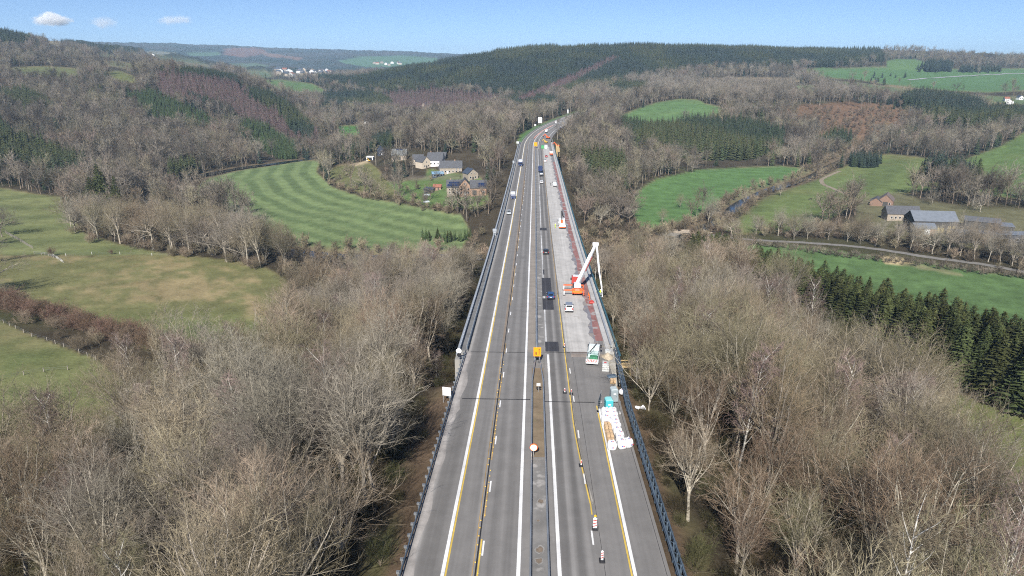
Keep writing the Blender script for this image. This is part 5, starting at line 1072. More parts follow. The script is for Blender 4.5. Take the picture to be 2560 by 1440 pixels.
# --- hamlet left of the viaduct
g = at(1138, 484); R1 = .06
house('farmhouse', 'stone farmhouse with solar panels on its slate roof in the hamlet', g, R1, 11, 9, 5.2, 9.4, m_stone, m_slate, 'x', wn_(.9, (-3.6, -1.2, 1.4)) + wn_(3.2, (-3.6, -1.2, 1.4), .9, 1.1), (3.2, 1.1, 2.1, m_wframe), ((-3, .6),), ((-5, 3.2, .06, .34, 1), (-4, 3.2, .42, .68, 1)))
house('gable_house', 'tall brick gabled front joined to the solar panelled farmhouse', at(1163, 484) + Vector((0, -1.2, 0)), R1, 7.4, 9.5, 6.2, 10.6, m_brick, m_slate, 'y', wn_(.9, (-2.4, 2.2)) + wn_(3.4, (-2.4, 2.2), .9, 1.2) + wn_(6.9, (0,), .9, 1.1), (0, 1.3, 2.2, m_wframe))
house('barn', 'long orange brick barn wing with solar panels joined to the gabled front', at(1196, 484), R1, 10.5, 9, 4.6, 9.0, m_brick, m_slate, 'x', wn_(.7, (3.4,), 1.2, 1.5), (-2.6, 2.8, 3.0, m_board), (), ((0, 5, .1, .6, 1),), cat='barn')
house('stone_cottage', 'small stone cottage with dark blue slate roof behind the farmhouse', at(1176, 447), .5, 8, 9, 4.4, 7.6, m_stone, m_slateb, 'y', wn_(1.0, (-2, 1.8)) + wn_(4.2, (-1.2, 1.2), .6, .7), (0, 1.2, 2.0, m_board))
house('long_house', 'long pale stone house with slate roof in the middle of the hamlet', at(1128, 432), .04, 17, 8.5, 4.6, 9.2, m_stone, m_slate, 'x', wn_(1.0, (-6.5, -4, -1.2, 1.6, 4.2, 6.8)) + wn_(3.1, (4.2, 6.8), .8, .8), (-2.6, 1.3, 2.1, m_wframe), ((3, 0),))
house('slate_house', 'house with black slate gable wall joined to the long pale house', at(1106, 432), .04, 5.2, 9, 5.6, 9.8, m_slate, m_slate, 'y', wn_(1.2, (-1, 1.2)), None)
house('big_roof_house', 'farmhouse with broad dark slate roof and white dormer above the hamlet', at(1090, 412), -.1, 13, 11, 4.4, 10.2, m_whitew, m_slate, 'x', wn_(1.0, (-3, 0, 3)), None, ((-4, .5),))
house('cream_house', 'cream gabled house with dark roof at the upper end of the hamlet', at(1058, 418), .75, 8.5, 10, 5.0, 9.2, m_cream, m_slate, 'y', wn_(1.0, (-2, 2)) + wn_(4.2, (0,), .9, 1.1), (0, 1.2, 2.0, m_board))
house('slate_cottage', 'low slate roofed cottage behind the cream gabled house', at(1046, 408), .1, 9, 8, 3.6, 7.4, m_cream, m_slate, 'x', wn_(1.0, (-2, 2)))
house('stable', 'low grey roofed stable behind the broad roofed farmhouse', at(1104, 398), -.25, 9, 6, 3.0, 6.0, m_board, m_slate, 'x', cat='stable')
house('barn', 'large grey roofed barn half hidden by trees at the top of the hamlet', at(1000, 398), .0, 13, 11, 4.2, 9.0, m_stone, mat('grey_sheet_roof', (.17, .18, .18), vary=.2), 'x', (), (0, 3, 3, m_board), (), ((-3, 3, .75, .97, 1),), cat='barn')
house('dark_house', 'dark slate clad house with pointed roof beside the open garage', at(953, 387), .35, 6.5, 7, 4.4, 8.0, m_slateb, m_slateb, 'y', wn_(1.0, (-1.4, 1.4)) + wn_(3.2, (0,)), (0, 1, 2, m_wframe))
house('garage', 'white open fronted garage with a yellow digger in its doorway', at(926, 400), -.1, 6, 5, 2.8, 3.2, m_whitew, m_whitew, 'x', (), (0, 4.6, 2.4, m_black), flat=True, cat='garage')  # no real door: black slab stands in for the shaded inside
digger(0, 0, 'yellow mini digger parked in front of the open garage', P['yellow'], at(925, 402) + Vector((0, -3.4, 0)), .6)
house('pavilion', 'hexagonal garden pavilion with pale blue glass roof in the hamlet', at(1094, 441), .2, 8.5, 7, 2.4, 3.7, m_slateb, m_blueglass, 'x', wn_(.6, (-2.5, 0, 2.5), 1.6, 1.4), cat='pavilion')
house('shed', 'black roofed open shed below the farmhouse', at(1074, 481), -.3, 7, 4.6, 2.4, 3.4, m_board, m_slateb, 'x', (), (0, 4, 2.0, m_black), cat='shed', flat=True)  # open side is a black slab in place of shaded depth
house('shed', 'small brick shed with red tiled roof beside the black roofed shed', at(1094, 474), -.1, 5.5, 4, 2.2, 3.8, m_brick, m_redtile, 'x', (), (1, 1, 1.9, m_board), cat='shed')
for px_, py_, lb in [(1067, 489, 'pale tarpaulin covered pile in front of the black roofed shed'), (1066, 506, 'pale grey tarpaulin covered trailer under the trees below the hamlet')]:
    o = MB().box(-2.2, 2.2, -1.2, 1.2, 0, 1.1, .35).build('covered_pile', mat('pale_tarpaulin', (.42, .47, .5), .6, vary=.2), None, bevel=.2); o.location = at(px_, py_); o.rotation_euler.z = .4; tag(o, lb, 'covered pile')
g = at(1147, 526); t = empty('van', g, 1.4, 'dark van parked at the edge of the striped meadow under the trees', 'van'); chassis(t, -2.3, 2.3, 1.9, (-1.5, 1.5), .34); cab(t, -2.3, 2.4, 1.9, 1.95, P['dark'], .4)
def mast(px_, py_, h, lb, arms=2):
    g = at(px_, py_); r = empty('power_pole', g, .2, lb, 'pole'); MB().tube([(0, 0, -.5), (0, 0, h)], [.16, .1], 8).build('pole', mat('grey_pole', (.5, .49, .47)), r)
    for k in range(arms): MB().bar((-.9, 0, h - .3 - .8 * k), (.9, 0, h - .3 - .8 * k), .1).build('crossarm', m_steel, r)
    MB().box(-.4, .4, -.35, .35, h * .62, h * .62 + .8).build('transformer', m_parapet, r)
mast(1218, 442, 9.5, 'concrete power pole with crossarms standing beside the hamlet'); mast(1163, 500, 6.5, 'short pole in front of the brick gabled house', 1)
# --- farm right of the viaduct
house('barn', 'old barn with weathered board roof and brick gable behind the farm', at(2214, 512), -.55, 9, 13, 3.8, 7.8, m_oldbrick, m_woodroof, 'y', wn_(1.2, (-2.5, 2.5)), (0, 3, 3, m_board), cat='barn')
house('barn', 'lean-to dark roofed barn joined to the old board roofed barn', at(2190, 512), -.55, 7, 10, 3.0, 5.4, m_oldbrick, m_slate, 'y', cat='barn')
house('farm_cottage', 'slate roofed stone farm cottage between the two barns', at(2250, 548), -.1, 19, 9, 4.2, 8.2, m_stone, m_slate, 'x', wn_(1.2, (-7, -4.6, -2.2, 2, 5)), (0, 1.2, 2.1, m_board))
house('metal_barn', 'large barn with pale metal roof and yellow doors at the farm', at(2322, 576), -.12, 23, 14, 6.8, 11.2, m_board, m_barnm, 'x', (), (-3, 2, 2.6, m_yel), cat='barn')
mb_ = at(2322, 576); r = empty('lean_to', mb_ + Vector((-8.5, -9.6, 0)), -.12, 'pale sheet metal lean-to with brick side in front of the metal roofed barn', 'lean-to'); MB().prism_x([(-2.5, -1), (2.5, -1), (2.5, 5.8), (-2.5, 3.6)], -5.5, 5.5).build('wall', m_brick, r); MB().add([(-5.8, -2.9, 3.6), (5.8, -2.9, 3.6), (5.8, 2.4, 6.0), (-5.8, 2.4, 6.0)], [(0, 1, 2, 3)]).build('roof', m_barnm, r)
for k, (u, z0, z1) in enumerate([(1.8, .2, 3.2), (3.6, .2, 3.2), (7.2, .2, 4.2), (9.4, .2, 4.4)]):
    q = mb_ + Matrix.Rotation(-.12, 3, 'Z') @ Vector((u, -7.12, 0)); o = MB().box(-.75, .75, -.04, .04, z0, z1).build('barn_door', m_yel, None, bevel=.01); o.location = q; o.rotation_euler.z = -.12; tag(o, 'tall yellow wooden door leaf in the dark board wall of the metal roofed barn', 'door', 'yellow barn doors')
house('flat_shed', 'black flat roofed shed with white roof edges at the farm', at(2452, 572), -.55, 17, 12, 5.0, 5.6, m_board, mat('bitumen_roof', (.13, .135, .145), vary=.2), 'x', cat='shed', flat=True)
house('lean_to_shed', 'low metal roofed shelter next to the black flat shed', at(2498, 576), -.4, 12, 8, 3.2, 3.8, m_board, m_barnm, 'x', cat='shed', flat=True)
house('long_shed', 'long dark shed with pale roof edge behind the lane trees', at(2490, 604), -.14, 42, 7, 4.6, 5.0, mat('blue_black_boards', (.055, .062, .08), vary=.3), m_barnm, 'x', wn_(1.4, (-16, -10, -4, 2, 8, 14), 2.0, 1.2), cat='shed', flat=True)
r = empty('banner_sign', at(2316, 590), -.1, 'white square banner with a dark emblem in front of the barn', 'sign'); MB().box(-1.5, 1.5, -.05, .05, .8, 3.6).build('panel', m_signw, r); MB().add([(-.5, -.07, 1.5), (.2, -.07, 1.3), (.7, -.07, 2.4), (.2, -.07, 3.0)], [(0, 1, 2, 3)]).build('emblem', m_black, r)
for x in (-1.3, 1.3): MB().tube([(x, .1, -.3), (x, .1, 3.6)], .05, 6).build('post', m_postg, r)
t = empty('car', at(2402, 602), 1.5, 'red car parked in the shade of the long dark shed', 'car'); chassis(t, -2, 2, 1.75, (-1.3, 1.3), .32); cab(t, -1.9, 2.0, 1.75, 1.5, P['red'], .3)
person('person in a white jacket walking along the lane before the farm', at(2187, 619), 1.2, m_whitecloth, m_navycloth, m_darkcloth, 'stand', None)
r = empty('footbridge', at(1722, 584) + Vector((0, 0, .3)), -.12, 'small stone bridge carrying the lane over the river', 'bridge'); MB().box(-13, 13, -2.4, 2.4, .2, .7).build('deck', m_stone, r); 
for y in (-2.3, 2.3): MB().box(-13, 13, y - .2, y + .2, .7, 1.5).build('parapet', m_stone, r)
for x in (-12, 12): MB().box(x - 1.5, x + 1.5, -2.4, 2.4, -3, .2).build('abutment', m_stone, r)
g = at(2027, 500); h = empty('horse', g, 1.3, 'dark brown horse grazing on the river pasture', 'horse')
me_ = bpy.data.meshes.new('body'); hp = [((0, -.6, 1.15), .30), ((0, 0, 1.1), .31), ((0, .6, 1.15), .30), ((0, .95, 1.1), .18), ((0, 1.3, .7), .13), ((0, 1.55, .35), .11), ((0, 1.75, .2), .07)] + [((x, y, z), r_) for x in (-.17, .17) for y, zs in ((-.65, ((.85, .15), (.5, .08), (.08, .06))), (.6, ((.8, .12), (.45, .07), (.08, .06)))) for z, r_ in zs] + [((0, -.92, 1.0), .07), ((0, -1.0, .5), .06)]
me_.from_pydata([p for p, _ in hp], [(0, 1), (1, 2), (2, 3), (3, 4), (4, 5), (5, 6), (0, 7), (7, 8), (8, 9), (2, 10), (10, 11), (11, 12), (0, 13), (13, 14), (14, 15), (2, 16), (16, 17), (17, 18), (0, 19), (19, 20)], []); o = link(bpy.data.objects.new('body', me_), h); me_.materials.append(mat('dark_horse_coat', (.035, .024, .018)))
md = o.modifiers.new('skin', 'SKIN'); 
for i, (_, r_) in enumerate(hp): me_.skin_vertices[0].data[i].radius = (r_, r_)
me_.skin_vertices[0].data[1].use_root = True; o.modifiers.new('sub', 'SUBSURF').render_levels = 1
# --- far villages and lone houses: small, but each its own
r5 = random.Random(12); vw = [m_whitew, m_whitew, m_cream, m_stone]; vr = [m_slate, m_slate, m_redtile, m_slateb]
def far_house(px_, py_, lb, grp, sc=1.0):
    g = at(px_, py_); w = r5.uniform(9, 15) * sc; house('village_house', lb, g, r5.uniform(-.6, .6), w, r5.uniform(8, 10) * sc, 5.5 * sc, 9.0 * sc, r5.choice(vw), r5.choice(vr), r5.choice('xy'), wn_(1.2, (-w * .25, w * .25), 1.3, 1.5), group=grp)
for k in range(30): far_house(692 + 140 * r5.random(), 177 + 15 * r5.random(), 'small white walled house of the distant village in the valley', 'houses of the distant village', 1.6)
for k in range(8): far_house(935 + 75 * r5.random(), 158 + 10 * r5.random(), 'tiny white house beside the far green slope', 'houses by the far green slope', 1.6)
for k in range(10): far_house(308 + 80 * r5.random(), 140 + 14 * r5.random(), 'pale house on the shoulder of the wooded hill', 'houses on the wooded hill shoulder', 1.1)
for k in range(3): far_house(2508 + 48 * r5.random(), 246 + 14 * r5.random(), 'pale house among trees on the hill beyond the pastures', 'houses beyond the pastures', .75)
for px_, py_, lb in [(1955, 214, 'lone white house beside dark spruces on the hill'), (1110, 326, 'pale house hidden in the trees above the hamlet'), (1062, 268, 'dark roofed lodge in the purple birch wood')]: far_house(px_, py_, lb, None, .9)
# limestone outcrop
g = at(916, 330); bm = bmesh.new(); bmesh.ops.create_icosphere(bm, subdivisions=4, radius=1)
for v in bm.verts:
    n_ = float(fbm(np.array([v.co.x * 1.7 + 5]), np.array([v.co.z * 1.7 + v.co.y]), 91)[0]); v.co = Vector((v.co.x * 6.5, v.co.y * 4, v.co.z * 10 + 3)) * (1 + .7 * n_)
me_ = bpy.data.meshes.new('rock_outcrop'); bm.to_mesh(me_); bm.free(); me_.materials.append(mat('pale_limestone', (.42, .40, .37), vary=.4, scale=.6, bump=1, bscale=2)); o = link(bpy.data.objects.new('rock_outcrop', me_)); o.location = g; tag(o, 'pale limestone outcrop rising from the trees above the river bend', 'rock')
# --- pasture fences: posts and wires are parts
m_fpost = mat('weathered_fence_post', (.30, .27, .23)); m_fwhite = mat('pale_fence_post', (.6, .6, .58))
def fence(label, pts, step, h, pm, rails=2, wire=.02):
    W_ = [gpt(*p) for p in pts]; r = empty('pasture_fence', W_[0], 0, label, 'fence'); O = W_[0]; pr = None; allp = []
    for a, b in zip(W_[:-1], W_[1:]):
        n = max(1, int((b - a).length / step))
        for k in range(n): q = a.lerp(b, k / n); allp.append(Vector((q.x, q.y, float(ground_z(q.x, q.y)))))
    allp.append(W_[-1])
    for q in allp:
        if pr is None: pr = MB().box(-.08, .08, -.08, .08, -.3, h).build('post', pm, r); o = pr
        else: o = pr.copy(); COL.objects.link(o); o.parent = r
        o.location = q - O
    for k in range(rails):
        m = MB()
        for a, b in zip(allp[:-1], allp[1:]): m.bar(a - O + Vector((0, 0, h * (.9 - .4 * k))), b - O + Vector((0, 0, h * (.9 - .4 * k))), wire)
        m.build('wire', m_steel, r)
    return r
fence('dark post fence running down between the striped field and the small paddock', [(15, 583), (45, 600), (82, 622)], 1.6, 1.5, m_fpost)
fence('wooden rail gate and fence beside the rounded bush', [(86, 636), (104, 637), (122, 640), (135, 645)], 2.6, 1.5, m_fpost, 2, .1)
fence('pale posted fence at the corner of the dry paddock', [(132, 640), (145, 648), (158, 657)], 2.2, 1.3, m_fwhite)
fence('long thin wire fence between the olive field and the striped field', [(165, 640), (230, 636), (300, 636), (380, 639), (470, 641)], 9, 1.3, m_fwhite)
fence('wire fence with dark posts along the pasture hedge', [(-20, 795), (40, 822), (80, 842), (118, 852), (160, 868), (198, 882), (240, 900)], 4.5, 1.3, m_fpost)
fence('thin wire fence crossing the pasture below the hedge', [(0, 952), (60, 938), (110, 930), (170, 925)], 8, 1.3, m_fpost)
# farther road on the hill
path_strip('hill_road', [tuple(gpt(*q))[:2] for q in [(2270, 200), (2340, 195), (2420, 190), (2500, 186), (2560, 184), (2640, 182)]], 9, mat('distant_tarmac', (.33, .33, .34)), .6)
# ------------------------------------------------------------------ trees
def tree_mat(name, col, vary=.35, hue=.0, rough=.9, noise=.35, nscale=.5, translucent=0.0):
    """bark, twig or needle colour with a different tone for every single tree"""
    m = bpy.data.materials.new(name); m.use_nodes = True; nt = m.node_tree; b = nt.nodes['Principled BSDF']
    b.inputs['Roughness'].default_value = rough; b.inputs['Specular IOR Level'].default_value = .12
    oi = N(nt, 'ShaderNodeObjectInfo'); tc = N(nt, 'ShaderNodeTexCoord')
    n = N(nt, 'ShaderNodeTexNoise'); n.inputs['Scale'].default_value = nscale; n.inputs['Detail'].default_value = 4; nt.links.new(tc.outputs['Object'], n.inputs['Vector'])
    r1 = N(nt, 'ShaderNodeMapRange'); r1.inputs[3].default_value = 1 - vary; r1.inputs[4].default_value = 1 + vary; nt.links.new(oi.outputs['Random'], r1.inputs[0])
    r2 = N(nt, 'ShaderNodeMapRange'); r2.inputs[1].default_value = .3; r2.inputs[2].default_value = .7; r2.inputs[3].default_value = 1 - noise; r2.inputs[4].default_value = 1 + noise; nt.links.new(n.outputs[0], r2.inputs[0])
    mu = N(nt, 'ShaderNodeMath', operation='MULTIPLY'); nt.links.new(r1.outputs[0], mu.inputs[0]); nt.links.new(r2.outputs[0], mu.inputs[1])
    hs = N(nt, 'ShaderNodeHueSaturation'); hs.inputs['Color'].default_value = (*col, 1)
    m7 = N(nt, 'ShaderNodeMath', operation='MULTIPLY'); m7.inputs[1].default_value = 7.31; nt.links.new(oi.outputs['Random'], m7.inputs[0])
    fr = N(nt, 'ShaderNodeMath', operation='FRACT'); nt.links.new(m7.outputs[0], fr.inputs[0])
    r3 = N(nt, 'ShaderNodeMapRange'); r3.inputs[3].default_value = .5 - hue; r3.inputs[4].default_value = .5 + hue; nt.links.new(fr.outputs[0], r3.inputs[0]); nt.links.new(r3.outputs[0], hs.inputs['Hue'])
    nt.links.new(mu.outputs[0], hs.inputs['Value']); nt.links.new(hs.outputs[0], b.inputs['Base Color'])
    return m
MT = {
 'twig': tree_mat('bare_twigs', (.228, .188, .132), .42, .022), 'twig_grey': tree_mat('grey_twigs', (.230, .204, .165), .38, .02), 'twig_red': tree_mat('reddish_twigs', (.185, .125, .09), .25, .02),
 'twig_mid': tree_mat('distant_twigs', (.18, .155, .122), .40, .018), 'twig_purple': tree_mat('purple_birch_twigs', (.170, .112, .108), .22, .015), 'twig_tan': tree_mat('tan_twigs', (.185, .142, .10), .22, .015), 'twig_olive': tree_mat('olive_catkins', (.26, .23, .09), .2, .02),
 'twig_birch': tree_mat('birch_twigs', (.205, .155, .135), .3, .015),
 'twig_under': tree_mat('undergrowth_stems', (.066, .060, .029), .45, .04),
 'twig_oliv': tree_mat('olive_brown_twigs', (.19, .166, .108), .40, .018), 'twig_russ': tree_mat('russet_twigs', (.198, .146, .10), .40, .015),
 'mid_grey': tree_mat('distant_grey_twigs', (.208, .182, .146), .40, .015), 'mid_oliv': tree_mat('distant_olive_twigs', (.195, .172, .118), .40, .02), 'mid_russ': tree_mat('distant_russet_twigs', (.19, .150, .12), .40, .015), 'mid_dark': tree_mat('distant_dark_twigs', (.098, .084, .066), .4, .02),
 'bark': tree_mat('pale_bark', (.32, .285, .23), .35, .01, noise=.45, nscale=1.5), 'bark_white': tree_mat('white_birch_bark', (.50, .475, .43), .2, .0, noise=.55, nscale=3), 'bark_dark': tree_mat('brown_bark', (.20, .16, .12), .3, .01),
 'needle': tree_mat('olive_spruce_needles', (.066, .078, .029), .3, .02, noise=.5, nscale=.8), 'needle_far': tree_mat('dark_spruce_needles', (.040, .056, .030), .3, .02, noise=.4), 'needle_b': tree_mat('light_spruce_needles', (.062, .074, .032), .3, .03), 'needle_c': tree_mat('bluish_spruce_needles', (.034, .05, .036), .3, .02), 'needle_young': tree_mat('young_pine_needles', (.058, .085, .034), .2, .02),
}
class Skel:
    def __init__(s): s.tv, s.tf, s.cv, s.cf = [], [], [], []
def _perp(d):
    u = np.cross(d, (0, 0, 1.0)); n = np.linalg.norm(u)
    return u / n if n > 1e-3 else np.array((1.0, 0, 0))
def _tube(V, F, P, R, n):
    b = len(V)
    for i in range(len(P)):
        d = P[min(i + 1, len(P) - 1)] - P[max(i - 1, 0)]; d = d / (np.linalg.norm(d) + 1e-9); u = _perp(d); w = np.cross(d, u)
        for k in range(n):
            a = math.tau * k / n; V.append(P[i] + (u * math.cos(a) + w * math.sin(a)) * R[i])
    for i in range(len(P) - 1):
        for k in range(n):
            F.append((b + i*n + k, b + i*n + (k+1) % n, b + (i+1)*n + (k+1) % n, b + (i+1)*n + k))
def _ribbon(V, F, P, R, rnd):
    b = len(V); a = rnd.uniform(0, math.pi)
    for i in range(len(P)):
        d = P[min(i + 1, len(P) - 1)] - P[max(i - 1, 0)]; d = d / (np.linalg.norm(d) + 1e-9); u = _perp(d); w = np.cross(d, u); q = u * math.cos(a) + w * math.sin(a)
        if i == len(P) - 1: V.append(P[i])
        else: V += [P[i] - q * R[i], P[i] + q * R[i]]
    for i in range(len(P) - 2): F.append((b + 2*i, b + 2*i + 1, b + 2*i + 3, b + 2*i + 2))
    i = len(P) - 2; F.append((b + 2*i, b + 2*i + 1, b + 2*i + 2))
def grow(seed, H, kind='ash', lod=0):
    """a bare tree: trunk and limbs in one mesh, branches and twigs in another"""
    rnd = random.Random(seed); nr = np.random.default_rng(seed); K = Skel()
    prm = {'ash':    dict(th=.36, limbs=12, up=.75, ang=(14, 44), ll=.52, rt=.0165, wob=.10, droop=0.00, tw=.55),
           'oak':    dict(th=.28, limbs=12, up=.30, ang=(38, 80), ll=.52, rt=.020, wob=.20, droop=0.00, tw=.6),
           'birch':  dict(th=.92, limbs=22, up=.45, ang=(24, 48), ll=.30, rt=.0105, wob=.05, droop=-.25, tw=.5),
           'willow': dict(th=.12, limbs=10, up=.6, ang=(8, 38), ll=.80, rt=.013, wob=.12, droop=-.08, tw=.55),
           'shrub':  dict(th=.03, limbs=14, up=.45, ang=(8, 52), ll=.85, rt=.010, wob=.15, droop=0, tw=.45)}[kind]
    def line(p, d, L, n, up, wob):
        P = [p]; d = d / np.linalg.norm(d)
        for i in range(n):
            d = d + nr.normal(0, wob, 3) + np.array((0, 0, up / n)); d = d / np.linalg.norm(d); P.append(P[-1] + d * L / n)
        return P
    def at(P, t):
        q = t * (len(P) - 1); i = min(int(q), len(P) - 2); return P[i] + (P[i+1] - P[i]) * (q - i), P[i+1] - P[i]
    def side(d, ang, az):
        d = d / np.linalg.norm(d); u = _perp(d); w = np.cross(d, u); a = math.radians(ang)
        return d * math.cos(a) + (u * math.cos(az) + w * math.sin(az)) * math.sin(a)
    R0 = H * prm['rt']
    leader = prm['th'] > .6
    TL = H * (prm['th'] if leader else prm['th'] + .12)
    T = line(np.zeros(3), np.array((rnd.uniform(-.06, .06), rnd.uniform(-.06, .06), 1)), TL, 6 if lod == 0 else 3, .2, prm['wob'] * .5)
    n_t = 6 if lod == 0 else 4
    _tube(K.tv, K.tf, [np.array((0, 0, -.8))] + T, [R0 * 1.25] + [R0 * (1 - (.9 if leader else .45) * i / (len(T) - 1)) for i in range(len(T))], n_t)
    nl = prm['limbs'] if lod == 0 else max(6, prm['limbs'] * 2 // 3)
    for i in range(nl):
        t = (.28 + .70 * (i + rnd.random() * .6) / nl) if leader else (.55 + .45 * (i + rnd.random()) / nl)
        if kind == 'shrub': t = rnd.random()
        p, d = at(T, min(t, .99)); az = i * 2.4 + rnd.uniform(-.5, .5)
        L = H * prm['ll'] * rnd.uniform(.75, 1.12) * ((1.15 - .75 * t) if leader else 1.0)
        a = rnd.uniform(*prm['ang']) * (1 if i > 1 or leader else .35)
        P = line(p, side(np.array((0, 0, 1.0)), a, az), L, 5 if lod == 0 else 3, prm['up'], prm['wob'])
        r = R0 * (.55 if not leader else .30) * (.7 + .5 * rnd.random())
        if kind == 'shrub' or kind == 'willow': r = R0 * .6
        _tube(K.tv if lod == 0 else K.cv, K.tf if lod == 0 else K.cf, P, [max(r * (1 - .86 * j / (len(P) - 1)), .012) for j in range(len(P))], 4 if lod == 0 else 3)
        n2 = (9 if not leader else 6) if lod == 0 else (4 if not leader else 3)
        for j in range(n2):
            t2 = .18 + .8 * (j + rnd.random()) / n2; p2, d2 = at(P, min(t2, .99)); L2 = L * (.62 - .3 * t2) * rnd.uniform(.7, 1.25)
            P2 = line(p2, side(d2, rnd.uniform(25, 60), rnd.uniform(0, math.tau)), L2, 3 if lod == 0 else 2, .28 + prm['droop'], .12)
            r2 = max(r * .33 * (1.1 - t2), .015)
            if lod == 0: _tube(K.cv if kind in ('birch', 'shrub') else K.tv, K.cf if kind in ('birch', 'shrub') else K.tf, P2, [max(r2 * (1 - .8 * q / (len(P2) - 1)), .011) for q in range(len(P2))], 3)
            else: _ribbon(K.cv, K.cf, P2, [.075, .055, .03][:len(P2)], rnd)
            n3 = (9 if kind != 'shrub' else 5) if lod == 0 else 6
            for k in range(n3):
                t3 = .15 + .85 * (k + rnd.random()) / n3; p3, d3 = at(P2, min(t3, .99)); L3 = max(L2 * (.58 - .25 * t3) * rnd.uniform(.7, 1.3), .5)
                d3s = side(d3, rnd.uniform(22, 58), rnd.uniform(0, math.tau)); d3s = d3s + np.array((0, 0, .18 + prm['droop']))
                if lod == 0:
                    P3 = line(p3, d3s, L3, 2, .12 + prm['droop'], .12); _ribbon(K.cv, K.cf, P3, [.017, .013, .008], rnd)
                    for q in range(5):
                        t4 = .2 + .8 * (q + rnd.random()) / 5; p4, d4 = at(P3, min(t4, .99)); L4 = max(L3 * prm['tw'] * rnd.uniform(.6, 1.2), .35)
                        d4s = side(d4, rnd.uniform(20, 55), rnd.uniform(0, math.tau)) + np.array((0, 0, .12 + prm['droop'])); d4s = d4s / np.linalg.norm(d4s)
                        u = _perp(d4s); w = np.cross(d4s, u); z = rnd.uniform(0, math.pi); u = (u * math.cos(z) + w * math.sin(z)) * .0122
                        b = len(K.cv); K.cv += [p4 - u, p4 + u, p4 + d4s * L4]; K.cf.append((b, b + 1, b + 2))
                else:
                    d3s = d3s / np.linalg.norm(d3s); u = _perp(d3s); w = np.cross(d3s, u)
                    for q in range(2):
                        z = rnd.uniform(0, math.pi); uu = (u * math.cos(z) + w * math.sin(z)) * .055; e = d3s + nr.normal(0, .35, 3)
                        b = len(K.cv); K.cv += [p3 - uu, p3 + uu, p3 + e * L3 * 1.25]; K.cf.append((b, b + 1, b + 2))
    return K
def spruce(seed, H, lod=0, wide=.19, bare=.05):
    """trunk with whorls of drooping needle branches"""
    rnd = random.Random(seed); K = Skel(); nr = np.random.default_rng(seed)
    _tube(K.tv, K.tf, [np.array((0, 0, -.6)), np.array((0, 0, H * .5)), np.array((0, 0, H * .98))], [H * .016, H * .009, .03], 5)
    z = H * bare; step = H * (.021 if lod == 0 else .062)
    while z < H * .985:
        t = z / H; Rr = H * wide * (1 - t) ** .82 * (.75 + .25 * min(1, t * 6)); nb = (9 if t < .7 else 6) if lod == 0 else (6 if t < .7 else 4)
        a0 = rnd.uniform(0, 6.28)
        for k in range(nb):
            az = a0 + math.tau * k / nb + rnd.uniform(-.25, .25); L = max(Rr * rnd.uniform(.72, 1.18), .25); c, s_ = math.cos(az), math.sin(az)
            zz = z + rnd.uniform(-.5, .5) * step; dr = L * (.30 if t < .8 else -.15); w = L * (.26 if lod == 0 else .42)
            def q(rad, lat, dz): return np.array((c * rad - s_ * lat, s_ * rad + c * lat, zz + dz))
            if lod == 0:
                b = len(K.cv)
                K.cv += [q(.1, 0, .12), q(L * .45, w, -dr * .35), q(L * .5, 0, -dr * .12), q(L * .45, -w, -dr * .4), q(L, 0, -dr * .55 + .1 * L)]
                K.cf += [(b, b+1, b+2), (b, b+2, b+3), (b+1, b+4, b+2), (b+2, b+4, b+3)]
                for m_ in range(5):                                     # hanging sprays give the broken outline
                    rr = L * rnd.uniform(.35, 1.05); lat = rnd.uniform(-1, 1) * w * (1.2 - rr / L * .6); b = len(K.cv); base = q(rr, lat, -dr * .45 * rr / L)
                    d1 = np.array((c, s_, 0)) * rnd.uniform(.05, .3) * L * .6 + nr.normal(0, .10, 3); dn = np.array((rnd.uniform(-.15, .15), rnd.uniform(-.15, .15), -rnd.uniform(.25, .6) * (1 - .5 * t)))
                    K.cv += [base, base + d1 + np.array((-s_, c, 0)) * rnd.uniform(.1, .3), base + dn + d1 * .6]; K.cf.append((b, b+1, b+2))
            else:
                b = len(K.cv); K.cv += [q(0, 0, step * .55), q(L * .6, w, -dr * .5), q(L, 0, -dr * .8), q(L * .6, -w, -dr * .5)]; K.cf += [(b, b+1, b+2), (b, b+2, b+3)]
        z += step
    b = len(K.cv); K.cv += [np.array((0, 0, H * 1.02)), np.array((.12, .05, H * .94)), np.array((-.12, .05, H * .94)), np.array((0, -.13, H * .94))]; K.cf += [(b, b+1, b+2), (b, b+2, b+3), (b, b+3, b+1)]
    return K
def skel_meshes(K, name, mt, mc):
    out = []
    for V, F, m, nm in ((K.tv, K.tf, mt, 'trunk'), (K.cv, K.cf, mc, 'crown')):
        me = bpy.data.meshes.new(name + '_' + nm); me.from_pydata([tuple(map(float, v)) for v in V], [], F); me.materials.append(m)
        if nm == 'trunk': me.polygons.foreach_set('use_smooth', [True] * len(me.polygons))
        me.update(); out.append(me)
    return out
PROTO = {}
def proto(key, n, make, mt, mc): PROTO[key] = [skel_meshes(make(1000 + 37 * i + abs(hash_(key)) % 500), key, MT[mt], MT[mc]) for i in range(n)]
def hash_(s): return sum((i + 1) * ord(c) for i, c in enumerate(s))
proto('ash', 4, lambda s: grow(s, 18, 'ash'), 'bark', 'twig'); proto('oak', 2, lambda s: grow(s, 15, 'oak'), 'bark', 'twig_grey'); proto('birch', 3, lambda s: grow(s, 18, 'birch'), 'bark_white', 'twig_birch')
proto('willow', 4, lambda s: grow(s, 13, 'willow'), 'bark', 'twig'); proto('shrub', 3, lambda s: grow(s, 5, 'shrub'), 'bark_dark', 'twig_red')
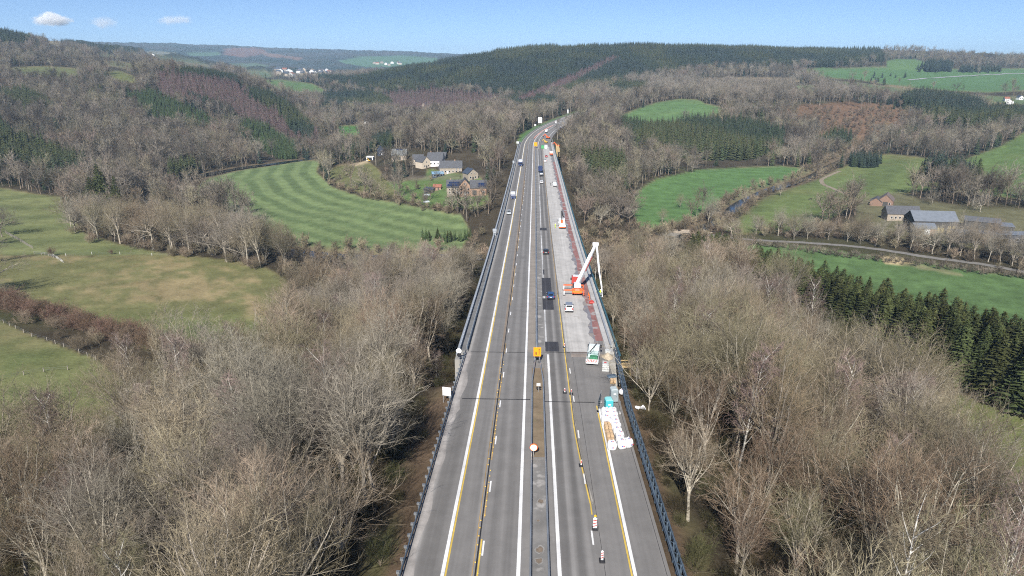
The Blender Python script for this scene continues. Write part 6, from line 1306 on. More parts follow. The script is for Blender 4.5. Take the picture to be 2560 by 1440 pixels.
proto('ash_mid', 4, lambda s: grow(s, 16, 'ash', 1), 'bark_dark', 'twig_mid'); proto('oak_mid', 4, lambda s: grow(s, 14, 'oak', 1), 'bark_dark', 'twig_mid'); proto('birch_mid', 3, lambda s: grow(s, 16, 'birch', 1), 'bark', 'twig_mid'); proto('shrub_mid', 3, lambda s: grow(s, 5, 'shrub', 1), 'bark_dark', 'twig_mid')
proto('spruce', 4, lambda s: spruce(s, 16, 0, .285, .09), 'bark_dark', 'needle'); proto('spruce_mid', 4, lambda s: spruce(s, 16, 1, .225), 'bark_dark', 'needle_far')
PH = {'ash': 18, 'oak': 15, 'birch': 18, 'willow': 13, 'shrub': 5, 'ash_mid': 16, 'oak_mid': 14, 'birch_mid': 16, 'shrub_mid': 5, 'spruce': 16, 'spruce_mid': 16}

# --- where they stand: jittered lattice over the land, kept where the ground can be seen or crowns stick out above a crest
_hor = np.maximum.accumulate(((GZ.reshape(_R.shape) - CAM_Z) / np.maximum(np.hypot(GX, GY), 1).reshape(_R.shape)), 0)
def seen(X, Y, Z, top=16.0):
    r = np.hypot(X, Y + 90); i = np.clip(np.searchsorted(_rr, r) - 2, 0, len(_rr) - 1); j = np.clip(np.searchsorted(_th, np.arctan2(X, Y + 90)), 0, len(_th) - 1)
    return (Z + top - CAM_Z) / np.maximum(np.hypot(X, Y), 1) > _hor[i, j] - .002
def lattice(r0, r1, sp):
    out = []
    r = r0
    while r < r1:
        d = sp(r); n = int(r * math.radians(92) / d); t = (np.arange(n) + .5) / n * math.radians(92) - math.radians(46)
        rr = r + RNG.uniform(-.48, .48, n) * d; tt = t + RNG.uniform(-.48, .48, n) * d / r; out.append(np.stack([rr * np.sin(tt), rr * np.cos(tt)], 1)); r += d
    return np.concatenate(out)
PTS0 = lattice(34, 2900, lambda r: 6.1 if r < 330 else 6.2 if r < 1100 else max(6.2, r * .0052))
EXTRA = lattice(330, 2500, lambda r: 5.6 if r < 1100 else r * .0052); PTS = np.concatenate([PTS0, EXTRA]); is_extra = np.arange(len(PTS)) >= len(PTS0)   # the second lattice only thickens the conifer stands
X, Y = PTS[:, 0], PTS[:, 1]; Z = ground_z(X, Y); px, py, dd = project(X, Y, Z); off, ss = road_near(X, Y)
ok = seen(X, Y, Z) & (dd > 20) & (px > -260) & (px < 2820)
ok &= ~((off > -18.3) & (off < 16.9) & (ss < 1560)); ok &= ~((np.abs(off) < 26) & (ss > BR0 + 4) & (ss < 640))
rivd = np.full(len(X), 99.0); m_ = (np.abs(X) < 520) & (Y > 240) & (Y < 960); rivd[m_] = dist_line(X[m_], Y[m_], RIV); ok &= rivd > 9.5
jx = px + fbm(X / 9, Y / 9, 71) * 14; jy = py + fbm(X / 9, Y / 9, 72) * 8
zone = np.array(['mixed'] * len(X), dtype='<U14')
free = np.zeros(len(X), bool)
for k, (poly, c) in GRASS.items(): free |= inpoly(jx, jy, poly) & (RNG.random(len(X)) > (.05 if k in ('hill_pasture_wide', 'hill_pasture_low', 'valley_green', 'shoulder_meadow', 'shoulder_field') else 0))
for k in ('farm_yard', 'lane', 'hamlet', 'spruce_strip', 'village'): free |= inpoly(jx, jy, NOTREE[k])
clear = inpoly(jx, jy, NOTREE['clearcut']); free |= clear & (RNG.random(len(X)) < .55)
for k, (poly, t) in TINTED.items(): zone[inpoly(jx, jy, poly)] = t
hh = RNG.uniform(.62, 1.2, len(X)) + .5 * fbm(X / 40, Y / 40, 73)
for k, (poly, (h0, h1)) in CONIFER.items():
    q = inpoly(jx, jy, poly); zone[q] = 'young' if 'young' in k else 'conifer'; hh[q] = RNG.uniform(h0, h1, q.sum()) / 16 * (1 + .7 * fbm(X[q] / 55, Y[q] / 55, 74))
    free &= ~q; stand_ = q if k == 'ridge' else (stand_ | q)
for k in ('ridge_strip',): zone[inpoly(jx, jy, TINTED[k][0])] = TINTED[k][1]
ok &= ~is_extra | stand_
topx = FPX * 9.5 / np.maximum(dd, 50)                  # crowns must not hide the open land behind them
block = np.zeros(len(X), bool)
for k, (poly, c) in GRASS.items():
    if k in ('motorway_bank', 'river_green', 'clearing_green', 'orchard_slope', 'hamlet_lawn'): continue
    block |= inpoly(jx, jy - topx, poly) & (dd > 620)
RP = [(1325, 378), (1340, 332), (1375, 306), (1436, 282), (1446, 296), (1405, 330), (1384, 352), (1385, 385)]
for f_ in (0, .4, .8, 1.2): block |= inpoly(px, py - topx * f_, RP) & (dd > 480)
for k in ('left_young_a', 'left_young_b', 'bench_stand', 'right_block', 'left_crest_low'): block |= inpoly(jx, jy - topx * .8, CONIFER[k][0]) & ~stand_
ok &= ~(block & (~stand_ | (dd > 1100)) & (RNG.random(len(X)) < .93))
zone[inpoly(px, py, LEFT_WOOD)] = 'leftwood'; zone[inpoly(px, py, RIGHT_WOOD)] = 'rightwood'
mx_ = zone == 'mixed'; zone[mx_ & (py < 480) & (RNG.random(len(X)) < np.where(px < 900, .55, .28)) & (fbm(X / 70, Y / 70, 77) > .04)] = 'conifer'
thin = mx_ & (RNG.random(len(X)) < .34 + np.clip(fbm(X / 80, Y / 80, 79) * 2.2, -.2, .5)); ok &= ~thin
# open spots: clearings at the edges of the near fields stay low scrub
low = mx_ & (py > 560) & (dd < 420); zone[low & (zone == 'mixed')] = 'scrub'
ok &= ~free
NEAR = (zone == 'leftwood') | (zone == 'rightwood')
ok &= ~(NEAR & (dd < 340) & (RNG.random(len(X)) < .20))
print('trees', ok.sum(), {z_: int((ok & (zone == z_)).sum()) for z_ in set(zone[ok])})
REC = []                                                # (species, variant, x, y, z, scale, rot, zone, apparent size)
pn = fbm(X / 25, Y / 25, 81); rv_ = RNG.random((len(X), 4))
for i in np.nonzero(ok)[0]:
    z_ = zone[i]; d = dd[i]; r0, r1, r2, r3 = rv_[i]
    if z_ in ('leftwood', 'rightwood'):
        if d < 330:
            kk = ('willow' if r0 < .30 + pn[i] else 'ash' if r0 < .76 else 'birch' if r0 < .88 else 'ash' if r0 < .97 else 'oak')
            h = .70 + .68 * r1 + pn[i] * .7
            if z_ == 'leftwood' and d > 200: h *= .92
            e = min(1.0, (abs(off[i]) - 17) / 12); h *= .60 + .40 * max(0, e)
        else: kk, h = 'ash_mid', .8 + .3 * r1
    elif z_ == 'conifer': kk, h = ('spruce' if d < 330 else 'spruce_mid'), hh[i]
    elif z_ == 'young': kk, h = 'spruce_mid', hh[i]
    elif z_ == 'scrub': kk, h = ('shrub' if d < 300 else 'shrub_mid'), .5 + .7 * r1
    elif z_ == 'tan': kk, h = ('shrub_mid', .8 + .7 * r1) if Y[i] < 1300 else ('birch_mid', .9 + .2 * r1)
    elif z_ == 'purple': kk, h = 'birch_mid', .75 + .3 * r1
    else: kk, h = ('ash_mid' if r0 < .45 else 'oak_mid' if r0 < .85 else 'birch_mid'), max(.45, hh[i] * 1.32)
    if z_ in ('leftwood', 'rightwood'): z_ = z_ + ('_span' if ss[i] > BR0 + 6 else '_verge' if abs(off[i]) < 29 else '')
    nv = len(PROTO[kk]); REC.append([kk, int(r2 * nv) % nv, X[i], Y[i], Z[i] - .15, h, r3 * math.tau, z_, PH[kk] * h / d])
# --- trees read one by one from the photo: species, foot pixel, height
def stand(kk, fx, fy, h, zn='lone', n=1, jit=0.0):
    for _ in range(n):
        g = gpt(fx + random.uniform(-jit, jit), fy + random.uniform(-jit, jit) * .4); d = project(np.array([g.x]), np.array([g.y]), np.array([g.z]))[2][0]
        REC.append([kk, random.randrange(len(PROTO[kk])), g.x, g.y, g.z - .15, h / PH[kk] * random.uniform(.9, 1.1), random.uniform(0, 6.28), zn, h / d])
# spruce windbreak beside the bright field
L = smooth_line(np.array([(94, 318), (98, 300), (107, 262), (113, 225), (120, 185), (129, 148), (146, 108), (170, 60)], float), 8)
for k, p in enumerate(L):
    for row in range(5):
        x = p[0] + (row - 2) * 3.6 + random.uniform(-1, 1); y = p[1] + random.uniform(-1.8, 1.8)
        h = 14.5 + 4.5 * min(1, max(0, (300 - y) / 110)) + random.uniform(-1.6, 1.8); z = float(ground_z(x, y)); d = math.hypot(x, y)
        REC.append(['spruce', random.randrange(4), x, y, z - .2, h / 16, random.uniform(0, 6.28), 'windbreak_' + ('field' if row > 2 else 'wood' if row < 2 else 'core'), h / d])
for k in range(130):                                      # young spruces closing the gaps of the windbreak
    p = L[random.randrange(len(L))]; x = p[0] + random.choice([-8.5, -5.5, 0, 5.5, 8.5]) + random.uniform(-1, 1); y = p[1] + random.uniform(-3, 3); z = float(ground_z(x, y)); h = random.uniform(6, 12)
    REC.append(['spruce', random.randrange(4), x, y, z - .2, h / 16, random.uniform(0, 6.28), 'windbreak_fill', h / math.hypot(x, y)])
for q in [(258, 535, 33), (296, 545, 27), (236, 535, 24), (282, 560, 21), (270, 530, 29)]: stand('spruce', *q, 'belt_spruce')
for q in [(2372, 480, 25), (2440, 470, 22), (2400, 475, 18), (2330, 452, 16), (2300, 448, 15)]: stand('spruce', *q, 'farm_spruce')
for q in [(1110, 352, 20), (1137, 362, 16), (1128, 366, 15), (1045, 345, 11)]: stand('spruce_mid', *q, 'hamlet_spruce')
for x in (1072, 1095, 1120, 1128, 1172): stand('spruce', x, 598 + random.uniform(-4, 4), 5.5, 'young_spruce')
for x, y, h in [(x_ + random.uniform(-12, 12), y_ + random.uniform(-9, 5), h_) for x_, y_, h_ in [(190, 580, 12), (255, 600, 15), (300, 610, 16), (350, 618, 17), (390, 626, 17), (430, 632, 17), (470, 640, 17), (520, 646, 17), (560, 655, 16), (610, 662, 17), (650, 668, 17), (700, 680, 15), (330, 600, 15), (420, 615, 16), (500, 630, 16), (580, 640, 16), (640, 650, 15), (220, 585, 13), (270, 590, 14)]]:
    stand(random.choice(['ash', 'oak', 'ash']), x, y, h * 1.45, 'belt'); stand('ash', x + random.uniform(-18, 18), y - 14, h * 1.4, 'belt'); stand('willow', x + random.uniform(-15, 15), y - 6, h * .95, 'belt'); stand('shrub', x + random.uniform(-20, 20), y + 2, 4.5, 'belt_scrub', 3, 14); stand('oak', x + random.uniform(-25, 25), y - 26, h * 1.35, 'belt')
for x, y, h in [(1770, 560, 16), (1830, 590, 13), (1890, 585, 13), (1945, 590, 14), (1985, 600, 14), (2018, 598, 15), (2070, 600, 13), (2118, 605, 12), (2150, 610, 15), (2190, 612, 16), (2240, 618, 13), (2275, 625, 15), (2330, 635, 16), (2368, 640, 17), (2400, 640, 16), (2435, 650, 17), (2470, 655, 15), (2500, 660, 17), (2530, 665, 15), (2550, 668, 15), (2300, 610, 12), (2420, 610, 12), (2480, 620, 13)]:
    stand(random.choice(['ash', 'oak', 'willow']), x, y, h, 'lane_tree'); stand('oak', x + random.uniform(-14, 14), y - random.uniform(6, 16), h * .85, 'lane_tree'); stand('shrub', x + random.uniform(-20, 20), y - 6, 3.5, 'belt_scrub', 2, 10)
for x, y, h in [(1655, 560, 8), (1700, 520, 9), (1860, 508, 8), (1950, 490, 9), (1880, 470, 7), (2450, 530, 14), (2330, 512, 11), (1730, 432, 12), (1640, 432, 13), (1470, 545, 14), (1500, 560, 15)]: stand('oak' if h > 10 else 'willow', x, y, h, 'pasture_tree')
for x, y, h in [(4, 592, 18), (-12, 566, 17), (-40, 612, 19), (-6, 742, 22), (-45, 735, 20), (-30, 660, 15), (-40, 480, 12)]: stand('oak', x, y, h, 'pasture_tree')
for k in range(0, 2 * len(RIV)):                           # scrub on the river banks
    for sg_ in (-1, 1):
        if random.random() < .12: continue
        k = k % len(RIV); dv = RIV[min(k + 1, len(RIV) - 1)] - RIV[max(k - 1, 0)]; dv = dv / np.linalg.norm(dv); q_ = RIV[k] + np.array((dv[1], -dv[0])) * sg_ * random.uniform(6.5, 10)
        if RIV[k][0] < -150 and RIV[k][1] > 520: continue
        REC.append(['shrub_mid', random.randrange(3), q_[0], q_[1], float(ground_z(q_[0], q_[1])) - .1, random.uniform(.7, 1.5), random.uniform(0, 6.28), 'bank', .005])
for x, y in [(1040, 470), (1075, 500), (1005, 470), (960, 450), (1000, 440), (880, 478), (850, 470), (940, 500), (1000, 510), (1060, 520), (1105, 528), (1130, 520), (1030, 500), (970, 430), (1090, 445), (920, 470), (1150, 510), (860, 440), (900, 440)]: stand('oak_mid', x, y, random.uniform(8, 13), 'hamlet_tree'); stand('shrub_mid', x, y + 3, 4, 'hedge_far', 2, 16)
for x, y in [(810, 430), (815, 445), (830, 462), (850, 474), (880, 486), (910, 494), (950, 500), (1000, 508), (1040, 515), (1090, 528), (1120, 533)]: stand('shrub_mid', x, y, 5, 'hedge_far', 3, 9)
for k in range(74):                                       # reddish hedge between the two fields
    t = k / 73; hx = -40 + 600 * t; hy = 762 + 165 * t ** 1.1; stand('shrub', hx, hy + random.uniform(-14, 14), random.uniform(4.0, 6.8), 'hedge')
for k in range(90):                                       # dark hedge along the lane
    t = k / 89; stand('shrub_mid', 1820 + 760 * t, 606 + 92 * t + random.uniform(-4, 4), random.uniform(2.4, 3.6), 'lane_hedge')
stand('shrub', 130, 640, 4, 'hedge'); stand('shrub', 278, 636, 2.4, 'hedge')
# undergrowth in the near woods
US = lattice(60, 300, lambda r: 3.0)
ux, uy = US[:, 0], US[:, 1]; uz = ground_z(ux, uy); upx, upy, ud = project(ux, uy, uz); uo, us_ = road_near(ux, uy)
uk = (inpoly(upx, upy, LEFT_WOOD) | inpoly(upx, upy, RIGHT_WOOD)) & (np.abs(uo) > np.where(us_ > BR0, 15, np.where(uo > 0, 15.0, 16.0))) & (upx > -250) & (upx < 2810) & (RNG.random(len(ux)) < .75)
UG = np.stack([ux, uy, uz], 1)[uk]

# --- the ones that show largest become things of their own
KIND_OF = {'ash': 'bare_tree', 'oak': 'bare_tree', 'willow': 'bare_tree', 'ash_mid': 'bare_tree', 'oak_mid': 'bare_tree', 'birch_mid': 'bare_tree', 'birch': 'birch_tree', 'spruce': 'spruce_tree', 'spruce_mid': 'spruce_tree', 'shrub': 'bare_shrub', 'shrub_mid': 'bare_shrub'}
LABELS = {
 ('bare_tree', 'leftwood'): ('bare tree in the wood between the billboard guardrail and the pasture', 'bare trees deep in the billboard side wood'),
 ('bare_tree', 'leftwood_verge'): ('bare tree leaning over the verge behind the billboard guardrail', 'bare trees on the billboard side verge'),
 ('bare_tree', 'leftwood_span'): ('bare tree below the viaduct span on the olive field side', 'bare trees below the viaduct on the field side'),
 ('bare_tree', 'rightwood'): ('bare tree in the wood between the blue guardrail and the windbreak', 'bare trees deep in the blue guardrail side wood'),
 ('bare_tree', 'rightwood_verge'): ('bare tree at the edge of the wood right behind the blue guardrail', 'bare trees on the blue guardrail verge'),
 ('bare_tree', 'rightwood_span'): ('bare tree below the viaduct span on the crane truck side', 'bare trees below the viaduct on the crane side'),
 ('birch_tree', 'leftwood'): ('white trunked birch in the wood between billboard and pasture', 'birches deep in the billboard side wood'),
 ('birch_tree', 'leftwood_verge'): ('white trunked birch just behind the billboard guardrail', 'birches on the billboard side verge'),
 ('birch_tree', 'leftwood_span'): ('white trunked birch below the viaduct on the olive field side', 'birches below the viaduct on the field side'),
 ('birch_tree', 'rightwood'): ('white trunked birch in the wood between blue guardrail and windbreak', 'birches deep in the blue guardrail side wood'),
 ('birch_tree', 'rightwood_verge'): ('white trunked birch just below the blue guardrail', 'birches on the blue guardrail verge'),
 ('birch_tree', 'rightwood_span'): ('white trunked birch below the viaduct on the crane truck side', 'birches below the viaduct on the crane side'),
 ('spruce_tree', 'windbreak_field'): ('dark olive spruce on the side of the windbreak facing the bright green field', 'spruces on the field side of the windbreak'),
 ('spruce_tree', 'windbreak_core'): ('dark olive spruce in the middle row of the long windbreak', 'spruces in the middle of the windbreak'),
 ('spruce_tree', 'windbreak_wood'): ('dark olive spruce on the side of the windbreak facing the bare wood', 'spruces on the wood side of the windbreak'),
 ('spruce_tree', 'belt_spruce'): ('tall lone spruce rising from the bare tree belt by the striped field', 'spruces in the tree belt'),
 ('spruce_tree', 'farm_spruce'): ('tall dark spruce with bare lower trunk behind the farm buildings', 'spruces behind the farm'),
 ('spruce_tree', 'hamlet_spruce'): ('dark pointed spruce above the bare trees behind the hamlet', 'spruces behind the hamlet'),
 ('spruce_tree', 'young_spruce'): ('small bushy spruce at the lower edge of the striped river meadow', 'young spruces by the river meadow'),
 ('bare_tree', 'belt'): ('bare tree in the riverside belt between the olive field and the striped meadow', 'trees of the riverside belt'),
 ('bare_tree', 'lane_tree'): ('bare tree standing along the lane in front of the farm', 'trees along the farm lane'),
 ('bare_tree', 'pasture_tree'): ('bare rounded tree standing alone on open pasture', 'lone trees on the pastures'),
 ('bare_tree', 'hamlet_tree'): ('small bare garden tree on the slope below the hamlet houses', 'garden trees of the hamlet'),
 ('bare_shrub', 'hedge'): ('reddish brown leafless shrub in the hedge between the two pastures', 'shrubs of the pasture hedge'),
 ('bare_shrub', 'lane_hedge'): ('low dark leafless shrub in the hedge between lane and bright field', 'shrubs of the lane hedge'),
}
TONE_N = {'a': 'twig', 'b': 'twig_grey', 'c': 'twig_oliv', 'd': 'twig_russ'}; TONE_M = {'a': 'twig_mid', 'b': 'mid_grey', 'c': 'mid_oliv', 'd': 'mid_russ', 'e': 'mid_dark'}
TWORD = {'a': 'brown', 'b': 'pale grey', 'c': 'olive tinged', 'd': 'russet'}
_TN = {}
def tone(r):
    k = id(r)
    if k not in _TN: _TN[k] = _tone(r)
    return _TN[k]
def _tone(r):
    near = not r[0].endswith('_mid'); q = float(_vn(np.array([r[2] / 34]), np.array([r[3] / 34]), 95)[0]) * .62 + random.Random(int(r[2] * 31 + r[3] * 17)).random() * .38
    if r[7] == 'grey': return 'b'
    if near: return 'b' if q < .40 else 'a' if q < .58 else 'c' if q < .74 else 'd'
    return 'e' if q < .34 else 'b' if q < .46 else 'a' if q < .58 else 'c' if q < .72 else 'd'
OVERRIDE = {'purple': 'twig_purple', 'tan': 'twig_tan', 'young': 'needle_young', 'hedge': 'twig_red', 'grey': 'twig_grey', 'lane_hedge': 'twig_mid'}
CAP = {'bare_tree': 290, 'birch_tree': 90, 'spruce_tree': 290, 'bare_shrub': 200}
def in_frame(r):
    h = PH[r[0]] * r[5]; a = project(np.array([r[2]]), np.array([r[3]]), np.array([r[4] + h * .6])); return -60 < a[0][0] < 2620 and a[1][0] < 1470 and a[2][0] > 10
cand = sorted([r for r in REC if (KIND_OF[r[0]], r[7]) in LABELS], key=lambda r: (not (KIND_OF[r[0]] == 'spruce_tree' and 'windbreak' not in r[7]), -r[8]))
used = set(); cnt = {}
EX = {}
for r in cand:
    k = KIND_OF[r[0]]
    if cnt.get(k, 0) >= CAP[k] or not in_frame(r): continue
    cnt[k] = cnt.get(k, 0) + 1; used.add(id(r)); lb, gr = LABELS[(k, r[7])]; tn = tone(r); hgt = PH[r[0]] * r[5]
    if k == 'bare_tree' and 'bare' in lb: lb = lb.replace('bare', ('tall ' if hgt > 17.5 else 'low ' if hgt < 11.5 else '') + 'bare ' + TWORD.get(tn, 'dark brown'), 1)
    elif k in ('birch_tree', 'spruce_tree') and 'tall' not in lb and 'small' not in lb: lb = ('tall ' if hgt > 17.8 else 'short ' if hgt < 14 else '') + lb
    root = empty(k, (r[2], r[3], r[4]), r[6], lb, {'bare_tree': 'tree', 'birch_tree': 'birch', 'spruce_tree': 'spruce', 'bare_shrub': 'shrub'}[k], gr); q_ = random.Random(int(r[2] * 13 + r[3] * 7)); wd_ = q_.uniform(.88, 1.4) if k == 'spruce_tree' else q_.uniform(.88, 1.15); root.scale = (r[5] * wd_, r[5] * wd_ * q_.uniform(.9, 1.1), r[5]); root.rotation_euler = (q_.uniform(-.05, .05), q_.uniform(-.05, .05), r[6])
    tm, cm = PROTO[r[0]][r[1]]
    for nm, me_ in (('trunk', tm), ('crown', cm)):
        o = bpy.data.objects.new(nm, me_); link(o, root)
        mo = OVERRIDE.get(r[7]) or ((TONE_M if r[0].endswith('_mid') else TONE_N).get(tn) if k == 'bare_tree' else None)
        if nm == 'crown' and mo: o.material_slots[0].link = 'OBJECT'; o.material_slots[0].material = MT[mo]
        EX.setdefault((r[0], r[1], nm), o)
print('individual', cnt)
# --- everything else: woods as masses, one object each, copies drawn by geometry nodes
def holder(kk, v):
    """an existing tree of that make whose parts are repeated"""
    for nm, me_ in zip(('trunk', 'crown'), PROTO[kk][v]):
        if (kk, v, nm) not in EX:
            r = next((q for q in sorted(REC, key=lambda q: -q[8]) if q[0] == kk and q[1] == v and id(q) not in used), None)
            if r is None: continue
            used.add(id(r)); k = KIND_OF[kk]
            root = empty(k, (r[2], r[3], r[4]), r[6], *{'bare_tree': ('bare tree at the edge of the distant woods', 'tree', 'trees at the edge of the far woods'), 'spruce_tree': ('dark spruce in the distant plantations', 'spruce', 'spruces of the far plantations'), 'bare_shrub': ('leafless shrub on the rough ground beyond the viaduct', 'shrub', 'shrubs on rough ground'), 'birch_tree': ('white trunked birch in the distant woods', 'birch', 'birches of the far woods')}[k]); root.scale = (r[5],) * 3
            for n2, m2 in zip(('trunk', 'crown'), PROTO[kk][v]): EX[(kk, v, n2)] = link(bpy.data.objects.new(n2, m2), root)
    return EX.get((kk, v, 'trunk')), EX.get((kk, v, 'crown'))
def mass(name, label, kks, rows, crown_mat=None, trunk_mat=None):
    hs = [(kk, v, holder(kk, v)) for kk in kks for v in range(len(PROTO[kk]))]; hs = [h for h in hs if h[2][0]]
    idx = {(a, b): i for i, (a, b, c) in enumerate(hs)}
    rows = [r for r in rows if id(r) not in used and (r[0], r[1]) in idx]
    if not rows: return
    me_ = bpy.data.meshes.new(name); me_.from_pydata([(r[2], r[3], r[4]) for r in rows], [], [])
    for nm, ty, val in (('scl', 'FLOAT', [r[5] for r in rows]), ('rot', 'FLOAT', [r[6] for r in rows]), ('wid', 'FLOAT', [r[5] * (1.35 if r[0] == 'spruce_mid' and r[3] > 1150 else 1.0) for r in rows]), ('pick', 'INT', [idx[(r[0], r[1])] for r in rows])):
        a = me_.attributes.new(nm, ty, 'POINT'); a.data.foreach_set('value', np.array(val, np.float32 if ty == 'FLOAT' else np.int32))
    o = tag(link(bpy.data.objects.new(name, me_)), label, 'woodland', kind='stuff')
    ng = bpy.data.node_groups.new(name, 'GeometryNodeTree'); ng.interface.new_socket('Geometry', in_out='INPUT', socket_type='NodeSocketGeometry'); ng.interface.new_socket('Geometry', in_out='OUTPUT', socket_type='NodeSocketGeometry')
    gi = ng.nodes.new('NodeGroupInput'); go = ng.nodes.new('NodeGroupOutput'); ip = ng.nodes.new('GeometryNodeInstanceOnPoints'); jn = ng.nodes.new('GeometryNodeJoinGeometry')
    for kk, v, (t, c) in reversed(hs):
        j2 = ng.nodes.new('GeometryNodeJoinGeometry'); g2 = ng.nodes.new('GeometryNodeGeometryToInstance')
        for ob, mm in ((t, trunk_mat), (c, crown_mat)):
            oi = ng.nodes.new('GeometryNodeObjectInfo'); oi.transform_space = 'ORIGINAL'; oi.inputs['Object'].default_value = ob; out = oi.outputs['Geometry']
            if mm: sm = ng.nodes.new('GeometryNodeSetMaterial'); sm.inputs['Material'].default_value = mm; ng.links.new(out, sm.inputs[0]); out = sm.outputs[0]
            ng.links.new(out, j2.inputs[0])
        ng.links.new(j2.outputs[0], g2.inputs[0]); ng.links.new(g2.outputs[0], jn.inputs[0])
    def attr(nm, ty):
        a = ng.nodes.new('GeometryNodeInputNamedAttribute'); a.data_type = ty; a.inputs['Name'].default_value = nm; return a.outputs['Attribute']
    ip.inputs['Pick Instance'].default_value = True
    cx = ng.nodes.new('ShaderNodeCombineXYZ'); ng.links.new(attr('rot', 'FLOAT'), cx.inputs[2])
    ng.links.new(gi.outputs[0], ip.inputs['Points']); ng.links.new(jn.outputs[0], ip.inputs['Instance']); ng.links.new(attr('pick', 'INT'), ip.inputs['Instance Index'])
    ng.links.new(cx.outputs[0], ip.inputs['Rotation']); sx_ = ng.nodes.new('ShaderNodeCombineXYZ'); wa = attr('wid', 'FLOAT'); ng.links.new(wa, sx_.inputs[0]); ng.links.new(wa, sx_.inputs[1]); ng.links.new(attr('scl', 'FLOAT'), sx_.inputs[2]); ng.links.new(sx_.outputs[0], ip.inputs['Scale']); ng.links.new(ip.outputs[0], go.inputs[0])
    md = o.modifiers.new('woods', 'NODES'); md.node_group = ng
    for r in rows: used.add(id(r))
    return o
Zs = lambda *zz: [r for r in REC if r[7] in zz]
UGR = [[('shrub'), random.randrange(3), p[0], p[1], p[2] - .1, random.uniform(.25, .8), random.uniform(0, 6.28), 'ug', 0] for p in UG]
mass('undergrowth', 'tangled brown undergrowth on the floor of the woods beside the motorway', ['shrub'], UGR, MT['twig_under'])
for tn, nm in (('a', 'brown'), ('b', 'pale grey'), ('c', 'olive tinged'), ('d', 'russet')):
    mass(nm.replace(' ', '_') + '_near_woodland', nm + ' bare trees filling up the woods on both sides of the motorway', ['ash', 'oak', 'willow', 'birch'], [r for r in [q for q in REC if q[7].startswith(('leftwood', 'rightwood', 'belt', 'lane_tree'))] if not r[0].endswith('_mid') and tone(r) == tn], MT[TONE_N[tn]])
mass('purple_birch_woodland', 'purplish birch wood on the far slopes', ['birch_mid'], Zs('purple'), MT['twig_purple'])
mass('tan_scrub', 'tan young growth on the cleared slope above the river', ['shrub_mid', 'birch_mid'], Zs('tan'), MT['twig_tan'])
mass('young_plantation', 'fresh green young conifers in blocks on the hillside across the river', ['spruce_mid'], Zs('young'), MT['needle_young'])
SPN = lambda r: float(_vn(np.array([r[2] / 90]), np.array([r[3] / 90]), 97)[0])
mass('olive_spruce_forest', 'olive green spruce plantations on the ridges', ['spruce', 'spruce_mid'], [r for r in REC if r[0].startswith('spruce') and id(r) not in used and SPN(r) > .62], MT['needle_b'])
mass('blue_spruce_forest', 'bluish dark spruce stands on the ridges', ['spruce', 'spruce_mid'], [r for r in REC if r[0].startswith('spruce') and id(r) not in used and SPN(r) < .36], MT['needle_c'])
mass('spruce_forest', 'dark spruce forest covering the ridges and plantations', ['spruce', 'spruce_mid'], [r for r in REC if r[0].startswith('spruce')])
mass('scrub', 'low leafless scrub along the river and field edges', ['shrub', 'shrub_mid'], [r for r in REC if r[0].startswith('shrub')], MT['twig'])
for tn, nm in (('a', 'brown'), ('b', 'pale grey'), ('c', 'olive tinged'), ('d', 'russet'), ('e', 'dark brown')):
    mass(nm.replace(' ', '_') + '_hill_woodland', 'leafless ' + nm + ' woodland on the hills and valley sides', ['ash_mid', 'oak_mid', 'birch_mid'], [r for r in REC if r[0] in ('ash_mid', 'oak_mid', 'birch_mid') and tone(r) == tn], MT[TONE_M[tn]])
mass('leftover_woodland', 'scattered bare trees in the fields and along the lanes', ['ash', 'oak', 'willow'], REC)
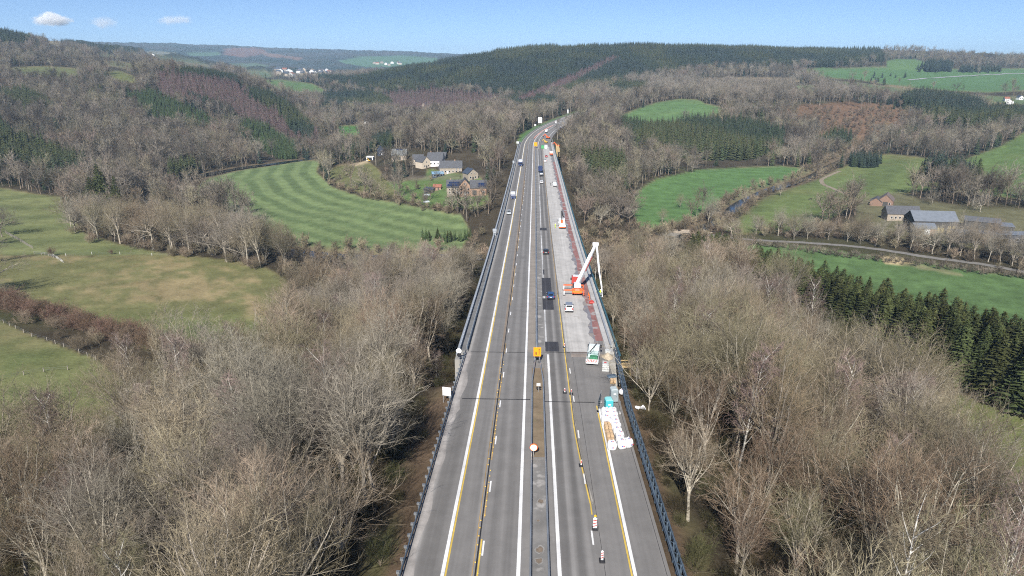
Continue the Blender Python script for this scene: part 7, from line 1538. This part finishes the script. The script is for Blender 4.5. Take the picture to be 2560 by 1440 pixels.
# ------------------------------------------------------------------ clouds and the hazy air of the valley
def cloud(name, label, px_, py_, D, w, h, dens, seed, lo):
    u, a, b = ray(px_, py_); c = Vector((u * D, a * D, CAM_Z + b * D))
    bm = bmesh.new(); bmesh.ops.create_icosphere(bm, subdivisions=3, radius=1.0)
    for v in bm.verts: v.co = Vector((v.co.x * w / 2, v.co.y * w / 3, v.co.z * h / 2))
    me_ = bpy.data.meshes.new(name); bm.to_mesh(me_); bm.free()
    m = bpy.data.materials.new(name); m.use_nodes = True; nt = m.node_tree; nt.nodes.clear()
    out = N(nt, 'ShaderNodeOutputMaterial'); pv = N(nt, 'ShaderNodeVolumePrincipled'); pv.inputs['Color'].default_value = (1, 1, 1, 1); pv.inputs['Anisotropy'].default_value = -.2
    tc = N(nt, 'ShaderNodeTexCoord'); mp = N(nt, 'ShaderNodeMapping'); mp.inputs['Scale'].default_value = (2 / w, 3 / w, 2 / h); nt.links.new(tc.outputs['Object'], mp.inputs['Vector'])
    ln = N(nt, 'ShaderNodeVectorMath', operation='LENGTH'); nt.links.new(mp.outputs[0], ln.inputs[0])
    no = N(nt, 'ShaderNodeTexNoise', noise_dimensions='4D'); no.inputs['W'].default_value = seed; no.inputs['Scale'].default_value = 1.0; no.inputs['Detail'].default_value = 5; no.inputs['Roughness'].default_value = .6
    m2 = N(nt, 'ShaderNodeMapping'); m2.inputs['Scale'].default_value = (3.2 / w, 3.2 / w, 4.5 / w); nt.links.new(tc.outputs['Object'], m2.inputs['Vector']); nt.links.new(m2.outputs[0], no.inputs['Vector'])
    s1 = N(nt, 'ShaderNodeMath', operation='MULTIPLY_ADD'); s1.inputs[1].default_value = -.52; nt.links.new(ln.outputs['Value'], s1.inputs[0]); nt.links.new(no.outputs[0], s1.inputs[2])
    mr_ = N(nt, 'ShaderNodeMapRange', interpolation_type='SMOOTHSTEP'); mr_.inputs[1].default_value = lo; mr_.inputs[2].default_value = lo + .30; mr_.inputs[3].default_value = 0; mr_.inputs[4].default_value = dens; nt.links.new(s1.outputs[0], mr_.inputs[0])
    nt.links.new(mr_.outputs[0], pv.inputs['Density']); nt.links.new(pv.outputs[0], out.inputs['Volume'])
    me_.materials.append(m); o = bpy.data.objects.new(name, me_); link(o); o.location = c
    return tag(o, label, 'cloud', 'clouds over the hills')
cloud('cloud', 'small bright white puffy cloud above the wooded hilltop', 130, 49, 12500, 780, 300, .02, 5.2, .04)
cloud('cloud', 'faint thin grey cloud wisp next to the white puffy cloud', 258, 58, 12500, 700, 260, .0030, 4.1, .08)
cloud('cloud', 'long faint cloud streak above the far plateau', 438, 52, 12500, 1000, 260, .0028, 7.7, .10)
hz = MB().box(-10200, 10200, -700, 9900, float(GZ.min()) - 1.5, 360).build('haze', None)
m = bpy.data.materials.new('haze_air'); m.use_nodes = True; nt = m.node_tree; nt.nodes.clear()
out = N(nt, 'ShaderNodeOutputMaterial'); pv = N(nt, 'ShaderNodeVolumePrincipled'); pv.inputs['Color'].default_value = (.52, .74, 1, 1); pv.inputs['Density'].default_value = 9.5e-5
nt.links.new(pv.outputs[0], out.inputs['Volume']); hz.data.materials.append(m); tag(hz, kind='stuff'); hz.display_type = 'WIRE'
